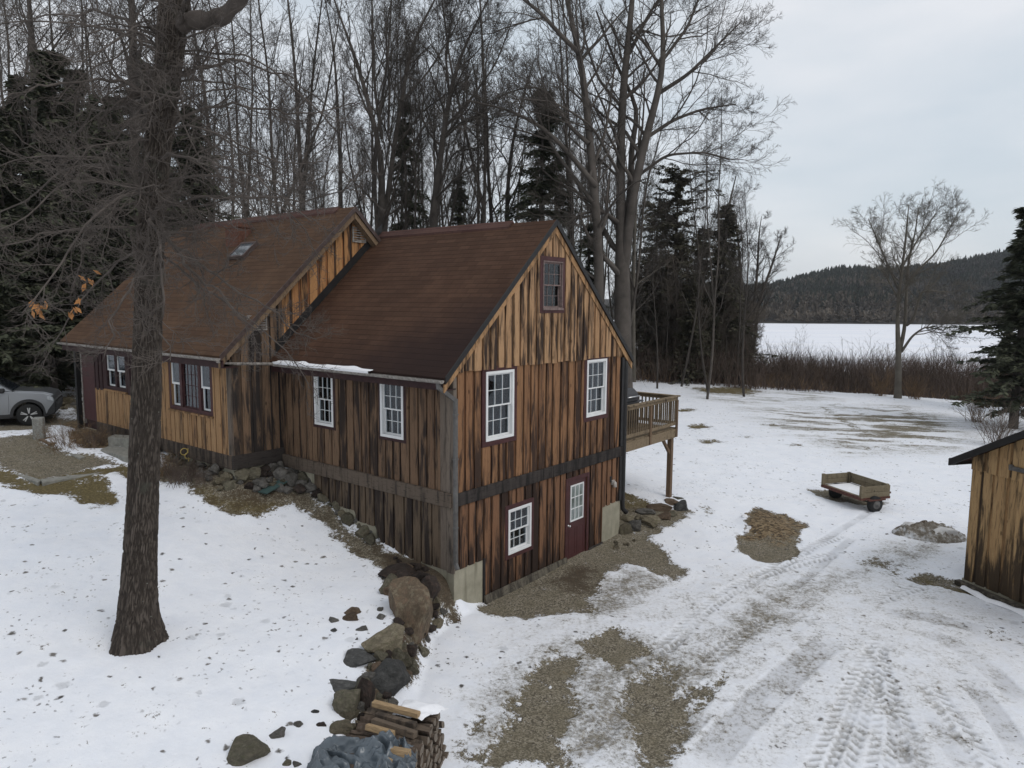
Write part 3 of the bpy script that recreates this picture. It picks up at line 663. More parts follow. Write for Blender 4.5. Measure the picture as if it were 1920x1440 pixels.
# wooded hill beyond the lake
RID = np.array([(150, 20), (230, 26), (300, 31), (345, 42), (380, 50), (420, 51), (460, 51), (500, 55), (545, 64), (590, 72), (640, 80), (700, 84), (800, 90), (1000, 100)], float)   # x at the ridge (850 m) -> height
def hill_z(x, y):
    t = sstep(476, 850, y); xe = x * 850 / np.maximum(y, 400)
    h = np.interp(xe, RID[:, 0], RID[:, 1] - 7)
    shelf = 12 * sstep(476, 560, y) * (1 - t)
    return -5.2 + (h + 5) * t ** 1.15 + shelf + (fbm(x * .012, y * .012, 61) - .5) * 10 * t * sstep(900, 780, y)
hx, hy = np.meshgrid(np.linspace(60, 1300, 130), np.concatenate([np.linspace(472, 900, 70), [1100, 1500]]))
hz = hill_z(hx.ravel(), hy.ravel()); hi_ = np.arange(hx.size).reshape(hx.shape)
hq = np.stack([hi_[:-1, :-1], hi_[:-1, 1:], hi_[1:, 1:], hi_[1:, :-1]], -1).reshape(-1, 4)
tag(link_mesh('hill', np_mesh('hill', np.stack([hx.ravel(), hy.ravel(), hz], 1), [hq], True), mat_plain('hill_floor', (.05, .045, .04), .3, .02, .95, 0)), 'long dark wooded hill across the lake', 'hill', kind='structure')
# ------------------------------------------------------------------ the barn-board house
house = empty('house', (HX, HY, 0), YAW, 'weathered board house with brown shingle roofs, white windows and a maroon cellar door', 'house')
Wd, Lw, MA, MEND = 6.49, 5.86, -1.37, 13.5
WE, WZ, WS = -.37, 4.97, .918              # wing eave a, eave height, roof slope
ME, MZ, MSl, MR = -1.78, 5.17, .947, 2.16  # main block
def wroof(a): return WZ + WS * (min(a, Wd - a) - WE)
def mroof(a): return MZ + MSl * (min(a, 2 * MR - a) - ME)
def sheet(mb, mapf, pts, n0, n1, rnd):
    """polygon (u,z) pushed outward from n0 to n1"""
    k = len(pts); vs = [mapf(u, n0, z) for u, z in pts] + [mapf(u, n1, z) for u, z in pts]
    fs = [tuple(range(k)), tuple(range(k, 2 * k))[::-1]] + [(i, (i + 1) % k, k + (i + 1) % k, k + i) for i in range(k)]
    mb.add(vs, fs, rnd)
def siding(name, mapf, u0, u1, zlo, zhi, opens, mat, parent, n0=0.0, bw=.2, gap=.075, proud=.042, breaks=(), start=0.0):
    zl = zlo if callable(zlo) else (lambda u: zlo); zh = zhi if callable(zhi) else (lambda u: zhi)
    mb = MB(); u = u0 + start * (bw + gap)
    strips = []
    if u > u0: strips.append((u0, u, True))
    while u < u1 - .01:
        w = bw * random.uniform(.82, 1.18); strips.append((u, min(u + w, u1), False)); u += w
        if u < u1 - .01:
            g_ = gap * random.uniform(.75, 1.25); strips.append((u, min(u + g_, u1), True)); u += g_
    for s, e, isgap in strips:
        cuts = sorted({s, e} | {c for o in opens for c in o[:2] if s < c < e} | {c for c in breaks if s < c < e})
        rnd = random.uniform(-.9, -.1) if isgap else random.uniform(.12, 1); jag = random.uniform(0, .03)
        for c0, c1 in zip(cuts[:-1], cuts[1:]):
            mid = (c0 + c1) / 2; seg = [(None, None)]
            blk = sorted([(o[2], o[3]) for o in opens if o[0] <= mid <= o[1]])
            lo = 'lo'; segs = []
            for b0, b1 in blk: segs.append((lo, b0)); lo = b1
            segs.append((lo, 'hi'))
            for a_, b_ in segs:
                za0, za1 = (zl(c0) - (0 if isgap else jag), zl(c1) - (0 if isgap else jag)) if a_ == 'lo' else (a_, a_)
                zb0, zb1 = (zh(c0), zh(c1)) if b_ == 'hi' else (b_, b_)
                if min(zb0 - za0, zb1 - za1) <= 0 and max(zb0 - za0, zb1 - za1) <= .02: continue
                zb0, zb1 = max(zb0, za0 + .002), max(zb1, za1 + .002)
                sheet(mb, mapf, [(c0, za0), (c1, za1), (c1, zb1), (c0, zb0)], n0 - .05, n0 + (.004 if isgap else proud), rnd)
    return mb.build(name, M[mat] if isinstance(mat, str) else mat, parent, recalc=True)
gab = lambda u, n, z: (u, -n, z)
lon = lambda u, n, z: (-n, u, z)
msd = lambda u, n, z: (u, Lw - n, z)
mfr = lambda u, n, z: (MA - n, u, z)
O1 = (.91, 1.834, 3.526, 4.991); O2 = (4.72, 5.64, 3.582, 5.018); O3 = (1.674, 2.497, .872, 1.896); OA = (2.80, 3.56, 6.29, 7.36); OD = (3.98, 4.82, -.2, 2.09)
L1 = (3.779, 4.487, 3.522, 4.761); L2 = (1.407, 2.134, 3.522, 4.761)
PW = (6.74, 8.70, 3.73, 4.88); FW = (11.38, 12.6, 3.93, 4.87)
gtop = lambda a: wroof(a) - .17
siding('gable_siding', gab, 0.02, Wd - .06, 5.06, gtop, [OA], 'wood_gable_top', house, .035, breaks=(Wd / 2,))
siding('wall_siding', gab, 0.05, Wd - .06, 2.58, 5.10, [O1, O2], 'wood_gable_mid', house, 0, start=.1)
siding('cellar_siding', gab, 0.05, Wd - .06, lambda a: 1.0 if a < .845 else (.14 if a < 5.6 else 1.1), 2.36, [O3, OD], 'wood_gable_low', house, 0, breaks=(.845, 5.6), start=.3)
siding('wall_siding', lon, .3, Lw, 2.60, 5.02, [L1, L2], 'wood_long', house, 0, bw=.21, gap=.04)
siding('cellar_siding', lon, .3, 4.58, lambda b: (.98 if b < 2.36 else 1.45 if b < 3.1 else 1.68), 2.36, [], 'wood_long_low', house, 0, bw=.24, gap=.045, breaks=(2.36, 3.1))
siding('wall_siding', mfr, Lw - .0, MEND, lambda b: 2.75, lambda b: 5.2 if b < 10.85 else 3.8, [PW], 'wood_main', house, 0, bw=.2, gap=.035, breaks=(10.85,))
siding('shaded_maroon_siding', mfr, 10.85, MEND, 3.78, 5.2, [FW], 'maroon_dark', house, .002, bw=.2, gap=.06)  # maroon stained boards, with the wall's shade also put into their dark colour
siding('wall_siding', msd, MA, .02, 2.75, lambda a: mroof(a) - .18, [], 'wood_main_side', house, 0, bw=.2, gap=.07)
siding('peak_siding', msd, 0.02, 2 * MR - MA, lambda a: (wroof(a) - .25 if a < Wd + .3 else 4.6), lambda a: mroof(a) - .18, [], 'wood_peak', house, 0, bw=.2, gap=.08, breaks=(MR, Wd / 2))
# hidden walls that close the building
mb = MB()
mb.box(Wd - .04, Wd, .02, Lw, 0, 5.1); mb.box(0.06, Wd - .06, Lw + 3.0, Lw + 3.05, 0, 5)
mb.box(2 * MR - MA - .04, 2 * MR - MA, Lw, MEND, 1, 5.2)
mb.prism([(MA + .02, 1.8), (2 * MR - MA, 1.8), (2 * MR - MA, 5.2), (MR, mroof(MR) - .2), (MA + .02, 5.2)], 'y', MEND - .06, MEND - .02)
mb.build('rear_wall', M['wood_main_side'], house, recalc=True)
# concrete
mb = MB()
mb.box(-.03, .85, -.03, .4, -.6, 1.0); mb.box(-.03, .2, .398, 2.36, -.6, .98); mb.box(-.02, .2, 2.355, 3.1, -.2, 1.45); mb.box(-.02, .2, 3.095, 4.58, 0, 1.68); mb.box(-.02, .2, 4.575, Lw, .5, 2.34)
mb.build('foundation', M['concrete'], house, bevel=.008)
mb = MB(); mb.box(5.62, Wd + .03, -.03, .3, -.6, 1.11); mb.box(Wd - .2, Wd + .03, .295, Lw, -.5, 1.11); mb.build('foundation', M['concrete'], house, bevel=.008)
mb = MB(); mb.box(MA + .03, MA + .25, Lw - .0, MEND + 1.1, .8, 2.46); mb.box(MA + .245, 0, Lw + .03, Lw + .25, .8, 2.455); mb.build('foundation', M['concrete'], house, bevel=.008)
# beams, posts, skirting
mb = MB(); mb.box(-.02, 3.3, -.085, 0, 2.335, 2.60); mb.box(3.302, Wd + .02, -.088, 0, 2.333, 2.603); mb.build('floor_beam', M['beam_black'], house, bevel=.01)
mb = MB(); mb.box(-.10, 0, .0, 2.4, 2.31, 2.61); mb.box(-.104, 0, 2.402, Lw - .02, 2.31, 2.62); mb.build('floor_beam', M['beam_grey'], house, bevel=.012)
mb = MB(); mb.box(-.045, 0, .17, .34, .97, 4.92); mb.box(-.052, 0, -.035, .165, .94, 4.92); mb.box(-.05, .05, -.04, -.002, 1.0, 4.95); mb.build('corner_post', M['post_grey'], house, bevel=.006)
mb = MB(); mb.box(Wd - .09, Wd + .04, -.075, -.0, 1.1, 5.0); mb.build('corner_post', M['black_metal'], house, bevel=.005)
mb = MB(); mb.box(MA - .065, MA, Lw, 9.4, 2.44, 2.77); mb.box(MA - .06, MA, 9.402, MEND, 2.45, 2.77); mb.build('sill_beam', M['beam_grey'], house, bevel=.012)
mb = MB(); mb.box(MA - .06, -.005, Lw - .065, Lw - .001, 2.44, 2.78); mb.build('sill_beam', M['beam_black'], house, bevel=.012)
mb = MB(); mb.box(MA - .05, MA + .02, Lw - .04, Lw + .12, 2.78, 5.05); mb.build('corner_post', M['post_grey'], house)
sk = MB(); sk.prism([(-.16, -.08), (-.11, -.08), (-.04, .2), (-.09, .22)], 'x', .86, 3.9); sk.build('skirt_board', M['skirt_grey'], house, recalc=True)
sk = MB(); sk.prism([(-.12, -.05), (-.08, -.05), (-.03, .16), (-.07, .17)], 'x', 4.93, 5.61); sk.build('skirt_board', M['beam_black'], house, recalc=True)
sk = MB(); sk.box(.852, .915, -.05, -.005, -.05, 1.02); sk.build('edge_board', M['black_metal'], house)
# roofs
def roof(name, e, ez, sl, mid, y0, y1, th, mat):
    zr = ez + sl * (mid - e); t = th * math.sqrt(1 + sl * sl)
    mb = MB(); mb.prism([(e, ez), (mid, zr), (mid, zr - t), (e, ez - t)], 'y', y0, y1)
    mb.prism([(2 * mid - e, ez), (mid + .001, zr), (mid + .001, zr - t), (2 * mid - e, ez - t)], 'y', y0, y1)
    o = mb.build(name, M[mat], house, recalc=True); return o, zr
rw, WR = roof('roof', WE, WZ, WS, Wd / 2, -.12, Lw - .002, .09, 'roof_wing')
rm, MRZ = roof('roof', ME, MZ, MSl, MR, Lw - .26, 14.95, .09, 'roof_main')
mb = MB(); k = .16
mb.prism([(Wd / 2 - k, WR - k * WS + .05), (Wd / 2, WR + .06), (Wd / 2 + k, WR - k * WS + .05), (Wd / 2 + k, WR - k * WS + .004), (Wd / 2, WR + .004), (Wd / 2 - k, WR - k * WS + .004)], 'y', 1.15, Lw - .05)
mb.prism([(MR - k, MRZ - k * MSl + .05), (MR, MRZ + .06), (MR + k, MRZ - k * MSl + .05), (MR + k, MRZ - k * MSl + .004), (MR, MRZ + .004), (MR - k, MRZ - k * MSl + .004)], 'y', Lw + .4, 13.9)
mb.build('ridge_vent', M['roof_shed'], rw, recalc=True)
def rakes(name, e, ez, sl, mid, y0, y1, drop0, drop1, mat, parent):
    zr = ez + sl * (mid - e); mb = MB()
    for q in (1, -1):
        xe, xm = (e, mid) if q > 0 else (2 * mid - e, mid + .001)
        n = 3; cut = [0, random.uniform(.3, .4), random.uniform(.62, .72), 1]
        for i in range(n):
            f0, f1 = cut[i] + .001, cut[i + 1] - .001
            P = lambda f, d: (xe + (xm - xe) * f, ez + (zr - ez) * f - d)
            mb.prism([P(f0, drop0), P(f1, drop0), P(f1, drop1), P(f0, drop1)], 'y', y0 + .002 * i, y1)
    return mb.build(name, M[mat], parent, recalc=True)
rakes('rake_board', WE, WZ, WS, Wd / 2, -.105, -.07, .135, .30, 'rake_wood', house)
rakes('rake_edge', WE, WZ + .012, WS, Wd / 2, -.145, -.121, .0, .14, 'black_metal', rw)
rakes('rake_board', ME, MZ, MSl, MR, Lw - .245, Lw - .2, .13, .30, 'rake_old', house)
rakes('rake_edge', ME, MZ + .012, MSl, MR, Lw - .285, Lw - .261, .0, .14, 'gutter_brown', rm)
mb = MB(); zr0 = MZ + MSl * (MR - ME)
for q in (1, -1):
    xe, xm = (ME + .1, MR) if q > 0 else (2 * MR - ME - .1, MR + .001); ez_ = MZ + .09
    mb.prism([(xe, ez_ - .31), (xm, zr0 - .31), (xm, zr0 - .325), (xe, ez_ - .325)], 'y', Lw - .2, Lw - .01)
mb.build('soffit', M['rake_old'], house, recalc=True)
# flashing where the lower roof meets the upper gable wall
mb = MB(); mb.prism([(-.2, wroof(-.2) + .012), (Wd / 2, WR + .012), (Wd / 2, WR + .26), (-.2, wroof(-.2) + .26)], 'y', Lw - .055, Lw - .04); mb.build('flashing', M['black_metal'], house, recalc=True)
# eaves
mb = MB(); mb.box(WE + .03, WE + .06, -.1, Lw - .05, WZ - .26, WZ - .1); mb.box(ME + .03, ME + .06, Lw - .33, 14.9, MZ - .28, MZ - .1); mb.box(WE + .06, 0, -.06, Lw - .1, WZ - .262, WZ - .24); mb.box(ME + .06, MA, Lw - .3, 14.9, MZ - .282, MZ - .26); mb.build('fascia', M['maroon_dark'], house)
def gutter(name, x, z, y0, y1, mat):
    mb = MB(); r_ = .065; n = 9
    pr = [(x + r_ * math.cos(t), z + r_ * math.sin(t)) for t in np.linspace(math.pi, 2 * math.pi, n)]; pi_ = [(x + (r_ - .008) * math.cos(t), z + (r_ - .008) * math.sin(t)) for t in np.linspace(2 * math.pi, math.pi, n)]
    vs = [(p[0], y0, p[1]) for p in pr + pi_] + [(p[0], y1, p[1]) for p in pr + pi_]; k = 2 * n
    mb.add(vs, [(i, (i + 1) % k, k + (i + 1) % k, k + i) for i in range(k)]); mb.prism(pr, 'y', y0 - .004, y0); mb.prism(pr, 'y', y1, y1 + .004)
    return mb.build(name, M[mat], house, recalc=True)
gutter('gutter', WE - .06, WZ - .05, -.1, Lw - .3, 'gutter_grey'); gutter('gutter', ME - .06, MZ - .05, Lw - .3, 14.9, 'gutter_grey')
mb = MB(); mb.tube([(ME - .05, Lw - .25, MZ - .12), (ME + .3, Lw - .1, MZ - .2), (WE - .1, Lw - .35, WZ - .05)], .035, 8); mb.build('downspout', M['gutter_grey'], house)
mb = MB(); mb.beam((WE - .06, .0, WZ - .1), (WE - .06, -.02, WZ - .22), .075, .06, (1, 0, 0)); mb.beam((WE - .06, -.03, WZ - .2), (-.03, -.075, 4.50), .06, .075); mb.beam((-.03, -.078, 4.53), (-.03, -.078, 1.15), .075, .06, (0, 1, 0)); mb.beam((-.03, -.08, 1.17), (-.06, -.16, 1.08), .07, .06, (0, 1, 0))
for z in (1.9, 3.3, 4.2): mb.box(-.08, .02, -.115, -.04, z, z + .03)
mb.build('downspout', M['metal_grey'], house)
mb = MB(); mb.tube([(Wd + .16, -.02, 5.0), (Wd + .11, -.06, 4.75), (Wd + .1, -.06, 1.0), (Wd + .11, -.07, .85), (Wd + .2, -.14, .72)], .065, 10); mb.build('downspout', M['black_metal'], house)

# windows -----------------------------------------------------------
def frame4(mb, x0, x1, z0, z1, w, y0, y1, wb=None):
    wb = w if wb is None else wb
    mb.box(x0, x1, y0, y1, z1 - w, z1); mb.box(x0, x1, y0, y1, z0, z0 + wb)
    mb.box(x0, x0 + w, y0, y1, z0 + wb, z1 - w); mb.box(x1 - w, x1, y0, y1, z0 + wb, z1 - w)
def sash(win, x0, x1, z0, z1, y, nx, nz_, mat, w=.03, mw=.011):
    mb = MB(); frame4(mb, x0, x1, z0, z1, w, y, y + .035)
    gx0, gx1, gz0, gz1 = x0 + w, x1 - w, z0 + w, z1 - w
    for i in range(1, nx): c = gx0 + (gx1 - gx0) * i / nx; mb.box(c - mw / 2, c + mw / 2, y + .006, y + .03, gz0, gz1)
    for j in range(1, nz_):
        c = gz0 + (gz1 - gz0) * j / nz_; xs_ = [gx0 + (gx1 - gx0) * i / nx for i in range(nx + 1)]
        for i in range(nx): mb.box(xs_[i] + (mw / 2 if i else 0), xs_[i + 1] - (mw / 2 if i < nx - 1 else 0), y + .006, y + .03, c - mw / 2, c + mw / 2)
    mb.build('sash', M[mat], win)
    g = MB(); g.box(gx0 - .01, gx1 + .01, y + .016, y + .02, gz0 - .01, gz1 + .01); g.build('pane', M['glass'], win)
def fall(win, x0, x1, z0, z1, y, mat, amp=.02):
    n = 26; vs = []; fs = []
    for i in range(n + 1):
        x = x0 + (x1 - x0) * i / n; d = amp * (math.sin(i * 1.9) + .5 * math.sin(i * .7 + 1))
        vs += [(x, y + d, z0), (x, y + d, z1)]
    for i in range(n): fs.append((2 * i, 2 * i + 2, 2 * i + 3, 2 * i + 1))
    mb = MB(); mb.add(vs, fs, smooth=True); mb.build('curtain', M[mat], win)
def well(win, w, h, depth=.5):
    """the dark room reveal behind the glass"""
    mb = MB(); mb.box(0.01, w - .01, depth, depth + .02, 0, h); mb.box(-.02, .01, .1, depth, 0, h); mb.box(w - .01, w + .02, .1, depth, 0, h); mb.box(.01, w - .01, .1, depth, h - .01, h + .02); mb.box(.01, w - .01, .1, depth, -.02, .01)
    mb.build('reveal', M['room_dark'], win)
def window(place, o, trim=.11, tmat='maroon', fmat='white_vinyl', grid=(3, 2), casing=.06, curtains=(), split=.5, sill=None, label=None, trim_b=None):
    w, h = o[1] - o[0], o[3] - o[2]
    mb = MB(); frame4(mb, 0, w, 0, h, casing, -.066, .07)
    if sill: mb.box(-.02, w + .02, -.085, -.02, -.035, .012)
    kind, u = place
    loc, rz = {'gab': ((o[0], 0, o[2]), 0), 'top': ((o[0], -.035, o[2]), 0), 'lon': ((0, o[1], o[2]), -math.pi / 2), 'mfr': ((MA, o[1], o[2]), -math.pi / 2)}[kind]
    win = mb.build('window', M[fmat], house, loc, (0, 0, rz), bevel=.004)
    if label: win['label'] = label
    if trim:
        t = MB(); tb = trim if trim_b is None else trim_b
        t.box(-trim, w + trim, -.054, .0, h, h + trim); t.box(-trim, w + trim, -.054, 0, -tb, 0); t.box(-trim, 0, -.052, 0, 0, h); t.box(w, w + trim, -.052, 0, 0, h); t.build('trim', M[tmat], win, bevel=.004)
    c = casing; ms = c + (h - 2 * c) * split
    sash(win, c, w - c, ms - .02, h - c, -.02, grid[0], grid[1], fmat)
    sash(win, c, w - c, c, ms + .02, .022, grid[0], grid[1], fmat)
    for (f0, f1, g0, g1, y, mt) in curtains: fall(win, c + (w - 2 * c) * f0, c + (w - 2 * c) * f1, c + (h - 2 * c) * g0, c + (h - 2 * c) * g1, y, mt, .012 if mt == 'curtain' else .001)
    well(win, w, h); return win
window(('gab', 0), O1, curtains=[(0, 1, .28, .86, .12, 'shade_grey'), (0, 1, .0, .3, .16, 'shade_grey')], label='left upper window with its grey shade half drawn')
window(('gab', 0), O2, curtains=[(0, 1, .0, .52, .12, 'shade_grey')], label='right upper window with dark upper panes')
window(('gab', 0), O3, trim=.1, curtains=[(0, 1, 0, .5, .12, 'shade_grey')], label='small cellar window beside the maroon door')
window(('top', 0), OA, trim=.1, tmat='maroon', fmat='attic_frame', casing=.03, curtains=[], sill=True, label='peeling attic window in a maroon frame')
window(('lon', 0), L1, trim=.07, tmat='maroon_dark', curtains=[(.5, 1, 0, 1, .12, 'curtain'), (0, .2, 0, 1, .12, 'shade_grey')], label='window with a white curtain drawn to one side')
window(('lon', 0), L2, trim=.07, tmat='maroon_dark', curtains=[(.12, 1, 0, 1, .12, 'curtain')], label='window with white curtains closed')
# triple picture window and double window of the main block
def mullwin(o, parts, tmat, lab):
    w, h = o[1] - o[0], o[3] - o[2]; t = .1; mb = MB()
    frame4(mb, -t, w + t, -t, h + t, t, -.05, .06)
    for (x0, x1, kind) in parts[1:]: mb.box(x0 - .12, x0, -.05, .06, 0, h)
    win = mb.build('window', M[tmat], house, (MA, o[1], o[2]), (0, 0, -math.pi / 2), bevel=.004); win['label'] = lab
    for (x0, x1, kind) in parts:
        if kind == 'dh':
            sash(win, x0, x1, h * .48, h, -.02, 1, 1, 'white_vinyl', .05); sash(win, x0, x1, 0, h * .52, .022, 1, 1, 'white_vinyl', .045)
        else: sash(win, x0, x1, 0, h, -.01, 4, 4, 'maroon', .03, .016)
    fall(win, .62, w - .62, h * .05, h, .3, 'shade_grey', .03); well(win, w, h, .7); mb = MB(); mb.box(-t - .02, w + t + .02, -.1, -.02, -t - .04, -t); mb.build('sill', M['rake_wood'], win); return win
pw = PW[1] - PW[0]; mullwin(PW, [(0, .46, 'dh'), (.58, pw - .58, 'pic'), (pw - .46, pw, 'dh')], 'maroon', 'wide triple picture window in a maroon frame')
fw = FW[1] - FW[0]; mullwin(FW, [(0, .55, 'dh'), (.67, fw, 'dh')], 'maroon_dark', 'double window at the far end in dark maroon trim')
# cellar door
mb = MB(); w_, z1_ = OD[1] - OD[0], 2.03
d = MB(); d.box(0, w_, .0, .045, 0, z1_)
for (x0, x1, z0, z1) in ((.1, .38, .12, .82), (.46, w_ - .1, .12, .82)): frame4(d, x0, x1, z0, z1, .02, -.006, 0)
door = d.build('door', M['maroon_door'], house, (OD[0], -.02, .04)); door['label'] = 'maroon cellar door with nine white muntined panes'
t = MB(); t.box(-.1, 0, -.04, .03, -.04, z1_ + .1); t.box(w_, w_ + .1, -.04, .03, -.04, z1_ + .1); t.box(0, w_, -.04, .03, z1_ + .005, z1_ + .1); t.build('trim', M['maroon'], door, bevel=.004)
s_ = MB(); x0, x1, z0, z1 = .13, w_ - .13, 1.0, 1.92; frame4(s_, x0, x1, z0, z1, .035, -.022, -.002)
for i in (1, 2): c = x0 + .035 + (x1 - x0 - .07) * i / 3; s_.box(c - .009, c + .009, -.018, -.002, z0 + .035, z1 - .035)
for j in (1, 2):
    c = z0 + .035 + (z1 - z0 - .07) * j / 3
    for i in range(3): a_ = x0 + .035 + (x1 - x0 - .07) * i / 3 + (.009 if i else 0); b_ = x0 + .035 + (x1 - x0 - .07) * (i + 1) / 3 - (.009 if i < 2 else 0); s_.box(a_, b_, -.018, -.002, c - .009, c + .009)
s_.build('sash', M['white_vinyl'], door)
g_ = MB(); g_.box(x0 + .02, x1 - .02, -.0018, -.0008, z0 + .02, z1 - .02); g_.build('pane', mat_plain('door_glass', (.16, .19, .18), .5, 3, .06, 0, spec=.9), door)
k_ = MB(); k_.lathe((.07, -.0, .92), (0, -1, 0), [(0, .032), (.008, .032), (.012, .012), (.035, .012), (.04, .027), (.06, .03), (.072, .018), (.074, .001)], 14); k_.build('knob', M['metal_bright'], door)
mb = MB(); mb.box(OD[0] - .05, OD[1] + .05, -.14, .02, -.05, .03); mb.build('threshold', M['slab_stone'], house)
# wall lamp by the corner, vent louvre, chimney, skylight, porch end
mb = MB(); mb.box(6.02, 6.14, -.075, -.03, 1.62, 1.74); mb.lathe((6.08, -.11, 1.72), (0, 0, -1), [(0, .02), (.04, .05), (.16, .06), (.17, .02)], 12); mb.build('wall_lamp', M['old_white'], house)
mb = MB(); mb.box(5.93, 6.0, -.06, -.03, 1.7, 1.86); mb.build('outlet_box', M['black_metal'], house)
mb = MB(); frame4(mb, -.93, -.42, 5.72, 6.08, .035, Lw - .075, Lw - .03)
for i in range(5): mb.beam((-.89, Lw - .055, 5.785 + .058 * i), (-.46, Lw - .055, 5.785 + .058 * i), .035, .026)
mb.build('vent_louvre', M['gutter_grey'], house)
mb = MB(); frame4(mb, MR + .05, MR + .5, 8.0, 8.4, .035, Lw - .075, Lw - .03)
for i in range(5): mb.beam((MR + .09, Lw - .055, 8.06 + .065 * i), (MR + .46, Lw - .055, 8.06 + .065 * i), .035, .026)
mb.build('vent_louvre', M['gutter_grey'], house)
mb = MB(); mb.box(1.2, 1.65, 9.75, 10.4, 7.5, 8.55); mb.box(1.16, 1.69, 9.71, 10.44, 8.55, 8.62); mb.box(1.26, 1.59, 9.85, 10.3, 8.62, 8.68); mb.build('chimney', M['chim_brick'], rm)
def on_roof(a, h): return (a, MZ + MSl * (a - ME) + h)
mb = MB(); sl_n = np.array([-MSl, 0, 1]) / math.hypot(1, MSl); sl_t = np.array([1, 0, MSl]) / math.hypot(1, MSl)
cc = np.array([.98, 9.05, MZ + MSl * (.98 - ME)])
for q in (-1, 1): mb.obox(cc + sl_t * q * .29 + sl_n * .05, sl_t * .03, (0, .4, 0), sl_n * .06); mb.obox(cc + np.array([0, q * .37, 0]) + sl_n * .05, sl_t * .26, (0, .03, 0), sl_n * .058)
sk_ = mb.build('skylight', M['gutter_brown'], rm)
g_ = MB(); g_.obox(cc + sl_n * .085, sl_t * .265, (0, .345, 0), sl_n * .004); g_.build('pane', mat_plain('skylight_glass', (.10, .11, .12), .2, 3, .04, 0, spec=1), sk_)
# the far end: maroon door panel, its pale trim, the corner post under the eave
mb = MB(); mb.box(MA + .06, MA + .14, MEND, 14.7, 2.3, 5.1); mb.build('painted_wall', M['maroon_dark'], house)
mb = MB(); mb.box(MA + .0, MA + .058, MEND + .12, 14.5, 2.75, 4.74)
for z in (3.2, 3.62, 4.05, 4.42): mb.box(MA - .006, MA - .001, MEND + .2, 14.42, z, z + .012)
pd = mb.build('side_door', M['maroon_door'], house); pd['label'] = 'maroon panelled door at the far end of the long front'
mb = MB(); mb.box(MA - .02, MA + .058, 14.502, 14.56, 2.6, 4.8); mb.build('trim', M['gutter_grey'], pd)
mb = MB(); mb.box(MA - .1, MA + .02, 14.72, 14.86, 2.4, 5.0); mb.build('porch_post', M['black_metal'], house)

# snow lying in the gutter and on the eave
mb = MB(); vs, fs = [], []; n = 90
for i in range(n + 1):
    f_ = i / n; b = 2.0 + f_ * 3.5; am = .1 + 1.4 * vnoise(np.array([b * 3.1]), np.array([.5]), 3)[0]; thick = .002 + .04 * max(0, math.sin(f_ * 3.14) ** .6) * max(0, am - .42) * (1 if f_ > .22 else f_ / .22)
    wid = .02 + .11 * thick / .06 * (.5 + vnoise(np.array([b * 5.3]), np.array([2.5]), 4)[0])
    for (dx, dz_) in ((-.115, -.05), (-.125, thick * .5), (-.06, thick), (wid * .5, .918 * wid * .5 + thick * .8), (wid, .918 * wid + .004)): vs.append((WE + dx, b, WZ + dz_))
for i in range(n):
    for j in range(4): fs.append((5 * i + j, 5 * i + 5 + j, 5 * i + 6 + j, 5 * i + 1 + j))
mb.add(vs, fs, smooth=True)
def mat_snow(name='snow', col=(.80, .80, .82)):
    g = G(name); v = g.coord(); n = g.noise(v, 9, 5, .6)
    return g.out(g.ramp(n, [(.3, tuple(c * .93 for c in col)), (.7, col)]), .7, g.bump(n, .4, .03), .2)
M['snow'] = mat_snow(); M['snow_dirty'] = mat_snow('snow_dirty', (.58, .57, .56))
o = mb.build('snow_strip', M['snow'], None, (HX, HY, 0), (0, 0, YAW), recalc=True); tag(o, 'thin ragged strip of snow lying in the gutter above the two long-wall windows', 'snow', kind='stuff')

# ------------------------------------------------------------------ deck behind the gable and the grill on it
deck = empty('deck', (HX, HY, 0), YAW, 'raised grey brown wooden deck with slatted railing on one tall post', 'deck')
D0, D1, DB0, DB1, DF = Wd + .06, 10.1, .1, 4.6, 2.62
mb = MB()
x = D0
for i in range(26):
    y = DB0 + .04 + i * .172
    if y + .16 < DB1: mb.box(D0, D1 + .02, y, y + .165, DF - .035, DF)
mb.build('floor', M['deck_wood'], deck)
mb = MB(); mb.box(D0, D1, DB0, DB0 + .045, DF - .3, DF - .037); mb.box(D1 - .0, D1 + .045, DB0, DB1, DF - .3, DF - .036); mb.box(D0, D1, DB1 - .045, DB1, DF - .3, DF - .037)
for i in range(1, 7): xx = D0 + (D1 - D0) * i / 7; mb.box(xx, xx + .04, DB0 + .046, DB1 - .046, DF - .28, DF - .038)
mb.build('joists', M['deck_wood'], deck)
for (x0, y0, x1, y1) in ((D0, DB0 + .02, D1 + .02, DB0 + .02), (D1 + .02, DB0, D1 + .02, DB1), (D0, DB1 - .02, D1, DB1 - .02)):
    lx = (x1 - x0) > .1; mb = MB()
    if lx: mb.box(x0, x1 + (.08 if y0 < 1 else 0), y0 - .07, y0 + .07, DF + .96, DF + 1.0); mb.box(x0, x1, y0 - .02, y0 + .02, DF + .86, DF + .958)
    else: mb.box(x0 - .07, x0 + .07, y0 + .1, y1, DF + .958, DF + .998); mb.box(x0 - .02, x0 + .02, y0 + .05, y1, DF + .86, DF + .956)
    mb.build('rail_cap', M['deck_wood'], deck, bevel=.005)
    mb = MB()
    if lx: mb.box(x0, x1, y0 - .022, y0 + .022, DF + .09, DF + .18)
    else: mb.box(x0 - .022, x0 + .022, y0 + .05, y1, DF + .09, DF + .18)
    mb.build('bottom_rail', M['deck_wood'], deck)
bal = MB(); bal.box(-.018, .018, -.018, .018, DF + .181, DF + .859); bme = None
def baluster(x, y):
    global bme
    if bme is None: bme = bal.build('baluster', M['deck_wood'], deck, (x, y, 0)); return
    c = bme.copy(); C.objects.link(c); c.location = (x, y, 0); c.parent = deck
n = 27
for i in range(n): baluster(D0 + .1 + (D1 - D0 - .22) * i / (n - 1), DB0 + .02)
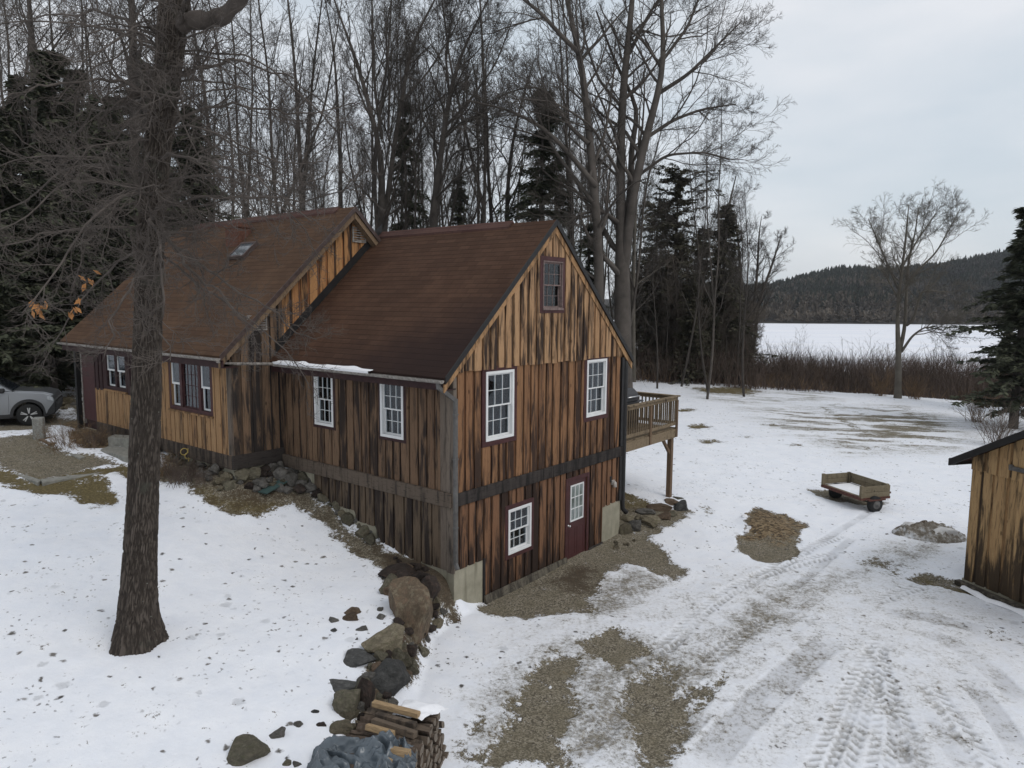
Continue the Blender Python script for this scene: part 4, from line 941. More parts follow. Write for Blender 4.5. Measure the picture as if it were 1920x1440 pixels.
for i in range(1, 34): baluster(D1 + .02, DB0 + .1 + (DB1 - DB0 - .2) * i / 34)
for (x, y) in ((D1 - .03, DB0 + .03), ((D0 + D1) / 2 + .05, DB0 + .03), (D1 - .03, (DB0 + DB1) / 2), (D1 - .03, DB1 - .05)):
    mb = MB(); mb.box(x - .045, x + .045, y - .06, y - .01, DF - .28, DF + .86); mb.build('rail_post', M['deck_post'], deck)
for (x, y, z0) in ((D1 - .16, DB0 + .1, .2), (D1 - .16, DB1 - .2, .4)):
    mb = MB(); mb.box(x - .07, x + .07, y - .05, y + .09, z0 - .3, DF - .3); mb.build('post', M['deck_post'], deck)
    mb = MB(); mb.beam((x, y + .02, DF - .85), (x - .5, y + .02, DF - .32), .07, .09); mb.build('brace', M['deck_post'], deck)

gp = h2w(8.75, 1.25)
grill = empty('barbecue_grill', (gp[0], gp[1], DF), YAW, 'black covered barbecue grill with a silver handle standing on the deck', 'grill')
mb = MB(); mb.prism([(-.32, .85), (.32, .85), (.32, 1.0), (.2, 1.2), (-.12, 1.25), (-.32, 1.08)], 'x', -.42, .42); mb.build('lid', M['grill_cover'], grill, bevel=.04, recalc=True)
mb = MB(); mb.box(-.42, .42, -.32, .32, .66, .848); mb.build('firebox', M['black_paint'], grill, bevel=.02)
mb = MB(); mb.box(-.4, .4, -.3, .3, .06, .655); mb.build('cabinet', M['black_metal'], grill, bevel=.01)
mb = MB(); mb.tube([(-.34, -.38, 1.02), (.34, -.38, 1.02)], .02, 10); mb.box(-.33, -.3, -.38, -.3, 1.0, 1.03); mb.box(.3, .33, -.38, -.3, 1.0, 1.03); mb.build('handle', M['metal_bright'], grill)
for q in (-1, 1):
    mb = MB(); mb.box(q * .44 if q > 0 else -.8, .8 if q > 0 else -.44, -.28, .28, .8, .84); mb.build('side_shelf', M['grill_cover'], grill, bevel=.01)
for (x, y) in ((-.36, -.26), (.36, -.26), (-.36, .26), (.36, .26)):
    mb = MB(); mb.lathe((x, y - .02, .04), (0, 1, 0), [(0, .04), (.04, .04)], 14); mb.build('caster', M['rubber'], grill)
# ------------------------------------------------------------------ shed on the right
sh_rz = math.atan2(-.962, .274); SH = (10.68, 16.30)
shed = empty('shed', (SH[0], SH[1], 0), sh_rz, 'tan knotty board shed with a brown roof at the right of the drive', 'shed')
SWD, SE, SZ, SS = 4.6, -.36, 2.86, .56
sroof = lambda x: SZ + SS * (min(x, SWD - x) - SE)
siding('wall_siding', gab, 0, SWD, .06, 2.74, [], 'wood_shed', shed, 0, bw=.26, gap=.075, proud=.028)
siding('gable_siding', gab, 0, SWD, 2.7, lambda a: sroof(a) - .12, [], 'wood_shed', shed, .03, bw=.26, gap=.075, breaks=(SWD / 2,))
mb = MB(); mb.box(0, .04, 0.06, 5.5, .05, 3.0); mb.box(SWD - .04, SWD, .06, 5.5, .05, 3.0); mb.box(0, SWD, 5.46, 5.5, .05, 3.0); mb.build('side_wall', M['wood_shed'], shed)
mb = MB(); mb.box(-.032, -.001, -.0, .11, .06, 2.9); mb.build('corner_board', M['black_metal'], shed)
mb = MB(); mb.box(-.06, SWD, -.02, 5.5, -.25, .05); mb.build('footing', M['concrete'], shed)
mb = MB(); zr_ = SZ + SS * (SWD / 2 - SE)
mb.prism([(SE, SZ), (SWD / 2, zr_), (SWD / 2, zr_ - .07), (SE, SZ - .07)], 'y', -.3, 5.8); mb.prism([(SWD - SE, SZ), (SWD / 2 + .001, zr_), (SWD / 2 + .001, zr_ - .07), (SWD - SE, SZ - .07)], 'y', -.3, 5.8)
rs = mb.build('roof', M['roof_shed'], shed, recalc=True)
mb = MB()
for q in (1, -1):
    xe, xm = (SE, SWD / 2) if q > 0 else (SWD - SE, SWD / 2 + .001)
    mb.prism([(xe, SZ + .008), (xm, zr_ + .008), (xm, zr_ - .16), (xe, SZ - .16)], 'y', -.33, -.301)
mb.prism([(SE - .028, SZ + .004), (SE - .001, SZ + .02), (SE - .001, SZ - .16), (SE - .028, SZ - .16)], 'y', -.33, 5.8)
mb.build('fascia', M['black_metal'], rs, recalc=True)
mb = MB(); mb.beam((.95, -.1, 2.93), (4.3, -.1, 2.93), .05, .09); mb.box(.95, 1.02, -.13, -.06, 2.88, 3.0)
mb.build('door_rail', M['metal_grey'], shed)
siding('sliding_door', gab, 1.2, 3.4, .1, 2.86, [], 'wood_shed', shed, .075, bw=.24, gap=.07)
mb = MB(); mb.box(.0, 4.0, -.32, -.16, -.05, .06); o = mb.build('kerb_beam', M['skirt_grey'], None, (SH[0], SH[1], 0), (0, 0, sh_rz), bevel=.01); tag(o, 'long grey timber kerb lying along the foot of the shed', 'timber')
mb = MB(); vs, fs = [], []
for i in range(61):
    x = .3 + i * .06; h = .02 + .06 * vnoise(np.array([x * 4.]), np.array([3.]), 8)[0]; c = -.44 + .05 * math.sin(x * 5)
    vs += [(x, c - .09, -.01), (x, c - .03, h), (x, c + .04, h), (x, c + .09, -.01)]
for i in range(60):
    for j in range(3): fs.append((4 * i + j, 4 * i + 4 + j, 4 * i + 5 + j, 4 * i + 1 + j))
mb.add(vs, fs, smooth=True); o = mb.build('snow_ridge', M['snow'], None, (SH[0], SH[1], 0), (0, 0, sh_rz), recalc=True); tag(o, 'narrow ridge of snow along the foot of the shed', 'snow', kind='stuff')

# ------------------------------------------------------------------ utility trailer
A_, B_, C_ = at_z(1542, 905, .55)[:2], at_z(1615, 930, .55)[:2], at_z(1677, 932, .55)[:2]
tx = (B_ - A_); TW = np.linalg.norm(tx); tx /= TW; ty = np.array([-tx[1], tx[0]]); TLn = 1.08
tr_rz = math.atan2(tx[1], tx[0]); tz = gz(*(A_ + tx * TW / 2 + ty * .5))
trailer = empty('utility_trailer', (A_[0], A_[1], tz), tr_rz, 'small open utility trailer with weathered plank sides on two black wheels', 'trailer')
BZ = .5; SHT = .34
mb = MB()
for i in range(7): mb.box(0.02, TW - .02, .02 + i * .15, .02 + i * .15 + .147, BZ - .03, BZ)
mb.build('bed', M['trailer_wood'], trailer)
mb = MB(); mb.box(0, TW, -.03, .018, BZ - .1, BZ - .005); mb.box(0, TW, TLn, TLn + .04, BZ - .1, BZ - .03); mb.box(-.03, 0, -.03, TLn, BZ - .1, BZ - .03); mb.box(TW, TW + .03, -.03, TLn, BZ - .1, BZ - .03); mb.beam((TW / 2, TLn, BZ - .08), (TW / 2, TLn + .9, BZ - .2), .06, .06); mb.build('frame', M['rust_red'], trailer)
def plank_side(x0, y0, x1, y1, z0, z1, name='side_panel'):
    mb = MB(); d = np.array([x1 - x0, y1 - y0, 0]); L = np.linalg.norm(d); d /= L; nrm = np.array([-d[1], d[0], 0])
    for k in range(2):
        za, zb = z0 + (z1 - z0) * k / 2 + .004 * k, z0 + (z1 - z0) * (k + 1) / 2 - .004
        mb.obox(np.array([(x0 + x1) / 2, (y0 + y1) / 2, (za + zb) / 2]), d * L / 2, nrm * .018, np.array([0, 0, (zb - za) / 2]))
    return mb.build(name, M['trailer_wood'], trailer, bevel=.004)
plank_side(.02, -.02, .02, TLn + .02, BZ + .01, BZ + SHT); plank_side(.04, TLn, TW - .04, TLn, BZ + .01, BZ + SHT, 'front_panel'); plank_side(TW - .02, -.02, TW - .02, TLn + .02, BZ - .06, BZ + SHT * .95)
for (x, y) in ((.02, .02), (.05, TLn - .06), (TW - .06, TLn - .06), (TW - .02, .02)):
    mb = MB(); mb.box(x - .045, x + .045, y - .045, y + .045, BZ - .08, BZ + SHT + .015); mb.build('stake', M['trailer_wood'], trailer)
mb = MB(); mb.tube([(.0, .48, .26), (TW, .48, .26)], .022, 8); mb.build('axle', M['black_metal'], trailer)
for x, q in ((.1, -1), (TW + .06, 1)):
    mb = MB(); mb.lathe((x - .085, .48, .26), (1, 0, 0), [(0, .16), (.01, .235), (.035, .26), (.135, .26), (.16, .235), (.17, .16)], 26); wh = mb.build('wheel', M['rubber'], trailer)
    mb = MB(); mb.lathe((x + q * .07 - .02, .48, .26), (1, 0, 0), [(0, .15), (.02, .155), (.035, .13), (.04, .05), (.06, .045), (.062, .001)] if q > 0 else [(0, .001), (.002, .05), (.02, .13), (.04, .15)], 22); mb.build('rim', M['metal_grey'], wh)
mb = MB(); mb.prism([(.17, .40), (.79, .40), (.79, .44), (.17, .44)], 'x', TW - .02, TW + .17); mb.build('fender', M['rust_red'], trailer)
mb = MB(); vs = []; n = 12
for j in range(n + 1):
    for i in range(n + 1): vs.append((.12 + (TW - .3) * i / n, .1 + (TLn - .2) * j / n, BZ + .002 + .05 * fbm(np.array([i * .5]), np.array([j * .5]), 7)[0] * (0 < i < n) * (0 < j < n)))
mb.add(vs, [(j * 13 + i, j * 13 + i + 1, j * 13 + i + 14, j * 13 + i + 13) for j in range(n) for i in range(n)], smooth=True)
o = mb.build('snow_patch', M['snow'], None, (A_[0], A_[1], tz), (0, 0, tr_rz)); tag(o, 'flat sheet of snow lying in the bed of the trailer', 'snow', kind='stuff')

# ------------------------------------------------------------------ silver car at the left edge
def mat_paint(name, col, metal=.55, rough=.3):
    g = G(name); n = g.noise(g.coord(), 400, 2)
    g.bs.inputs['Coat Weight'].default_value = .6; g.bs.inputs['Coat Roughness'].default_value = .08
    return g.out(g.ramp(n, [(.3, tuple(c * .93 for c in col)), (.7, col)]), rough, None, .5, metal)
M['car_silver'] = mat_paint('car_silver', (.24, .25, .265)); M['car_plastic'] = mat_plain('car_plastic', (.028, .028, .029), .2, 30, .65, .1)
M['car_glass'] = mat_plain('car_glass', (.02, .024, .03), .2, 2, .05, 0, spec=1.0); M['alloy'] = mat_plain('alloy', (.5, .5, .5), .1, 8, .35, 0, metal=.8); M['lamp_clear'] = mat_plain('lamp_clear', (.3, .32, .34), .4, 18, .08, 0, spec=1.0)
CRZ = R(26); wf = at_y(57, 800, 23.2)[:2]                # right front wheel on the ground
ch = np.array([math.cos(CRZ), math.sin(CRZ)]); cl = np.array([-math.sin(CRZ), math.cos(CRZ)])
co = wf + cl * .79 - ch * .0; cz = gz(*wf) + .0
car = empty('parked_car', (co[0], co[1], cz), CRZ, 'silver suv with dark wheel arches parked on gravel at the left edge', 'car')
XF, XB, WB = 0.0, -2.69, .36
def arc(cx, r_, a0, a1, n=14): return [(cx + r_ * math.cos(t), WB + r_ * math.sin(t)) for t in np.linspace(R(a0), R(a1), n)]
prof = [(.88, .42), (.93, .62), (.91, .83), (.80, .98), (.45, 1.06), (-.35, 1.13), (-3.55, 1.13), (-3.62, .95), (-3.62, .45), (-3.1, .3)] + arc(XB, .43, -12, 192)[::1][::-1][::-1] + [(-2.2, .3), (-.46, .3)]
prof = [(.88, .42), (.93, .62), (.91, .83), (.80, .98), (.45, 1.06), (-.35, 1.13), (-3.55, 1.13), (-3.64, .95), (-3.62, .45), (-3.15, .34)] + arc(XB, .43, 183, -3) + [(-2.2, .30), (-.5, .30)] + arc(XF, .43, 183, -3) + [(.5, .36)]
mb = MB(); mb.prism(prof, 'y', -.9, .9); mb.build('body', M['car_silver'], car, bevel=.05, recalc=True)
mb = MB(); mb.prism([(.86, .99), (.45, 1.08), (-.38, 1.15), (-.42, 1.10), (.40, 1.03), (.84, .93)], 'y', -.74, .74); mb.build('hood', M['car_silver'], car, bevel=.02, recalc=True)
cab = [(-.40, 1.12), (-1.15, 1.60), (-1.5, 1.66), (-2.9, 1.64), (-3.3, 1.5), (-3.56, 1.12)]
vs = [(x, -.86 + (z - 1.12) * .32, z) for x, z in cab] + [(x, .86 - (z - 1.12) * .32, z) for x, z in cab]; k = len(cab)
mb = MB(); mb.add(vs, [tuple(range(k)), tuple(range(k, 2 * k))[::-1]] + [(i, (i + 1) % k, k + (i + 1) % k, k + i) for i in range(k)]); mb.build('cabin', M['car_silver'], car, bevel=.04, recalc=True)
mb = MB(); mb.add([(-.44, -.74, 1.16), (-1.12, -.62, 1.585), (-1.12, .62, 1.585), (-.44, .74, 1.16), (-.42, -.74, 1.165), (-1.1, -.62, 1.6), (-1.1, .62, 1.6), (-.42, .74, 1.165)], [(0, 1, 2, 3), (4, 7, 6, 5), (0, 4, 5, 1), (1, 5, 6, 2), (2, 6, 7, 3), (3, 7, 4, 0)]); mb.build('windshield', M['car_glass'], car, recalc=True)
for q in (-1, 1):
    for (pts) in ([(-.62, 1.17), (-1.2, 1.55), (-1.62, 1.58), (-1.62, 1.17)], [(-1.7, 1.17), (-1.7, 1.58), (-2.55, 1.57), (-2.6, 1.17)]):
        vs = [(x, q * (.868 - (z - 1.12) * .32), z) for x, z in pts] + [(x, q * (.85 - (z - 1.12) * .32), z) for x, z in pts]
        mb = MB(); mb.add(vs, [(0, 1, 2, 3), (7, 6, 5, 4)] + [(i, (i + 1) % 4, 4 + (i + 1) % 4, 4 + i) for i in range(4)]); mb.build('side_window', M['car_glass'], car, recalc=True)
    for (x0, x1) in ((-1.62, -.52), (-2.62, -1.66)):
        mb = MB(); mb.prism([(x0, .40), (x1 - .04, .40), (x1, .7), (x1, 1.10), (x0, 1.10)], 'y', q * .898, q * .912); dr = mb.build('door', M['car_silver'], car, bevel=.012, recalc=True)
        mb = MB(); mb.box(x0 + .08, x0 + .3, q * .912 if q > 0 else -.935, .935 if q > 0 else -.912, .93, .965); mb.build('handle', M['car_silver'], dr, bevel=.01)
    for cx in (XF, XB):
        ring = arc(cx, .515, 186, -6, 20) + arc(cx, .425, -6, 186, 20)
        mb = MB(); mb.prism(ring, 'y', q * .88, q * .925); mb.build('wheel_arch', M['car_plastic'], car, recalc=True)
        mb = MB(); mb.lathe((cx, q * .905, WB), (0, -q, 0), [(0, .25), (.012, .33), (.04, .36), (.19, .36), (.22, .33), (.225, .25)], 36); wh = mb.build('wheel', M['rubber'], car)
        mb = MB(); mb.lathe((cx, q * .87, WB), (0, -q, 0), [(0, .235), (.02, .25), (.03, .22), (.1, .215)], 30); mb.lathe((cx, q * .9, WB), (0, -q, 0), [(0, .05), (.05, .06)], 14)
        for i in range(5):
            t0 = 2 * math.pi * i / 5 + .3
            for dt in (-.13, .13): p = np.array([math.cos(t0), 0, math.sin(t0)]); e_ = np.array([math.cos(t0 + dt), 0, math.sin(t0 + dt)]); mb.beam(np.array([cx, q * .885, WB]) + p * .05, np.array([cx, q * .89, WB]) + e_ * .235, .03, .045, (0, 1, 0))
        mb.build('rim', M['alloy'], wh)
        mb = MB(); mb.lathe((cx, q * .80, WB), (0, -q, 0), [(0, .24), (.01, .24)], 24); mb.build('brake', M['black_metal'], wh)
    mb = MB(); mb.prism([(.62, .80), (.90, .77), (.86, .90), (.55, .97)], 'y', q * .78, q * .918); mb.build('headlight', M['lamp_clear'], car, bevel=.015, recalc=True)
    mb = MB(); mb.prism([(-2.16, .27), (-.5, .27), (-.5, .41), (-2.16, .41)], 'y', q * .87, q * .92); mb.build('rocker_panel', M['car_plastic'], car, bevel=.015, recalc=True)
    mb = MB(); mb.box(-.78, -.6, q * .9 if q > 0 else -1.08, 1.08 if q > 0 else -.9, 1.12, 1.26); mb.build('mirror', M['car_plastic'], car, bevel=.03)
mb = MB(); mb.prism([(.5, .30), (.90, .36), (.965, .5), (.965, .76), (.90, .78), (.6, .5)], 'y', -.912, .912); mb.build('bumper', M['car_plastic'], car, bevel=.03, recalc=True)
mb = MB(); mb.box(.93, .975, -.6, .6, .6, .78); mb.build('grille', M['black_metal'], car, bevel=.01)
mb = MB(); mb.box(-3.2, .5, -.8, .8, .25, .34); mb.build('underbody', M['black_metal'], car)

def walk(o):
    for c in o.children: yield c; yield from walk(c)
for o in walk(car):                                     # blunt nose: everything ahead of the front tyre drawn in
    me_ = o.data; co_ = np.empty(len(me_.vertices) * 3, np.float32); me_.vertices.foreach_get('co', co_); co_ = co_.reshape(-1, 3); f_ = co_[:, 0] > .37; co_[f_, 0] = .37 + (co_[f_, 0] - .37) * .66; me_.vertices.foreach_set('co', co_.ravel()); me_.update()
# ------------------------------------------------------------------ rocks
def rock_mesh(seed, sub=3, jag=.35, flat=0.0):
    bm = bmesh.new(); bmesh.ops.create_icosphere(bm, subdivisions=sub, radius=1)
    r_ = random.Random(seed); cuts = [(Vector((r_.gauss(0, 1), r_.gauss(0, 1), r_.gauss(0, 1))).normalized(), r_.uniform(.5, .88)) for _ in range(13)]
    for v in bm.verts:
        p = v.co.copy()
        for n_, d_ in cuts:
            e = p.dot(n_) - d_
            if e > 0: p -= n_ * e * .97
        q = p * 1.6 + Vector((seed * 3.1, seed * 1.7, 0))
        p *= 1 + jag * (mnoise.noise(q) * .45 + mnoise.noise(q * 3) * .14 + mnoise.noise(q * 9) * .07)
        v.co = p
    me = bpy.data.meshes.new('stone'); bm.to_mesh(me); bm.free()
    me.update()
    return me
ROCKS = [rock_mesh(i, 4) for i in range(12)]
rk_n = 0
def rock(name, p, size, mat, label, cat='rock', group=None, rz=None, tilt=(0, 0), seed=None):
    global rk_n
    base = ROCKS[(rk_n if seed is None else seed) % 12]; key = base.name + '_' + mat; rk_n += 1
    me = bpy.data.meshes.get(key)
    if me is None: me = base.copy(); me.name = key; me.materials.append(M[mat])
    o = bpy.data.objects.new(name, me); C.objects.link(o); o.location = p; o.scale = size
    o.rotation_euler = (tilt[0], tilt[1], random.uniform(0, 6.28) if rz is None else rz)
    return tag(o, label, cat, group)
def prock(px, py, wpx, hpx, mat, label, name='boulder', group=None, seed=None, depth=.9, sink=.25, rz=0.0, tilt=(0, 0), dx=0, dy=0, dzz=0):
    """rock whose outline in the photo is about wpx by hpx around (px,py)"""
    p = at(px, py); dist = np.linalg.norm(p - np.array([0, 0, EYE])); w, h = wpx * dist / F / 2 * 1.1, hpx * dist / F / 2 * 1.1
    zs_ = max(h * 1.0 - .35 * w * depth, h * .55) if name == 'boulder' else h * .95
    v_ = (p - np.array([0, 0, EYE])) * np.array([1, 1, 0]); v_ /= np.linalg.norm(v_); p = p + v_ * w * sink * .5 + np.array([0, 0, zs_ * (.34 if name == 'boulder' else .42)])
    return rock(name, (p[0] + dx, p[1] + dy, p[2] + dzz), (w * 1.12, w * depth * 1.1, zs_ * 1.15), mat, label, 'boulder' if name == 'boulder' else 'stone', group, rz, tilt, seed)
big = [(748, 1077, 64, 40, 'rock_dark', 'dark reddish boulder topping the wall by the concrete corner', 0, .8), (792, 1092, 34, 34, 'rock_dark', 'small dark boulder wedged against the concrete corner', 1, .9),
       (808, 1118, 34, 56, 'rock_dark', 'dark boulder standing between the tall slab and the concrete', 2, .9), (720, 1218, 68, 74, 'rock_tan', 'mottled tan boulder just below the tall slab', 4, .9),
       (677, 1242, 60, 40, 'rock_slate', 'pointed slate coloured boulder poking out of the snow', 5, .8), (768, 1256, 34, 38, 'rock_moss', 'olive boulder at the foot of the wall on the drive side', 6, .9),
       (728, 1282, 76, 72, 'rock_slate', 'large rounded dark grey boulder behind the firewood', 7, .95), (643, 1290, 56, 28, 'rock_slate', 'low dark slate boulder curving out of the snow edge', 8, .7),
       (682, 1280, 24, 34, 'rock_grey', 'narrow upright grey boulder left of the large dark one', 9, .9), (656, 1328, 50, 60, 'rock_moss', 'mossy brown boulder left of the firewood', 10, .9),
       (684, 1322, 36, 74, 'rock_dark', 'tall dark boulder hard against the firewood', 11, .8), (645, 1374, 40, 38, 'rock_tan', 'round tan boulder above the tarp', 3, .95),
       (722, 1116, 20, 44, 'rock_moss', 'slim mossy boulder on the snowy side of the tall slab', 4, .7), (757, 1103, 28, 26, 'rock_grey', 'small grey boulder perched on top of the tall slab', 6, .9), (748, 1121, 28, 20, 'rock_slate', 'dark oval cobble perched on the slab beside the snow', 9, .9),
       (690, 1395, 40, 44, 'rock_dark', 'dark boulder half under the tarp', 2, .9), (772, 1225, 26, 30, 'rock_dark', 'dark boulder low in the wall under the tall slab', 10, .9)]
for (px, py, w, h, mt, lb, sd_, dp) in big: prock(px, py, w, h, mt, lb, seed=sd_, depth=dp)
ps = at(770, 1165); rock('boulder', (ps[0] + .04, ps[1] + .1, ps[2] + .1), (.52, .46, 1.0), 'rock_red', 'tallest boulder of the wall, a reddish brown slab on end', 'boulder', None, .5, (.18, -.1), 5)
for (px, py, w, h, mt, lb) in [(657, 1164, 34, 20, 'rock_brown', 'reddish stone in the little ring of stones on the snow'), (661, 1151, 32, 14, 'rock_brown', 'long brown stone at the back of the little ring on the snow'), (625, 1168, 16, 16, 'rock_grey', 'grey stone at the left of the little ring on the snow'),
      (678, 1184, 24, 14, 'rock_grey', 'flat grey stone right of the little ring on the snow'), (714, 1147, 12, 12, 'rock_grey', 'upper of two pebbles beside the tall slab'), (714, 1163, 16, 17, 'rock_grey', 'lower of two pebbles beside the tall slab'), (669, 1203, 8, 8, 'rock_dark', 'tiny dark pebble on snow above the pointed slate boulder'),
      (592, 1339, 13, 10, 'rock_slate', 'small dark stone alone on snow up left of the tarp'), (560, 1363, 15, 12, 'rock_grey', 'small grey stone on snow left of the tarp'), (604, 1364, 17, 12, 'rock_dark', 'dark stone on snow just above the tarp'), (521, 1383, 24, 22, 'rock_grey', 'round grey stone on snow well left of the tarp'),
      (470, 1417, 66, 38, 'rock_moss', 'big flat mossy stone at the bottom edge of the snowy lawn'), (625, 1186, 18, 10, 'rock_slate', 'thin slate chip below the little ring of stones'), (538, 1437, 18, 14, 'rock_moss', 'small stone at the left end of the tarp'), (556, 1438, 14, 14, 'rock_grey', 'grey stone tucked under the end of the tarp')]:
    prock(px, py, w, h, mt, lb, 'stone', sink=.0, depth=.8)
# fieldstone wall beyond the gable's far corner
for (px, py, w, h, mt, lb) in [(1171, 998, 27, 40, 'rock_tan', 'tilted tan boulder at the concrete end of the corner stone wall'), (1192, 991, 26, 30, 'rock_grey', 'upright grey boulder second from the concrete in the corner wall'), (1175, 974, 30, 20, 'rock_tan', 'pale boulder on top of the corner wall near the concrete'), (1198, 973, 17, 14, 'rock_tan', 'small tan stone wedged mid way in the corner wall'),
      (1211, 962, 32, 19, 'rock_grey', 'flat grey boulder on top in the middle of the corner wall'), (1221, 982, 36, 30, 'rock_tan', 'large rough tan boulder low in the middle of the corner wall'), (1238, 954, 42, 20, 'rock_brown', 'long brown boulder on top of the corner wall'), (1244, 972, 26, 23, 'rock_brown', 'brown boulder low in the corner wall below the long one'),
      (1261, 945, 30, 22, 'rock_brown', 'brown boulder beside the foot of the deck post'), (1277, 956, 28, 34, 'rock_slate', 'last grey boulder of the corner wall past the deck post'), (1261, 966, 18, 15, 'rock_moss', 'mossy stone low beside the last grey boulder'), (1270, 936, 18, 12, 'rock_moss', 'mossy stone at the back of the deck post foot'), (1183, 958, 14, 10, 'rock_tan', 'little stone at the upper back of the corner wall')]:
    prock(px, py, w, h, mt, lb, sink=.15)
for i in range(10): px, py = random.uniform(1150, 1195), random.uniform(1012, 1030); prock(px, py, random.uniform(4, 9), random.uniform(4, 7), 'rock_tan', 'small tan rubble stone scattered below the corner stone wall', 'stone', 'rubble below the corner stone wall', sink=0)
# rubble bank along the foundations
def in_poly(p, poly):
    c = False; n = len(poly)
    for i in range(n):
        (x0, y0), (x1, y1) = poly[i], poly[(i + 1) % n]
        if (y0 > p[1]) != (y1 > p[1]) and p[0] < (x1 - x0) * (p[1] - y0) / (y1 - y0) + x0: c = not c
    return c
def scatter(poly, n, smin, smax, mats, label, group, mind=.66):
    got = []; tries = 0; xs_ = [p[0] for p in poly]; ys_ = [p[1] for p in poly]
    while len(got) < n and tries < 6000:
        tries += 1; p = (random.uniform(min(xs_), max(xs_)), random.uniform(min(ys_), max(ys_))); s = random.uniform(smin, smax)
        if in_poly(p, poly) and all(math.hypot(p[0] - q[0], (p[1] - q[1]) * 1.3) > (s + q[2]) * .5 * mind for q in got): got.append((p[0], p[1], s))
    for (px, py, s) in got: prock(px, py, s, s * random.uniform(.65, .9), random.choice(mats), label, 'stone', group, sink=0, rz=random.uniform(0, 6), tilt=(random.uniform(-.3, .3), random.uniform(-.3, .3)))
scatter([(445, 900), (520, 872), (560, 868), (595, 892), (597, 930), (560, 925), (520, 918), (470, 925)], 90, 16, 30, ['rock_grey', 'rock_grey', 'rock_moss', 'rock_dark'], 'grey fieldstone heaped in the inner corner of the house walls', 'stones heaped in the inner corner of the house')
scatter([(318, 842), (380, 862), (435, 884), (450, 905), (430, 918), (380, 895), (318, 868)], 70, 12, 23, ['rock_tan', 'rock_tan', 'rock_grey', 'rock_moss'], 'pale tan fieldstone under the sill of the picture window wall', 'stones under the picture window wall')
scatter([(600, 930), (640, 955), (700, 985), (712, 1012), (698, 1020), (668, 990), (620, 955), (598, 942)], 44, 14, 28, ['rock_tan', 'rock_moss', 'rock_grey'], 'tan fieldstone lined up along the foot of the long wall', 'stones along the foot of the long wall')
prock(1610, 733, 70, 14, 'rock_dark', 'low dark earthy mound at the yard edge by the lone tree', 'boulder', seed=3, sink=0)
prock(685, 1000, 34, 30, 'rock_tan', 'largest tan boulder against the foot of the long wall', sink=.1); prock(672, 978, 30, 26, 'rock_grey', 'grey cracked boulder next to the largest at the long wall foot', sink=.1)
prock(432, 914, 22, 22, 'rock_moss', 'square mossy stone standing below the main house corner', 'stone', sink=.1); prock(416, 917, 12, 8, 'rock_tan', 'pale flat stone left of the square mossy one', 'stone', sink=0)
scatter([(722, 1065), (850, 1140), (815, 1180), (785, 1240), (755, 1300), (700, 1385), (645, 1385), (662, 1300), (705, 1215), (735, 1150)], 60, 13, 30, ['rock_grey', 'rock_moss', 'rock_brown', 'rock_dark', 'rock_tan'], 'smaller stone packed between the big boulders of the retaining wall', 'stones packed between the wall boulders', .7)
scatter([(735, 1045), (765, 1052), (800, 1070), (800, 1085), (750, 1068)], 9, 9, 18, ['rock_brown', 'rock_dark'], 'brown stone in the earth above the dark reddish boulder', 'stones in the earth behind the wall top')
scatter([(-60, 690), (100, 690), (130, 712), (60, 726), (-60, 726)], 26, 18, 34, ['rock_moss', 'rock_dark', 'rock_grey'], 'mossy dark boulder in the low wall behind the silver car', 'boulders in the low wall behind the car')
scatter([(95, 762), (140, 752), (150, 760), (110, 772)], 6, 8, 16, ['rock_tan', 'rock_grey'], 'pale stone in the drive in front of the silver car', 'stones in the drive by the porch')
# stray snow lumps around the gravel mound
for (px, py, s) in ((1396, 972, 11), (1404, 991, 8), (1399, 998, 10), (1382, 1003, 9), (1128, 1275, 6), (1032, 1290, 6), (972, 1322, 9), (1100, 1235, 7), (975, 1350, 7)): prock(px, py, s, s * .8, 'snow', 'small rounded lump of snow at the edge of bare gravel', 'snow_lump', 'snow lumps at the edges of bare gravel', sink=0)
# dirty snow heap by the shed
hp_ = at(1742, 1008); n = 46; gxx, gyy = np.meshgrid(np.linspace(-1, 1, n), np.linspace(-1, 1, n)); rr_ = np.sqrt((gxx / .95) ** 2 + (gyy / .8) ** 2)
hh = np.clip(1 - rr_, 0, 1) ** .6 * .38 * (.5 + 1.2 * fbm(gxx * 2.6 + 5, gyy * 2.6, 71, 5)) + np.abs(fbm(gxx * 7, gyy * 7, 73, 4) - .5) * .42 * (rr_ < .95) - .06
V_ = np.stack([gxx.ravel() * 1.05, gyy.ravel() * .75, hh.ravel()], 1); ix = np.arange(n * n).reshape(n, n)
me = np_mesh('snow_heap', V_, [np.stack([ix[:-1, :-1], ix[:-1, 1:], ix[1:, 1:], ix[1:, :-1]], -1).reshape(-1, 4)], True)
def mat_heap():
    g = G('dirty_snow'); v = g.coord(); n_ = g.noise(v, 5, 7, .7); z = g.sep(v)[2]
    return g.out(g.ramp(g.math('ADD', n_, g.math('MULTIPLY', z, .3)), [(.34, (.66, .67, .69)), (.46, (.46, .46, .46)), (.56, (.22, .2, .17)), (.7, (.10, .08, .06))]), .85, g.bump(n_, .6, .05), .2)
tag(link_mesh('snow_heap', me, mat_heap(), None, (hp_[0], hp_[1], hp_[2]), (0, 0, -.25)), 'heap of dirty ploughed snow left of the shed', 'snow heap')
for (px, py, w, h, lb) in ((1704, 990, 26, 14, 'grey icy chunk at the left end of the ploughed heap'), (1732, 992, 22, 18, 'brown muddy chunk on top of the ploughed heap'), (1772, 1012, 38, 26, 'large grey icy chunk at the shed end of the ploughed heap')):
    prock(px, py, w, h, 'rock_brown' if 'muddy' in lb else 'snow_dirty', lb, 'snow_chunk', sink=0)

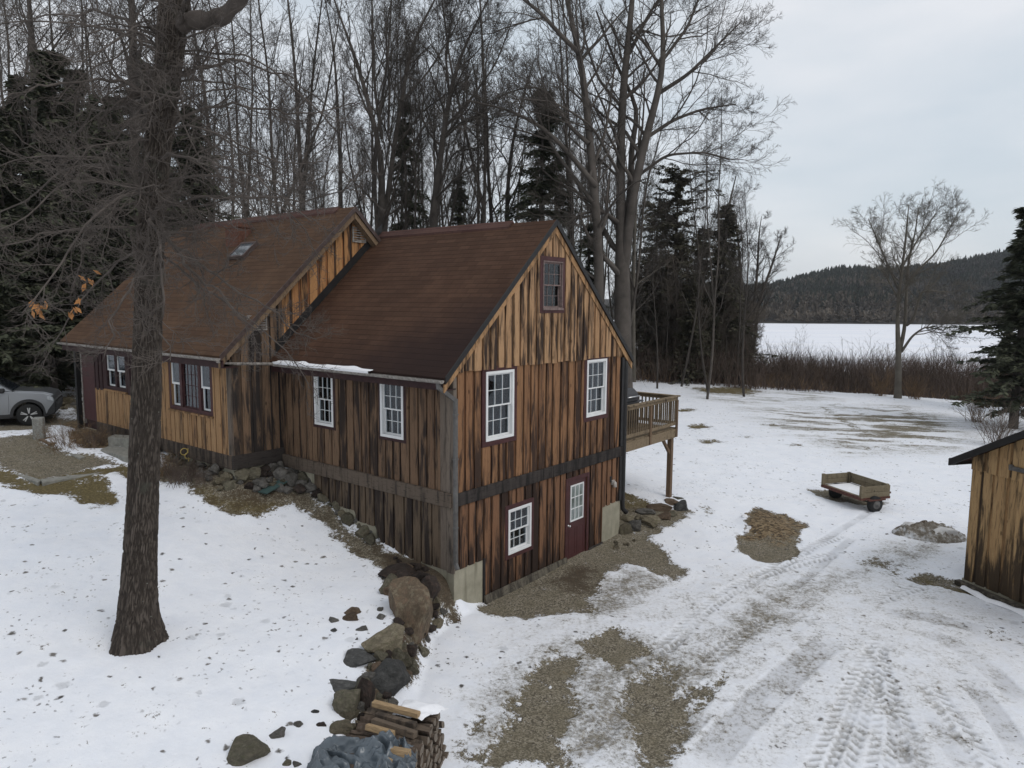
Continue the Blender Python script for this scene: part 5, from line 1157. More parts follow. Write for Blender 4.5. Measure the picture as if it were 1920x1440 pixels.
# ------------------------------------------------------------------ firewood and tarp
M['log_bark'] = mat_bark('log_bark', (.025, .019, .015), (.12, .09, .07), 12, .7)
M['log_split'] = mat_siding('log_split', (.13, .10, .075), (.085, .064, .05), (.03, .025, .022), .5, .6, (3, 25, 25))
M['log_fresh'] = mat_plain('log_fresh', (.31, .215, .12), .35, 9, .8, .3, stretch=(1, 6, 6)); M['log_end'] = mat_plain('log_end', (.15, .125, .10), .5, 14, .9, .5)
def log_mesh(seed, L=.46, end='log_end', side='log_split'):
    r_ = random.Random(seed); kind = r_.random(); n = 8; rad = r_.uniform(.065, .095)
    if kind < .65: a0, a1 = 0, r_.uniform(1.3, 2.6); poly = [(0, 0)] + [(rad * 1.35 * math.cos(t), rad * 1.35 * math.sin(t)) for t in np.linspace(a0, a1, n)]; cx = sum(p[0] for p in poly) / len(poly); cy = sum(p[1] for p in poly) / len(poly); poly = [(p[0] - cx, p[1] - cy) for p in poly]; barkf = range(1, n)
    else: poly = [(rad * r_.uniform(.85, 1.05) * math.cos(t), rad * r_.uniform(.85, 1.05) * math.sin(t)) for t in np.linspace(0, 6.283, n + 2)[:-1]]; barkf = range(len(poly))
    k = len(poly); vs, fs, mi = [], [], []
    ts = np.linspace(-L / 2, L / 2, 6)
    for i, t in enumerate(ts):
        j = [r_.uniform(-.005, .005) for _ in range(2)]
        vs += [(t, p[0] * (1 + .06 * r_.uniform(-1, 1)) + j[0], p[1] * (1 + .06 * r_.uniform(-1, 1)) + j[1]) for p in poly]
    for i in range(5):
        for q in range(k): fs.append((i * k + q, i * k + (q + 1) % k, (i + 1) * k + (q + 1) % k, (i + 1) * k + q)); mi.append(0 if q in barkf else 1)
    fs += [tuple(range(k))[::-1], tuple(5 * k + q for q in range(k))]; mi += [2, 2]
    me = bpy.data.meshes.new('log'); me.from_pydata(vs, [], fs)
    for mm in ('log_bark', side, end): me.materials.append(M[mm])
    me.polygons.foreach_set('material_index', np.array(mi, np.int32)); at_ = me.attributes.new('piece', 'FLOAT', 'FACE'); at_.data.foreach_set('value', np.full(len(fs), r_.random(), np.float32))
    bm = bmesh.new(); bm.from_mesh(me); bmesh.ops.recalc_face_normals(bm, faces=bm.faces[:]); bm.to_mesh(me); bm.free()
    return me
LOGS = [log_mesh(i) for i in range(10)]
p_far_r = at_z(836, 1334, .64); p_far_l = at_z(708, 1316, .64); e_ax = p_far_r - p_far_l; LW_ = np.linalg.norm(e_ax[:2]); e_ax = e_ax / np.linalg.norm(e_ax)
q_ax = np.array([e_ax[1], -e_ax[0], 0]); q_ax = q_ax if q_ax[1] < 0 else -q_ax
pile_rz = math.atan2(e_ax[1], e_ax[0]); mid0 = (p_far_l + p_far_r) / 2
def log(p, me, label, group=None, rz=None, roll=None):
    o = bpy.data.objects.new('log', me); C.objects.link(o); o.location = p; o.rotation_euler = (random.uniform(0, 6.28) if roll is None else roll, random.uniform(-.04, .04), (pile_rz if rz is None else rz) + random.uniform(-.07, .07)); return tag(o, label, 'log', group)
for row in range(6):
    z = -.02 + row * .118
    for cidx in range(19):
        s_ = .02 + cidx * .125 + (row % 2) * .06 + random.uniform(-.015, .015); lean = .018 * row
        for half in (-1, 1):
            if row < 4 and half < 0 and cidx > 3: continue
            c = mid0[:2] + q_ax[:2] * s_ + e_ax[:2] * (half * LW_ * .25 + random.uniform(-.03, .03) - lean + (.05 if half > 0 else 0))
            log((c[0], c[1], z + random.uniform(-.012, .012)), LOGS[random.randrange(10)], 'grey weathered split log in the firewood stack', 'logs of the firewood stack')
def plank(px0, py0, px1, py1, z, lab, mat='log_fresh', r_=.05):
    p, q = at_z(px0, py0, z), at_z(px1, py1, z); mb = MB(); L = np.linalg.norm(q - p); mb.prism([(-r_, -r_ * .7), (r_ * 1.1, -r_ * .8), (r_ * .8, r_ * .7), (-r_ * .9, r_ * .8)], 'x', -L / 2, L / 2)
    c = (p + q) / 2; o = mb.build('split_log', M[mat], None, tuple(c), (random.uniform(-.3, .3), 0, math.atan2((q - p)[1], (q - p)[0])), bevel=.006, recalc=True); tag(o, lab, 'log')
plank(700, 1318, 786, 1340, .76, 'long pale split log on top at the far end of the stack'); plank(688, 1362, 738, 1376, .76, 'fresh yellow split log sticking out above the tarp'); plank(735, 1408, 768, 1414, .74, 'short fresh yellow log end between tarp and stack', r_=.065); plank(715, 1443, 730, 1425, .74, 'orange split log at the bottom edge under the tarp')
plank(706, 1340, 780, 1360, .70, 'grey split log second from the far end of the stack', 'log_split'); plank(700, 1352, 780, 1378, .68, 'grey split log just above the fresh yellow one', 'log_split', .06)
# snow on the stack
n = 26; uu, vv = np.meshgrid(np.linspace(0, 1, n), np.linspace(0, 1, n)); e_ = np.minimum.reduce([uu, 1 - uu, vv, 1 - vv]); th_ = np.clip(e_ * 5 - .25 + (fbm(uu * 5, vv * 5, 81) - .5) * 1.6, -.4, 1)
c0, c1, c2, c3 = at_z(735, 1330, .76), at_z(790, 1342, .76), at_z(842, 1322, .70), at_z(762, 1302, .74)
Pg = (1 - uu)[..., None] * ((1 - vv)[..., None] * c0 + vv[..., None] * c3) + uu[..., None] * ((1 - vv)[..., None] * c1 + vv[..., None] * c2)
Pg[..., 2] += th_ * .07 - .045; ix = np.arange(n * n).reshape(n, n)
me = np_mesh('snow_cap', Pg.reshape(-1, 3), [np.stack([ix[:-1, :-1], ix[:-1, 1:], ix[1:, 1:], ix[1:, :-1]], -1).reshape(-1, 4)], True); tag(link_mesh('snow_cap', me, M['snow']), 'cap of snow on the far end of the firewood stack', 'snow', kind='stuff')
# tarp: wrinkled sheet draped from the stack over the boulders
n = 140; uu, vv = np.meshgrid(np.linspace(0, 1, n), np.linspace(0, 1, n))
c0, c1, c2, c3 = at_z(545, 1446, .6), at_z(770, 1488, .76), at_z(788, 1366, .84), at_z(604, 1376, .72)
edge_w = 1 + .0 * uu
Pg = (1 - uu)[..., None] * ((1 - vv)[..., None] * c0 + vv[..., None] * c3) + uu[..., None] * ((1 - vv)[..., None] * c1 + vv[..., None] * c2)
Pg[..., 0] += (fbm(uu * 3, vv * 3, 91) - .5) * .16; Pg[..., 1] += (fbm(uu * 3 + 7, vv * 3, 92) - .5) * .16
def facets(u, v, nu, nv, seed):
    """piecewise flat creases: random heights on a jittered lattice, straight between them"""
    r_ = np.random.default_rng(seed); H = r_.random((nv + 2, nu + 2)); a, b = u * nu, v * nv; i, j = np.minimum(a.astype(int), nu), np.minimum(b.astype(int), nv); fa, fb = a - i, b - j
    h00, h10, h01, h11 = H[j, i], H[j, i + 1], H[j + 1, i], H[j + 1, i + 1]
    return np.where(fa + fb < 1, h00 + fa * (h10 - h00) + fb * (h01 - h00), h11 + (1 - fa) * (h01 - h11) + (1 - fb) * (h10 - h11))
uw = np.clip(uu + (fbm(uu * 3, vv * 3, 93) - .5) * .35, 0, .999); vw_ = np.clip(vv + (fbm(uu * 3 + 3, vv * 3, 94) - .5) * .4, 0, .999)
Pg[..., 2] += (facets(uw, vw_, 6, 4, 5) - .5) * .17 + (facets(vw_, uw, 9, 11, 6) - .5) * .15 + (facets(uw, vw_, 19, 15, 7) - .5) * .055 - .16 * sstep(.15, 0, np.minimum.reduce([uu, 1 - uu, vv, 1 - vv]))
for (fu_, fv_, ph_, am_) in ((2.1, 1.3, .3, .075), (-1.6, 2.4, 1.1, .06), (3.9, -1.2, .7, .04), (.8, 5.1, .2, .03)): Pg[..., 2] += am_ * ((1 - np.abs(np.sin(3.1416 * (fu_ * uw + fv_ * vw_ + ph_ + .5 * fbm(uu * 2, vv * 2, 97))))) ** 2.5 - .25)
ix = np.arange(n * n).reshape(n, n); me = np_mesh('tarp', Pg.reshape(-1, 3), [np.stack([ix[:-1, :-1], ix[:-1, 1:], ix[1:, 1:], ix[1:, :-1]], -1).reshape(-1, 4)], False)
o = link_mesh('tarp', me, mat_plain('tarp_plastic', (.075, .092, .108), .3, 3, .27, .1, .01, spec=.7)); tag(o, 'crumpled slate blue plastic tarp over stones and firewood', 'tarp'); sm_ = o.modifiers.new('thickness', 'SOLIDIFY'); sm_.thickness = .004

# ------------------------------------------------------------------ front garden, curbs, posts and small things
def slab(name, pts, h, mat, label, cat, sink=.05, group=None):
    P = [at(*p) for p in pts]; c = np.mean(P, 0); mb = MB(); mb.prism([(p[0] - c[0], p[1] - c[1]) for p in P], 'z', -sink, h)
    return tag(mb.build(name, M[mat], None, (c[0], c[1], min(p[2] for p in P)), bevel=.012, recalc=True), label, cat, group)
slab('granite_curb', [(-60, 846), (0, 866), (78, 905), (72, 912), (-2, 874), (-60, 852)], .1, 'slab_stone', 'long granite curb along the left side of the gravel path', 'curb')
slab('granite_curb', [(76, 904), (150, 888), (236, 869), (240, 875), (150, 896), (80, 912)], .1, 'slab_stone', 'long granite curb across the near end of the gravel path', 'curb')
slab('stone_step', [(188, 848), (205, 838), (300, 852), (280, 872), (235, 870)], .22, 'slab_stone', 'broad flat stone step behind the big trunk', 'step')
slab('stone_step', [(203, 838), (215, 830), (300, 838), (300, 852)], .36, 'slab_stone', 'grey upper stone step nearer the house wall', 'step')
slab('paving_stone', [(130, 852), (138, 848), (160, 858), (150, 863)], .06, 'slab_stone', 'small pale paver beside the gravel path', 'paver')
slab('paving_stone', [(72, 826), (92, 822), (108, 832), (92, 836)], .05, 'rock_brown', 'tan edging brick next to the granite post', 'paver')
pp = at(74, 822); mb = MB(); h = .62; mb.prism([(-.14, -.11), (.14, -.12), (.15, .11), (-.13, .12)], 'z', -.1, h); o = mb.build('granite_post', M['granite'], None, (pp[0], pp[1], pp[2]), (0, 0, .3), bevel=.03, recalc=True); tag(o, 'squat grey granite post at the corner of the gravel path', 'post')
pb = at(515, 918); mb = MB(); mb.obox((0, 0, .06), (.14, 0, 0), (0, .36, .09), (0, -.005, .014)); o = mb.build('board', M['teal_board'], None, (pb[0], pb[1], pb[2] + .03), (0, 0, -.55)); tag(o, 'dark teal board lying on the stones in the inner corner', 'board')
pr_ = at(354, 872); orn = MB()
for (dx, dz_) in ((-.10, .36), (.08, .39), (.0, .24)):
    t = np.linspace(0, 6.283, 21); orn.tube([(dx + .085 * math.cos(q), .0, dz_ + .085 * math.sin(q)) for q in t], .012, 6, caps=False)
orn.tube([(0, .0, -.05), (0, .0, .2)], .01, 6)
o = orn.build('garden_ornament', M['yellow_ring'], None, (pr_[0], pr_[1], pr_[2]), (0, 0, .75)); tag(o, 'yellow three ring ornament on a stake under the picture window', 'ornament')
# ------------------------------------------------------------------ trees
def nrm(v): return v / (np.linalg.norm(v, axis=-1, keepdims=True) + 1e-9)
def resample(pts, rad, K):
    pts = np.array(pts, float); rad = np.array(rad, float); d = np.concatenate([[0], np.cumsum(np.linalg.norm(np.diff(pts, axis=0), axis=1))]); t = np.linspace(0, d[-1], K)
    P = np.stack([np.interp(t, d, pts[:, i]) for i in range(3)], 1)
    if len(pts) > 2:                      # soften the corners
        for _ in range(2): P[1:-1] = .25 * P[:-2] + .5 * P[1:-1] + .25 * P[2:]
    return P, np.interp(t, d, rad)
def grow(P, Rr, n, t0, t1, ang, lf, K, wander=.12, upw=.05, rf=.6, tip=.25, rmin=.004, lmin=.15, lpow=.6, seed=0, ref_len=None):
    """children along parents P (N,K,3), radii Rr (N,K)"""
    r_ = np.random.default_rng(seed); N, Kp = P.shape[:2]
    L = np.linalg.norm(np.diff(P, axis=1), axis=2).sum(1)
    t = t0 + (t1 - t0) * ((np.arange(n)[None] + r_.random((N, n))) / n); t = np.clip(t, 0, .999)
    pi = t * (Kp - 1); i0 = pi.astype(int); f_ = (pi - i0)[..., None]; rows = np.arange(N)[:, None]
    base = P[rows, i0] * (1 - f_) + P[rows, i0 + 1] * f_; tan = nrm(P[rows, i0 + 1] - P[rows, i0])
    rad = Rr[rows, i0] * (1 - f_[..., 0]) + Rr[rows, i0 + 1] * f_[..., 0]
    rnd = r_.normal(size=tan.shape); side = nrm(rnd - (rnd * tan).sum(-1, keepdims=True) * tan)
    a = ang * r_.uniform(.7, 1.3, size=t.shape)[..., None]
    d = nrm(tan * np.cos(a) + side * np.sin(a)); rl = L if ref_len is None else np.full(N, ref_len)
    ln = np.maximum(rl[:, None] * lf * (1.05 - t) ** lpow * r_.uniform(.55, 1.25, size=t.shape), lmin)
    base, d, ln, rad = base.reshape(-1, 3), d.reshape(-1, 3), ln.ravel(), rad.ravel()
    r0 = np.maximum(rad * rf * np.clip(ln / (rl.repeat(n) * lf + 1e-6), .45, 1), rmin)
    Q = np.empty((len(base), K, 3)); Q[:, 0] = base; step = (ln / (K - 1))[:, None]
    for k in range(1, K):
        Q[:, k] = Q[:, k - 1] + d * step; d = nrm(d + wander * r_.normal(size=d.shape) + np.array([0, 0, upw]))
    R2 = r0[:, None] * np.linspace(1, tip, K)[None]; R2 = np.maximum(R2, rmin * .6)
    return Q, R2
def tubes(P, Rr, S):
    """(N,K,3) polylines -> verts, quads"""
    N, K = P.shape[:2]; T = np.empty_like(P); T[:, 1:-1] = P[:, 2:] - P[:, :-2]; T[:, 0] = P[:, 1] - P[:, 0]; T[:, -1] = P[:, -1] - P[:, -2]; T = nrm(T)
    av = nrm(P[:, -1] - P[:, 0]); ref = np.where(np.abs(av[:, 2:3]) < .8, np.array([[0, 0, 1.]]), np.array([[1., 0, 0]]))[:, None].repeat(K, 1)
    A = nrm(np.cross(T, ref)); B = np.cross(T, A); th = np.arange(S) * 2 * np.pi / S
    V = P[:, :, None] + Rr[..., None, None] * (np.cos(th)[None, None, :, None] * A[:, :, None] + np.sin(th)[None, None, :, None] * B[:, :, None])
    base = (np.arange(N) * K * S)[:, None, None] + (np.arange(K - 1) * S)[None, :, None]; j = np.arange(S)[None, None]; j2 = (j + 1) % S
    Q = np.stack([base + j, base + j2, base + S + j2, base + S + j], -1).reshape(-1, 4)
    return V.reshape(-1, 3), Q
class TM:
    def __init__(s): s.V = []; s.Q = []; s.n = 0
    def add(s, P, Rr, S): v, q = tubes(P, Rr, S); s.V.append(v); s.Q.append(q + s.n); s.n += len(v)
    def mesh(s, name, origin=(0, 0, 0)): return np_mesh(name, np.concatenate(s.V) - np.array(origin), [np.concatenate(s.Q)], True)
def bare_tree(name, stems, mat, label, group=None, cfg=(7, 6, 6, 3), seed=0, extra=(), up=.06, spread=.75, lf=.34, rmin=.012, origin=None, tmin=.25, cat='tree', tw=1.15):
    """stems: list of (points, radii) in world space; limbs, branches and twigs grown from them"""
    origin = np.array(stems[0][0][0] if origin is None else origin, float)
    trunk, crown = TM(), TM(); first = []
    for i, (p, r_) in enumerate(stems): P, Rr = resample(p, r_, 18); first.append((P, Rr)); trunk.add(P[None], Rr[None], 10 if max(r_) > .12 else 7)
    for (p, r_) in extra: P, Rr = resample(p, r_, 18); first.append((P, Rr)); crown.add(P[None], Rr[None], 7)
    SP = np.stack([f[0] for f in first]); SR = np.stack([f[1] for f in first])
    ref = max(np.linalg.norm(np.diff(s[0], axis=0), axis=1).sum() for s in first)
    A, AR = grow(SP, SR, cfg[0], tmin, .98, spread, lf, 8, .13, up, .55, .3, rmin, .5, .45, seed + 1, ref * .8 if len(SP) > 1 else None); crown.add(A, AR, 5)
    AA, AAR = np.concatenate([A, np.concatenate([SP[:, -9:-1:1][:, :8]], 1)]), np.concatenate([AR, SR[:, -9:-1][:, :8]])
    B, BR = grow(AA, AAR, cfg[1], .2, .98, .7, .42, 6, .14, up, .6, .3, rmin * .8, .3, .4, seed + 2); crown.add(B, BR, 4)
    Cc, CR = grow(B, BR, cfg[2], .2, 1, .7, .45 * tw, 4, .16, up * .8, .65, .4, rmin * .62, .2, .4, seed + 3); crown.add(Cc, CR, 3)
    if cfg[3]: Dd, DR = grow(Cc, CR, cfg[3], .25, 1, .65, .5 * tw, 3, .16, up * .6, .75, .5, rmin * .5, .15, .3, seed + 4); crown.add(Dd, DR, 3)
    root = empty(name, tuple(origin), 0, label, cat, group)
    link_mesh('trunk', trunk.mesh('trunk', origin), M[mat], root); link_mesh('crown', crown.mesh('crown', origin), M[mat], root)
    return root
def pxs(Y, *pts):
    """stem given by photo pixels at depth Y (px, py[, dy]) with radii in metres"""
    P = [at_y(p[0], p[1], Y + (p[3] if len(p) > 3 else 0)) for p in pts]; return P, [p[2] for p in pts]
def rooted(stem, zoff=-.1):
    P, r_ = stem; g_ = gz(P[0][0], P[0][1]); P = [np.array([P[0][0], P[0][1], g_ + zoff])] + P; return P, [r_[0] * 1.25] + r_

# big trees behind the gable ---------------------------------------
bare_tree('bare_tree', [rooted(pxs(41, (1124, 640, .3), (1122, 433, .25), (1108, 300, .23, .3), (1103, 217, .2, .5), (1087, 93, .17, .6), (1066, 20, .12, .4), (1050, -60, .09), (1035, -140, .04)))], 'bark_far', 'tall bare tree with long limbs reaching left over the wing ridge', seed=11, cfg=(13, 8, 7, 3),
          extra=[pxs(41, (1118, 350, .16), (1067, 287, .13, -.6), (1020, 240, .1, -1), (957, 207, .07, -1.5), (873, 187, .03, -2)), pxs(41, (1104, 270, .13), (1063, 233, .1, .5), (1033, 177, .08, .8), (1005, 160, .06, 1), (960, 170, .04, 1), (900, 200, .02, 1)),
                 pxs(41, (1087, 100, .14), (1055, 70, .12, -.5), (1015, 25, .1, -1), (970, -10, .07, -1), (920, -60, .03)), pxs(41, (1112, 380, .14), (1075, 330, .11, 1), (1040, 285, .09, 1.6), (1000, 200, .06, 2), (985, 120, .03, 2)), pxs(41, (1106, 330, .1), (1135, 250, .08, 1), (1150, 150, .05, 1.5), (1155, 60, .03, 2))], up=.06, lf=.3)
bare_tree('bare_tree', [rooted(pxs(43, (1168, 680, .55), (1167, 520, .46), (1164, 433, .3), (1163, 300, .25), (1167, 167, .22), (1180, 67, .18), (1187, -20, .14), (1195, -120, .06))),
                        pxs(43, (1170, 500, .34), (1180, 410, .27, -.3), (1196, 320, .25, -.5), (1213, 250, .22, -.7), (1237, 167, .18, -.8), (1247, 100, .15, -.8), (1238, 0, .1, -.8), (1245, -100, .05)),
                        pxs(43, (1166, 480, .28), (1183, 360, .2, .4), (1184, 250, .16, .6), (1205, 215, .14, .8), (1185, 180, .11, .9), (1150, 110, .08, 1), (1118, 20, .05, 1))], 'bark_far', 'massive multi-stemmed bare tree standing just right of the gable peak', seed=21, cfg=(11, 8, 7, 3),
          extra=[pxs(43, (1235, 175, .13), (1290, 140, .1, -1), (1340, 90, .07, -1.5), (1390, 40, .03, -2)), pxs(43, (1210, 260, .12), (1262, 225, .1, .5), (1315, 205, .07, 1), (1380, 195, .03, 1)), pxs(43, (1165, 200, .1), (1122, 150, .08), (1095, 70, .06), (1085, -10, .03)),
                 pxs(43, (1196, 330, .1), (1250, 290, .08, -1), (1320, 285, .05, -1.5), (1375, 300, .02, -2)), pxs(43, (1180, 100, .12), (1215, 30, .09, 1), (1260, -40, .05, 1)), pxs(43, (1245, 110, .1), (1290, 50, .08), (1320, -30, .05)), pxs(43, (1164, 420, .12), (1130, 395, .1, -1), (1090, 400, .07, -2), (1060, 420, .04, -2.5)), pxs(43, (1163, 330, .1), (1110, 235, .07, -2), (1040, 190, .05, -3), (960, 185, .03, -4))], up=.06, lf=.3)
bare_tree('bare_tree', [rooted(pxs(46, (715, 540, .26), (716, 427, .24), (717, 267, .17, -.2), (693, 217, .13, -.4), (680, 143, .12, -.5), (662, 90, .09, -.5), (630, 20, .06), (610, -60, .03))),
                        pxs(46, (717, 470, .2), (727, 367, .17, .2), (740, 267, .15, .4), (754, 183, .13, .5), (770, 83, .1, .5), (800, 30, .07), (835, -40, .03))], 'bark_far', 'bare tree with twin trunks rising behind the valley between the roofs', seed=31, cfg=(12, 8, 7, 3),
          extra=[pxs(46, (716, 260, .1), (703, 170, .09), (699, 80, .07), (697, -30, .04)), pxs(46, (728, 250, .08), (731, 150, .07), (722, 60, .05), (740, -30, .03)), pxs(46, (752, 190, .08), (800, 140, .06, 1), (850, 60, .04, 1), (880, -10, .02, 1)), pxs(46, (740, 280, .07), (790, 210, .05, -1), (860, 160, .03, -2))], up=.09, lf=.28, spread=.55)
bare_tree('bare_tree', [rooted(pxs(43, (808, 540, .26), (810, 427, .22), (821, 317, .19), (836, 233, .16), (843, 167, .12), (858, 110, .09), (885, 60, .06), (920, -10, .03)))], 'bark_far_dark', 'bare tree leaning right behind the middle of the wing ridge', seed=41, cfg=(14, 8, 7, 3),
          extra=[pxs(43, (837, 235, .09), (880, 190, .07, .6), (930, 120, .05, 1), (960, 40, .03, 1)), pxs(43, (832, 260, .08), (870, 225, .06, -1), (915, 210, .03, -2)), pxs(43, (843, 180, .08), (835, 100, .06), (850, 20, .04)), pxs(43, (815, 370, .07), (850, 285, .05, 1), (905, 275, .03, 2))], up=.08, lf=.3)
bare_tree('bare_tree', [rooted(pxs(56, (897, 540, .14), (897, 417, .12), (897, 270, .09), (892, 190, .06), (896, 110, .03)))], 'bark_far', 'slender straight bare tree between the leaning tree and the gable peak', seed=51, cfg=(12, 6, 5, 2), up=.1, lf=.2, spread=.6)
bare_tree('bare_tree', [rooted(pxs(52, (925, 540, .16), (922, 410, .14), (913, 300, .11), (915, 210, .08), (905, 140, .05), (915, 80, .03)))], 'bark_far_dark', 'thin crooked bare tree just left of the gable hemlock', seed=52, cfg=(12, 6, 5, 2), up=.08, lf=.22, spread=.6)
bare_tree('bare_tree', [rooted(pxs(50, (950, 540, .18), (950, 410, .16), (953, 317, .13), (967, 233, .09), (985, 160, .05), (1010, 90, .02)))], 'bark_far_dark', 'short dark bare tree close by the left of the gable hemlock', seed=53, cfg=(11, 6, 5, 2), up=.08, lf=.24, spread=.65)
bare_tree('bare_tree', [rooted(pxs(48, (567, 520, .17), (566, 360, .15), (560, 250, .12), (553, 120, .09), (540, 0, .06), (530, -80, .03))), pxs(48, (566, 400, .12), (578, 280, .1), (585, 150, .08), (600, 30, .05), (610, -50, .03))], 'bark_far', 'bare tree of slim upright stems behind the main roof', seed=61, cfg=(11, 6, 5, 3), up=.1, lf=.2, spread=.55)
bare_tree('bare_tree', [rooted(pxs(52, (640, 520, .14), (640, 360, .12), (634, 220, .1), (628, 100, .07), (610, 0, .04)))], 'bark_far', 'slim bare tree left of the twin trunked one', seed=62, cfg=(12, 6, 5, 3), up=.1, lf=.2, spread=.55)
bare_tree('bare_tree', [rooted(pxs(36, (75, 560, .2), (68, 300, .17), (62, 100, .14), (55, 0, .1), (45, -80, .05)))], 'bark_far_dark', 'tall bare tree above the dark hemlocks at the far left', seed=63, cfg=(10, 7, 6, 2), up=.04, lf=.26, spread=.85)
bare_tree('bare_tree', [rooted(pxs(34, (252, 520, .24), (252, 330, .21), (250, 120, .18), (248, 0, .14), (240, -90, .07)))], 'bark_far_dark', 'straight dark bare tree right behind the big foreground trunk', seed=64, cfg=(11, 7, 6, 2), up=.04, lf=.24, spread=.8)
# slender tree at the deck, lone trees by the lake
bare_tree('bare_tree', [rooted(pxs(52, (1188, 715, .17), (1187, 560, .15), (1190, 420, .12), (1196, 300, .08), (1200, 200, .04)))], 'bark_lone', 'slender grey tree rooted in snow behind the deck', seed=65, cfg=(12, 6, 5, 2), up=.03, lf=.22, spread=.9)
bare_tree('bare_tree', [rooted(pxs(50, (1684, 735, .23), (1685, 660, .18), (1682, 600, .13, -.2), (1685, 550, .11, -.3), (1693, 493, .09, -.3), (1700, 433, .06, -.3), (1704, 383, .02, -.3))), pxs(50, (1685, 665, .16), (1697, 615, .12, .3), (1700, 533, .1, .4), (1704, 480, .08, .4), (1716, 440, .05, .4), (1722, 390, .02, .4))], 'bark_lone', 'lone grey bare tree with a broad crown against the lake', seed=71, cfg=(13, 8, 6, 3),
          extra=[pxs(50, (1702, 530, .08), (1727, 500, .07), (1755, 475, .055), (1785, 420, .03), (1800, 392, .02)), pxs(50, (1700, 610, .1), (1713, 600, .09, -.5), (1727, 545, .07, -1), (1780, 547, .03, -1.5)), pxs(50, (1686, 545, .08), (1670, 510, .07, .5), (1645, 450, .05, 1), (1628, 410, .02, 1)), pxs(50, (1684, 560, .07), (1668, 530, .05, -.5), (1653, 505, .03, -1)), pxs(50, (1690, 660, .1), (1710, 630, .08, -.5), (1735, 612, .05, -1), (1770, 620, .03, -1.5)), pxs(50, (1692, 500, .07), (1720, 450, .05, .5), (1755, 400, .03, 1))], up=.05, lf=.4, spread=.7, tmin=.4, rmin=.0105)
bare_tree('bare_tree', [rooted(pxs(66, (1404, 690, .3), (1404, 650, .22), (1413, 583, .15), (1420, 513, .11), (1423, 433, .06), (1428, 405, .02))), pxs(66, (1403, 660, .25), (1395, 600, .2), (1390, 533, .16), (1385, 460, .1), (1380, 410, .05)), pxs(66, (1412, 650, .16), (1425, 560, .13), (1450, 490, .09), (1465, 440, .04))], 'bark_far', 'bare clump tree at the left edge of the lake view', seed=81, cfg=(13, 8, 7, 3), up=.08, lf=.3, spread=.6, tmin=.3, rmin=.013)
bare_tree('bare_tree', [rooted(pxs(60, (1340, 690, .25), (1345, 560, .2), (1352, 450, .14), (1368, 380, .08), (1380, 330, .04)))], 'bark_far', 'bare tree leaning over the dark spruces by the lake', seed=82, cfg=(11, 6, 6, 2), up=.07, lf=.25, spread=.7)

# filler trees of the woods: a few kinds, copied
kinds = []
for i in range(4):
    H_ = 20 + 3 * i; r_ = np.random.default_rng(300 + i); x = np.cumsum(r_.normal(0, .35, 7)); y = np.cumsum(r_.normal(0, .35, 7)); z = np.linspace(-.3, H_, 7)
    st = [([np.array([x[k] - x[0], y[k] - y[0], z[k]]) for k in range(7)], list(np.linspace(.13, .02, 7)))]
    if i % 2: st.append(([np.array([x[2] - x[0], y[2] - y[0], z[2]]), np.array([1.2, .4, H_ * .6]), np.array([2.2, .6, H_ * .9])], [.09, .06, .02]))
    kinds.append(bare_tree('bare_tree', st, 'bark_far' if i % 2 else 'bark_far_dark', 'thin bare tree among the crowded woods behind the house', 'thin bare trees in the woods behind the house', seed=320 + 10 * i, cfg=(17, 8, 7, 3), up=.08, lf=.27, spread=.6, origin=(0, 0, 0), rmin=.01))
spots = []; r_ = np.random.default_rng(5)
while len(spots) < 132:
    Y = r_.uniform(44, 96); px = r_.uniform(330, 1400) if len(spots) < 92 else r_.uniform(1150, 1400)
    if len(spots) >= 116: px = r_.uniform(-100, 420); Y = r_.uniform(34, 70)
    x = (px - 960) / F * Y
    if all(math.hypot(x - a, Y - b) > 2.2 for a, b in spots): spots.append((x, Y))
for i, (x, Y) in enumerate(spots):
    t = kinds[i] if i < 4 else copy_thing(kinds[i % 4]); s = random.uniform(.8, 1.15) * (.62 if x > 10 + (Y - 50) * .1 else 1)
    t.location = (x, Y, gz(x, Y)); t.rotation_euler = (random.uniform(-.04, .04), random.uniform(-.04, .04), random.uniform(0, 6.28)); t.scale = (s, s, s)

# young multi-stemmed trees that crowd the woods right of the gable
sap = []
for i in range(3):
    r_ = np.random.default_rng(700 + i); st = []
    for k in range(5):
        a = r_.uniform(0, 6.28); q = np.array([math.cos(a), math.sin(a), 0]); st.append(([np.array([0, 0, -.2]) + q * .1, q * .6 + np.array([0, 0, 2.5]), q * r_.uniform(1.2, 2) + np.array([0, 0, r_.uniform(5.5, 8.5)])], [.06, .045, .012]))
    sap.append(bare_tree('young_tree', st, 'bark_under', 'young bare many-stemmed tree in the woods between gable and lake', 'young bare trees in the woods right of the gable', seed=720 + 9 * i, cfg=(10, 6, 5, 3), up=.06, lf=.3, spread=.6, origin=(0, 0, 0), rmin=.014))
for i in range(26):
    Y = random.uniform(54, 76); px = random.uniform(1195, 1400); x = (px - 960) / F * Y; t = sap[i] if i < 3 else copy_thing(sap[i % 3]); s = random.uniform(.7, 1.3) * (1.15 if px < 1330 else .8)
    t.location = (x, Y, gz(x, Y)); t.rotation_euler = (0, 0, random.uniform(0, 6.28)); t.scale = (s, s, s)

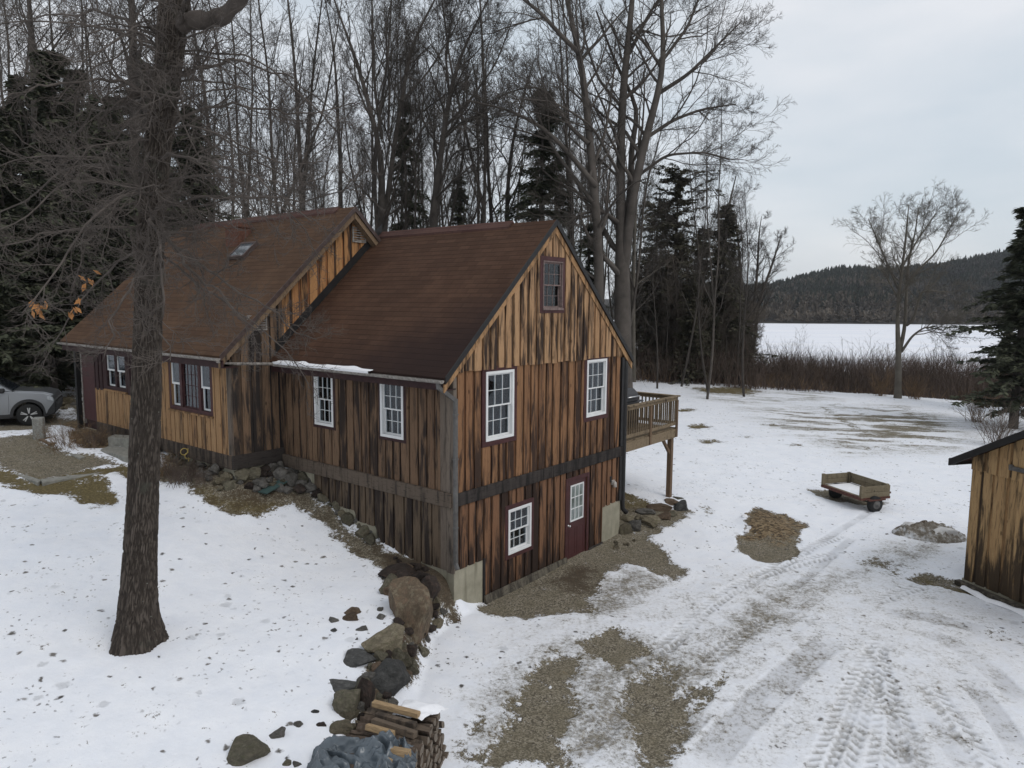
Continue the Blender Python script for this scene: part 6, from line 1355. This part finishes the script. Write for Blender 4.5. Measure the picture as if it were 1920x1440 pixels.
# conifers -----------------------------------------------------------
def conifer(name, H_, Lm, nb, seed, mat='needles', droop=.35, bare_to=.06, shape=.8, nspr=15, slen=.36, swid=.075, label=None, group=None, dens=4, cone=True):
    r_ = np.random.default_rng(seed); z = H_ * (bare_to + (1 - bare_to) * r_.random(nb) ** .85); f_ = z / H_; az0 = r_.uniform(0, 6.28, nb)
    L = Lm * ((1.02 - f_) ** shape if cone else np.sin(np.clip((f_ - bare_to) / (1 - bare_to), .05, 1) * 2.6) ** .8) * r_.uniform(.4, 1.2, nb) * (.75 + .5 * np.sin(az0 * 2 + 9 * f_)) + .12; az = az0
    K = 7; P = np.empty((nb, K, 3)); P[:, 0] = np.stack([0 * z, 0 * z, z], 1); el = r_.uniform(-.1, .35, nb) * (1 if cone else 1.4)
    d = np.stack([np.cos(az) * np.cos(el), np.sin(az) * np.cos(el), np.sin(el)], 1)
    for k in range(1, K): P[:, k] = P[:, k - 1] + d * (L / (K - 1))[:, None]; d = nrm(d + np.array([0, 0, -droop / K * 1.6]) + .09 * r_.normal(size=d.shape))
    br = np.linspace(1, .2, K)[None] * (.008 + .009 * L)[:, None]
    tk, cr_ = TM(), TM(); tp, trr = resample([(0, 0, -.3), (.05, 0, H_ * .4), (0, .05, H_ * .8), (0, 0, H_)], [H_ * .015, H_ * .011, H_ * .005, .01], 14); tk.add(tp[None], trr[None], 8); tk.add(P, br, 3)
    # sprays: flat fans of narrow blades along each branch
    t = np.clip(.12 + .88 * (np.arange(nspr)[None] + r_.random((nb, nspr))) / nspr, 0, .999); pi = t * (K - 1); i0 = pi.astype(int); ff = (pi - i0)[..., None]; rows = np.arange(nb)[:, None]
    base = (P[rows, i0] * (1 - ff) + P[rows, i0 + 1] * ff).reshape(-1, 3); tan = nrm(P[rows, i0 + 1] - P[rows, i0]).reshape(-1, 3)
    keep = r_.random(len(base)) < .92; base, tan = base[keep], tan[keep]; n = len(base)
    base = base.repeat(dens, 0); tan = tan.repeat(dens, 0); m_ = len(base)
    side = nrm(np.cross(tan, np.array([0, 0, 1.]))); sg = np.where(np.arange(m_) % 2, 1., -1.)[:, None]
    a = r_.uniform(.2, 1.2, m_)[:, None]; dd = nrm(tan * np.cos(a) + side * sg * np.sin(a) + np.array([0, 0, -.22]) + .22 * r_.normal(size=tan.shape))
    ll = (slen * r_.uniform(.55, 1.3, m_))[:, None]; wv = nrm(np.cross(dd, np.array([0, 0, 1.]) + .5 * r_.normal(size=dd.shape))) * swid * r_.uniform(.6, 1.3, m_)[:, None]
    base = base + .05 * r_.normal(size=base.shape)
    V = np.stack([base - wv * .3, base + dd * ll * .5 - wv + np.array([0, 0, .02]), base + dd * ll, base + dd * ll * .5 + wv + np.array([0, 0, .02])], 1).reshape(-1, 3); q = np.arange(m_ * 4).reshape(-1, 4)
    root = empty(name, (0, 0, 0), 0, label, 'tree', group); link_mesh('trunk', tk.mesh('trunk'), M['bark_far_dark'], root)
    me = np_mesh('foliage', V, [q]); set_attr(me, 'piece', r_.random(n).repeat(dens), 'FACE'); link_mesh('foliage', me, M[mat], root); return root
hemA = conifer('hemlock', 14, 3.6, 240, 1, nspr=20); hemB = conifer('hemlock', 16, 3.4, 250, 2, nspr=20); hemC = conifer('hemlock', 11, 3.6, 220, 3, nspr=20)
hemS = conifer('hemlock', 14, 3.3, 150, 6, nspr=20, dens=4, swid=.045, slen=.36); hemT = conifer('hemlock', 14, 3.8, 170, 7, nspr=20, dens=4, swid=.05, slen=.36)
pine = conifer('pine', 15, 3.4, 160, 4, 'needles_pine', .05, .22, .7, 12, .34, .06, None, None, 6, cone=False); spr = conifer('spruce', 13, 2.9, 240, 5, 'needles_pine', .25, .05, .85, 18, .3, .07)
used = set()
def put_con(proto, px, Y, top_py, hh, label, group=None, wide=1.0, name=None):
    x = (px - 960) / F * Y; z = gz(x, Y); top = at_y(px, top_py, Y)[2]; s = max(.3, (top - z) / hh)
    t = proto if proto.name not in used else copy_thing(proto); used.add(proto.name); t.location = (x, Y, z); t.scale = (s * wide, s * wide, s); t.rotation_euler = (0, 0, random.uniform(0, 6.28)); tag(t, label, 'tree', group); return t
put_con(hemS, 762, 50, 190, 14, 'hemlock standing behind the wing ridge between the twin trunks and leaning tree', wide=.75)
put_con(hemT, 1012, 48, 170, 14, 'dark hemlock right behind the gable peak'); put_con(hemS, 1040, 52, 300, 14, 'lower hemlock tucked right of the one behind the gable peak')
put_con(hemB, 125, 33, 95, 16, 'tallest hemlock of the dark stand at the far left', wide=1.25); put_con(hemA, 20, 30, 215, 14, 'hemlock at the left edge behind the silver car', wide=1.3); put_con(hemC, 215, 31, 190, 11, 'hemlock behind the left end of the main roof', wide=1.05); put_con(hemA, 372, 37, 205, 14, 'hemlock showing to the right of the big trunk', wide=1.0)
for (px, Y, tp, k, w_) in [(-60, 34, 150, hemB, 1.2), (70, 40, 150, hemA, 1.2), (170, 42, 130, hemB, 1.1), (300, 42, 120, hemA, 1.1), (330, 34, 330, hemC, .9), (95, 27, 330, hemC, 1.3), (-20, 25, 380, hemC, 1.2), (175, 29, 330, hemA, 1.1), (260, 36, 260, hemC, 1.1), (45, 50, 200, hemB, 1.3), (240, 52, 180, hemB, 1.3), (-130, 30, 200, hemA, 1.3)]: put_con(k, px, Y, tp, {hemA: 14, hemB: 16, hemC: 11}[k], 'dark hemlock crowded into the stand left of the house', 'dark hemlocks left of the house', w_)
put_con(pine, 1262, 55, 318, 15, 'tall dusky pine to the right of the massive bare tree'); put_con(spr, 1350, 58, 385, 13, 'dark pointed spruce nearest the lake in the woods', wide=1.2); put_con(spr, 1310, 64, 430, 13, 'spruce between the dusky pine and the pointed one', wide=1.2); put_con(pine, 1225, 62, 380, 15, 'brownish pine half hidden behind the massive bare tree'); put_con(spr, 1290, 53, 520, 13, 'low spruce at the foot of the dusky pine', wide=1.3); put_con(hemS, 1100, 60, 420, 14, 'low hemlock glimpsed behind the gable between the two big trees', wide=1.2)
put_con(spr, 1215, 56, 500, 13, 'low dark spruce close behind the deck railing', wide=1.3); put_con(spr, 1370, 66, 500, 13, 'low spruce at the lake end of the dark spruces', wide=1.25); put_con(spr, 1325, 56, 560, 13, 'small spruce in front of the pointed spruce', wide=1.5)
put_con(hemS, 860, 66, 330, 14, 'far spruce glimpsed behind the leaning tree', wide=.9)
put_con(hemA, 1912, 38, 385, 14, 'tall dark hemlock cut off at the right edge', wide=1.4); put_con(hemC, 1965, 44, 430, 11, 'second hemlock behind the one at the right edge', wide=1.2); put_con(spr, 1890, 62, 545, 13, 'smaller dark spruce beyond the hemlock at the right edge', wide=1.2)

# ------------------------------------------------------------------ foreground tree: displaced bark trunk, drooping limbs
tb = at(256, 1206)[:2]; YT = float(tb[1]); tbz = gz(*tb)
ctrl = [(256, 1216, .51), (257, 1190, .44), (258, 1155, .355), (260, 1110, .315), (262, 1050, .285), (267, 950, .262), (272, 825, .25), (275, 700, .235), (281, 480, .215), (293, 300, .215), (316, 120, .215), (327, 10, .235), (338, -90, .2), (350, -200, .16), (360, -340, .1)]
cz_ = np.array([at_y(p[0], p[1], YT)[2] for p in ctrl]); cx_ = np.array([at_y(p[0], p[1], YT)[0] for p in ctrl]); crad = np.array([p[2] for p in ctrl]) * .85
S_, NR = 200, 620; zz = np.linspace(cz_[0] - .12, cz_[-1], NR); o_ = np.argsort(cz_)
X = np.interp(zz, cz_[o_], cx_[o_]); Rr = np.interp(zz, cz_[o_], crad[o_])
for _ in range(6): X[1:-1] = .25 * X[:-2] + .5 * X[1:-1] + .25 * X[2:]; Rr[1:-1] = .25 * Rr[:-2] + .5 * Rr[1:-1] + .25 * Rr[2:]
th = np.arange(S_) * 2 * np.pi / S_; TH, ZZ = np.meshgrid(th, zz); Xc = X[:, None]; R0 = Rr[:, None]
flare = np.clip((tbz + .75 - ZZ) / .75, 0, 1) ** 2; lob = flare * .13 * (np.cos(TH * 5 + .6) * .6 + np.cos(TH * 3 + 2) * .5)
cyl_u = TH / (2 * np.pi) * 46; w1 = fbm(cyl_u * .35 + 3, ZZ * 3.0, 201, 3) * 2.6
def seam(u, v, s): return np.abs(fbm(np.mod(u + w1, 400), v, s, 3) * 2 - 1)
furrow = np.minimum(seam(cyl_u * 1.0, ZZ * 3.4, 202), seam(cyl_u * 1.5 + 9, ZZ * 6.5, 205) * 1.2)
blend = np.clip(np.minimum(TH, 2 * np.pi - TH) / .25, 0, 1)          # hide the seam at the back of the trunk
Rd = R0 * (1 + lob) + (.024 * sstep(.0, .3, furrow) - .014 + .012 * (fbm(cyl_u * 3, ZZ * 9, 208) - .5)) * blend
rot = -math.pi / 2 + math.pi                                        # seam faces away from the camera
VX = Xc + Rd * np.cos(TH + rot - math.pi / 2 + math.pi / 1); VY = YT + Rd * np.sin(TH + rot - math.pi / 2 + math.pi / 1)
Vt = np.stack([VX.ravel(), VY.ravel(), ZZ.ravel()], 1); ix = np.arange(NR * S_).reshape(NR, S_); i2 = np.roll(ix, -1, 1)
tq = np.stack([ix[:-1], i2[:-1], i2[1:], ix[1:]], -1).reshape(-1, 4); org = np.array([tb[0], tb[1], tbz])
ash = empty('bare_tree', tuple(org), 0, 'large foreground tree with a furrowed dark trunk rising from the snowy lawn', 'tree')
me = np_mesh('trunk', Vt - org, [tq], True); set_attr(me, 'furrow', sstep(.0, .34, furrow).ravel())
def mat_trunk():
    g = G('trunk_bark'); fu = g.attr('furrow'); v = g.coord(); n1 = g.noise(g.coord((1, 1, .3)), 12, 6, .7); n2 = g.noise(v, 2.2, 5, .65); n3 = g.noise(v, 40, 4, .7)
    col = g.ramp(g.math('ADD', g.math('MULTIPLY', fu, .62), g.math('MULTIPLY', n1, .4)), [(.2, (.034, .028, .024)), (.6, (.07, .058, .049)), (.95, (.105, .088, .076))])
    col = g.mix(g.rng(n2, .56, .74, 0, .4), col, (.10, .105, .085)); col = g.mix(g.rng(g.voronoi(v, 6), .09, .05, 0, .6), col, (.21, .215, .19))
    return g.out(col, .95, g.bump(g.math('ADD', n1, g.math('MULTIPLY', n3, .5)), .8, .02), .1)
link_mesh('trunk', me, mat_trunk(), ash)
def onax(py): return np.array([np.interp(at_y(300, py, YT)[2], cz_[o_], cx_[o_]), YT, at_y(300, py, YT)[2]])
limbs = []
def limb(py, pts, r0): limbs.append(([onax(py)] + [at_y(p[0], p[1], YT + p[2]) for p in pts], list(np.linspace(r0 * .58, .007, len(pts) + 1))))
big_l = [([onax(50)] + [at_y(*p) for p in ((352, 42, YT), (385, 36, YT - .1), (414, 30, YT - .2), (432, 12, YT - .3), (452, 2, YT - .4), (480, -40, YT - .5), (500, -120, YT - .6))], [.15, .13, .115, .11, .1, .095, .08, .05])]
limb(400, [(330, 455, -.2), (367, 525, -.5), (417, 570, -.8), (462, 602, -1.0), (505, 640, -1.1)], .05); limb(430, [(350, 470, .3), (420, 520, .7), (500, 560, 1.2), (570, 610, 1.5), (610, 625, 1.6)], .045)
limb(380, [(360, 370, -.4), (430, 360, -.9), (520, 358, -1.2), (640, 362, -1.5)], .045); limb(250, [(360, 215, .3), (430, 198, .6), (510, 205, 1), (580, 225, 1.2), (650, 195, 1.4)], .05)
limb(300, [(350, 280, -.6), (430, 300, -1.2), (520, 345, -1.8), (620, 420, -2.1)], .045); limb(420, [(230, 420, -.4), (150, 440, -.8), (60, 455, -1), (-40, 500, -1.2)], .045)
limb(330, [(210, 300, .3), (130, 330, .6), (40, 390, .9), (-60, 480, 1.2)], .05); limb(200, [(230, 150, -.4), (140, 130, -.8), (40, 150, -1.2), (-60, 200, -1.5)], .05)
limb(450, [(240, 470, .8), (180, 520, 1.2), (130, 600, 1.6), (95, 690, 1.8)], .04); limb(440, [(255, 480, -.9), (215, 560, -1.4), (190, 620, -1.7), (165, 690, -1.8)], .04)
limb(390, [(310, 430, -.9), (340, 500, -1.5), (355, 590, -1.9), (360, 660, -2)], .04); limb(150, [(390, 120, .5), (470, 110, 1), (560, 140, 1.4), (640, 200, 1.6)], .05); limb(100, [(260, 60, .5), (180, 30, .9), (90, 40, 1.2), (0, 80, 1.4)], .05)
limb(340, [(370, 330, .8), (450, 350, 1.6), (540, 420, 2.3), (600, 520, 2.8)], .045); limb(180, [(250, 190, .9), (180, 220, 1.5), (100, 300, 2)], .045); limb(60, [(370, -10, -.5), (430, -90, -1)], .06); limb(30, [(270, -40, .4), (200, -130, .7)], .06)
limb(460, [(330, 500, .9), (400, 545, 1.5), (470, 585, 2), (545, 650, 2.3), (575, 700, 2.4)], .038); limb(360, [(250, 380, -1.0), (180, 430, -1.8), (110, 520, -2.4), (60, 600, -2.8)], .04)
cw = TM(); LP = [resample(p, r_, 16) for p, r_ in limbs]; SP = np.stack([l[0] for l in LP]); SR = np.stack([l[1] for l in LP])
SP[:, 2:] += np.cumsum(np.random.default_rng(9).normal(0, .042, SP[:, 2:].shape), 1); cw.add(SP, SR, 7)
bl = [resample(p, r_, 24) for p, r_ in big_l]; bP = np.stack([b[0] for b in bl]); bR = np.stack([b[1] for b in bl]); bP[:, 2:] += np.cumsum(np.random.default_rng(3).normal(0, .012, bP[:, 2:].shape), 1); bR = bR * (1 + .14 * np.sin(np.arange(24) * 1.7))[None]; cw.add(bP, bR, 14)
b1, b1r = grow(SP, SR, 18, .1, 1, .85, .28, 8, .19, -.02, .6, .3, .006, .4, .3, 401); cw.add(b1, b1r, 5)
b2, b2r = grow(b1, b1r, 8, .2, 1, .8, .42, 6, .2, .07, .65, .35, .0042, .2, .3, 402); cw.add(b2, b2r, 4)
b3, b3r = grow(b2, b2r, 4, .25, 1, .7, .5, 5, .15, .12, .75, .5, .003, .12, .3, 403); cw.add(b3, b3r, 3)
xl = np.random.default_rng(77); EX = []
for k in range(50):
    py = xl.uniform(60, 470); b0 = onax(py); az = xl.uniform(0, 6.283); ln = xl.uniform(1.0, 3.3); P = [b0]; d = np.array([math.cos(az), math.sin(az), xl.uniform(-.1, .5)])
    for q in range(15): P.append(P[-1] + d * ln / 15); d = d + xl.normal(0, .17, 3) + np.array([0, 0, -.085 if q < 10 else .1]); d /= np.linalg.norm(d)
    EX.append(P)
EX = np.array(EX); ER = np.linspace(.018, .005, 16)[None].repeat(50, 0); cw.add(EX, ER, 5)
e1, e1r = grow(EX, ER, 14, .12, 1, .85, .34, 7, .2, .02, .6, .3, .005, .3, .3, 411); cw.add(e1, e1r, 4); e2, e2r = grow(e1, e1r, 7, .2, 1, .75, .45, 5, .2, .08, .7, .4, .0035, .15, .3, 412); cw.add(e2, e2r, 3)
tips, tr_ = grow(np.stack([resample([onax(py) for py in range(480, 60, -40)], [.1] * 11, 16)[0]]), np.full((1, 16), .03), 40, .02, .98, 1.3, .14, 7, .14, .04, .5, .2, .004, .5, .1, 405); cw.add(tips, tr_, 4)
t2, t2r = grow(tips, tr_, 5, .2, 1, .7, .4, 5, .15, .1, .7, .4, .0035, .15, .2, 406); cw.add(t2, t2r, 3)
link_mesh('crown', cw.mesh('crown', org), M['bark_twig'], ash)
lfm = MB()
for (px, py, dy, n) in ((62, 577, -1.6, 5), (78, 583, -1.6, 6), (128, 586, -1.4, 3), (148, 572, -1.4, 4), (162, 530, -1.2, 5), (178, 522, -1.1, 3), (70, 592, -1.7, 3)):
    for k in range(n):
        c = at_y(px + random.uniform(-9, 9), py + random.uniform(-12, 12), YT + dy); d = np.array([random.uniform(-1, 1), random.uniform(-1, 1), random.uniform(-2, -.5)]); d /= np.linalg.norm(d); s_ = np.cross(d, [random.uniform(-1, 1), 1, .3]); s_ /= np.linalg.norm(s_)
        lfm.add([c - d * .06, c + s_ * .028, c + d * .06, c - s_ * .028 + np.array([0, .008, 0])], [(0, 1, 2, 3)])
lo = lfm.build('dead_leaves', M['dead_leaf'], ash); lo.location = tuple(-org)

# ------------------------------------------------------------------ brush, shrubs, far woods
def twig_field(name, px_xy, hmin, hmax, wid, mat, label, cat, seed, lean=.35, kind='stuff', fork=1):
    r_ = np.random.default_rng(seed); P = np.asarray(px_xy, float); n = len(P); z = ground_z(P[:, 0], P[:, 1]) - .05
    base = np.column_stack([P, z]); h = r_.uniform(hmin, hmax, n) * (.45 + 1.1 * sstep(.3, .65, fbm(P[:, 0] * .3, P[:, 1] * .3, seed + 40))); d = nrm(np.column_stack([r_.normal(0, lean, (n, 2)), np.ones(n)]))
    V, Q = [], []; 
    segs = [(base, d, h, np.full(n, wid))]
    for f in range(fork):
        t = r_.uniform(.3, .75, n)[:, None]; b2_ = base + d * h[:, None] * t; d2 = nrm(d + r_.normal(0, .55, (n, 3))); segs.append((b2_, d2, h * r_.uniform(.3, .6, n), np.full(n, wid * .7)))
    T = 0
    for (b_, dd, hh_, ww) in segs:
        s = nrm(np.cross(dd, r_.normal(size=dd.shape))) * ww[:, None] / 2; s2 = nrm(np.cross(dd, s)) * ww[:, None] / 2; tip = b_ + dd * hh_[:, None]
        for a, b in ((b_ - s - s2 * .6, b_ + s - s2 * .6), (b_ + s - s2 * .6, b_ + s2), (b_ + s2, b_ - s - s2 * .6)):
            V.append(np.stack([a, b, tip], 1).reshape(-1, 3)); Q.append(np.arange(len(a) * 3).reshape(-1, 3) + T); T += len(a) * 3
    me = np_mesh(name, np.concatenate(V), [np.concatenate(Q)]); o = link_mesh(name, me, M[mat]); return tag(o, label, cat, None, kind)
def band(n, seed, px0, px1, y0, y1, p=1.0, edge=True):
    r_ = np.random.default_rng(seed); out = []
    px = r_.uniform(px0, px1, n * 3); Y = y0 + (y1 - y0) * r_.random(n * 3) ** p; x = (px - 960) / F * Y
    lim = 52 + .12 * (x - 10) + 6 * (fbm(x * .15, Y * .15, 3) - .5) + np.where(x > 24, 2.0 + (x - 24) * -.55, 0)
    ok = Y > lim; return np.column_stack([x, Y])[ok][:n]
M['bush_red2'] = mat_plain('bush_red2', (.075, .05, .038), .4, .2, .95, 0)
twig_field('red_brush', band(20000, 1, 1150, 2050, 46, 100, 1.3), 1.2, 2.7, .04, 'bush_red', 'dense reddish brown brush between the yard and the lake', 'brush', 1)
twig_field('grey_brush', band(16000, 2, 1150, 2050, 58, 155, 1.1), 1.4, 3.4, .06, 'bush_red2', 'grey brown thicket behind the red brush by the lake shore', 'brush', 2)
twig_field('tan_brush', band(2600, 3, 1190, 2050, 47, 70, 2.2), .3, 1.1, .035, 'bush_tan', 'pale tan dead grass and weeds at the yard edge', 'dead grass', 3, .5)
r_ = np.random.default_rng(8); px = 1130 + 330 * r_.beta(1.6, 2.2, 2400); Y = r_.uniform(56, 90, 2400)
twig_field('undergrowth', np.column_stack([(px - 960) / F * Y, Y]), 1.0, 3.9, .04, 'bark_under', 'tall grey undergrowth filling the woods right of the gable', 'undergrowth', 9, .3, fork=2)
px = r_.uniform(-150, 1150, 6500); Y = r_.uniform(33, 75, 6500)
twig_field('undergrowth', np.column_stack([(px - 960) / F * Y, Y]), 1.0, 4.5, .05, 'bark_far', 'grey undergrowth in the woods behind the house', 'undergrowth', 10, .3, fork=2)
def bush(px, py, h, n, mat, label, seed, spread=.35, wid=.012, cat='shrub', name='shrub', group=None, lean=.35, depth=None):
    p = at(px, py) if depth is None else np.array([(px - 960) / F * depth, depth, gz((px - 960) / F * depth, depth)])
    r_ = np.random.default_rng(seed); B = np.zeros((n, 2, 3)); tm = TM(); K = 6
    P = np.zeros((n, K, 3)); P[:, 0, :2] = r_.normal(0, spread * .35, (n, 2)); d = nrm(np.column_stack([r_.normal(0, lean, (n, 2)) + P[:, 0, :2] * .5, np.ones(n)])); hh_ = h * r_.uniform(.5, 1.05, n)
    for k in range(1, K): P[:, k] = P[:, k - 1] + d * (hh_ / (K - 1))[:, None]; d = nrm(d + .14 * r_.normal(size=d.shape))
    Rr = wid * np.linspace(1, .35, K)[None].repeat(n, 0); tm.add(P, Rr, 3)
    b_, br_ = grow(P, Rr, 5, .25, 1, .6, .4, 4, .15, .05, .7, .4, wid * .35, .08, .3, seed + 1); tm.add(b_, br_, 3); c_, cr2 = grow(b_, br_, 3, .3, 1, .6, .5, 3, .15, .04, .8, .5, wid * .3, .06, .3, seed + 2); tm.add(c_, cr2, 3)
    o = link_mesh(name, tm.mesh(name), M[mat], None, tuple(p - np.array([0, 0, .03]))); return tag(o, label, cat, group)
for (px, dpt, h, n, mt, lb) in [(1605, 62, 5.2, 24, 'bush_grey', 'tall grey shrub left of the lone tree against the lake'), (1655, 56, 4.5, 26, 'bush_grey', 'fan shaped bare shrub hard left of the lone tree'), (1490, 74, 6.5, 20, 'bush_grey', 'tall thin sapling clump against the left of the lake'), (1470, 70, 4.5, 18, 'bush_grey', 'lower sapling clump at the left of the lake'), (1545, 78, 4.5, 18, 'bush_grey', 'sapling clump in the middle of the lake view'), (1750, 60, 4, 22, 'bush_grey', 'spreading shrub right of the lone tree against the lake'),
                           (1655, 52, 2.2, 40, 'bush_tan', 'frosty tan shrub at the left foot of the lone tree'), (1720, 50, 1.8, 40, 'bush_tan', 'frosty low shrub at the right foot of the lone tree'), (1545, 58, 2.0, 34, 'bush_tan', 'tan shrub at the yard edge right of the bare clump tree'), (1885, 33, 2.2, 46, 'bush_grey', 'grey shrub under the hemlock at the right edge'), (1840, 40, 2.0, 40, 'bush_tan', 'tan shrub left of the hemlock at the right edge'), (1250, 53, 2.4, 36, 'bush_grey', 'grey shrub at the yard edge behind the deck'), (1330, 54, 2.2, 36, 'bush_red', 'reddish shrub at the yard edge below the spruces')]:
    bush(px, 0, h, n, mt, lb, int(px), .5 if h < 3 else .8, .014 if h < 3 else .022, depth=dpt, lean=.3 if h < 3 else .22)
bush(132, 838, .85, 46, 'bush_tan', 'dry upright stems of a bare shrub in the front bed by the granite post', 501, .9, .006, lean=.25); bush(165, 836, .55, 70, 'bush_tan', 'rust tan dead perennials in the front bed by the wall', 502, 1.1, .006, lean=.6); bush(190, 832, .55, 60, 'bush_red', 'dark red bare shrub in the front bed at the house wall', 503, .8, .007, lean=.5)
bush(338, 905, .7, 70, 'bush_red', 'dark red bare shrub among the stones under the picture window', 504, .8, .007, lean=.5); bush(372, 902, .45, 50, 'bush_red', 'low purplish shrub right of the yellow ornament', 505, .7, .006, lean=.6); bush(300, 890, .6, 40, 'bush_tan', 'tan dead stems just right of the big trunk', 506, .5, .006, lean=.4)
ev = conifer('evergreen_shrub', 1.0, .38, 60, 77, 'needles_pine', .1, .05, .6, 8, .12, .025, 'small pale evergreen shrub against the far end of the house wall', None, 4); pe = at(181, 792); ev.location = tuple(pe); ev.scale = (.9, .9, .9); ev['category'] = 'shrub'
# far woods on the hill: many small crowns in one object
def far_woods():
    r_ = np.random.default_rng(77); n = 12000; Y = 474 + 400 * r_.random(n) ** .8; X = r_.uniform(.14, .86, n) * Y
    h = r_.uniform(6, 12, n); con = (r_.random(n) < .1 + .4 * sstep(.45, .6, fbm(X * .014, Y * .014, 88)) + .45 * (Y > 790)) & (Y > 520); h = np.where(con, h * 1.05, h * .95); z0 = hill_z(X, Y) - .5
    V, Q, Tt, c = [], [], [], 0
    ci = np.nonzero(con)[0]; m_ = len(ci); T = 4; S = 6
    for k in range(T):                                   # ragged tiers of a conifer
        zb = z0[ci] + h[ci] * (.08 + .22 * k); zt = z0[ci] + h[ci] * min(1, (.50 + .20 * k)); rad = h[ci] * .26 * (1 - k / (T + .4))
        ring = []; 
        for s in range(S): a = 2 * np.pi * s / S + r_.uniform(-.5, .5, m_); q = rad * r_.uniform(.55, 1.25, m_); ring.append(np.column_stack([X[ci] + q * np.cos(a), Y[ci] + q * np.sin(a), zb + r_.uniform(-.06, .06, m_) * h[ci]]))
        apex = np.column_stack([X[ci] + r_.normal(0, .1, m_), Y[ci], zt])
        for s in range(S): V.append(np.stack([ring[s], ring[(s + 1) % S], apex], 1).reshape(-1, 3)); Q.append(np.arange(m_ * 3).reshape(-1, 3) + c); c += 3 * m_; Tt.append(np.column_stack([r_.random(m_) * .35]).ravel())
    di = np.nonzero(~con)[0]; m_ = len(di); nt = 26
    for k in range(nt):                                  # loose bare crowns of thin blades
        a = r_.uniform(0, 6.28, m_); el = r_.uniform(.1, 1.5, m_); d = np.column_stack([np.cos(a) * np.cos(el), np.sin(a) * np.cos(el), np.sin(el)])
        b_ = np.column_stack([X[di], Y[di], z0[di] + h[di] * r_.uniform(.1, .5, m_)]); tip = b_ + d * (h[di] * r_.uniform(.25, .52, m_))[:, None]; s = np.column_stack([-np.sin(a), np.cos(a), r_.normal(0, .4, m_)]) * (h[di] * .05)[:, None]
        V.append(np.stack([b_ - s * .3, tip - s, tip + s], 1).reshape(-1, 3)); Q.append(np.arange(m_ * 3).reshape(-1, 3) + c); c += 3 * m_; Tt.append(np.clip(.38 + .62 * sstep(.35, .62, fbm(X[di] * .012, Y[di] * .02, 99)) * r_.uniform(.7, 1.1, m_) + .3 * (Y[di] < 505), 0, 1))
    me = np_mesh('far_woods', np.concatenate(V), [np.concatenate(Q)]); set_attr(me, 'piece', np.concatenate(Tt), 'FACE')
    g = G('far_woods'); col = g.ramp(g.attr('piece'), [(0, (.018, .021, .017)), (.33, (.032, .036, .028)), (.42, (.05, .048, .044)), (.75, (.082, .073, .066)), (1, (.12, .1, .08))]); mt = g.out(col, .95, None, .05)
    tag(link_mesh('far_woods', me, mt), 'wooded far shore and hillside of mixed bare trees and conifers', 'forest', kind='stuff')
far_woods()

# a little damp air over lake and hill: one even volume round the whole place
hz_ = MB(); hz_.box(-1560, 1560, -60, 2660, -40, 135, 0)
g = G('haze'); g.n.remove(g.bs); pv = g.node('ShaderNodeVolumePrincipled'); pv.inputs['Color'].default_value = (.82, .86, .92, 1); pv.inputs['Density'].default_value = .00012
g.l.new(pv.outputs[0], [q for q in g.n if q.type == 'OUTPUT_MATERIAL'][0].inputs['Volume'])
tag(hz_.build('haze', g.mt), 'thin grey winter haze over lake and hill', 'haze', kind='stuff')
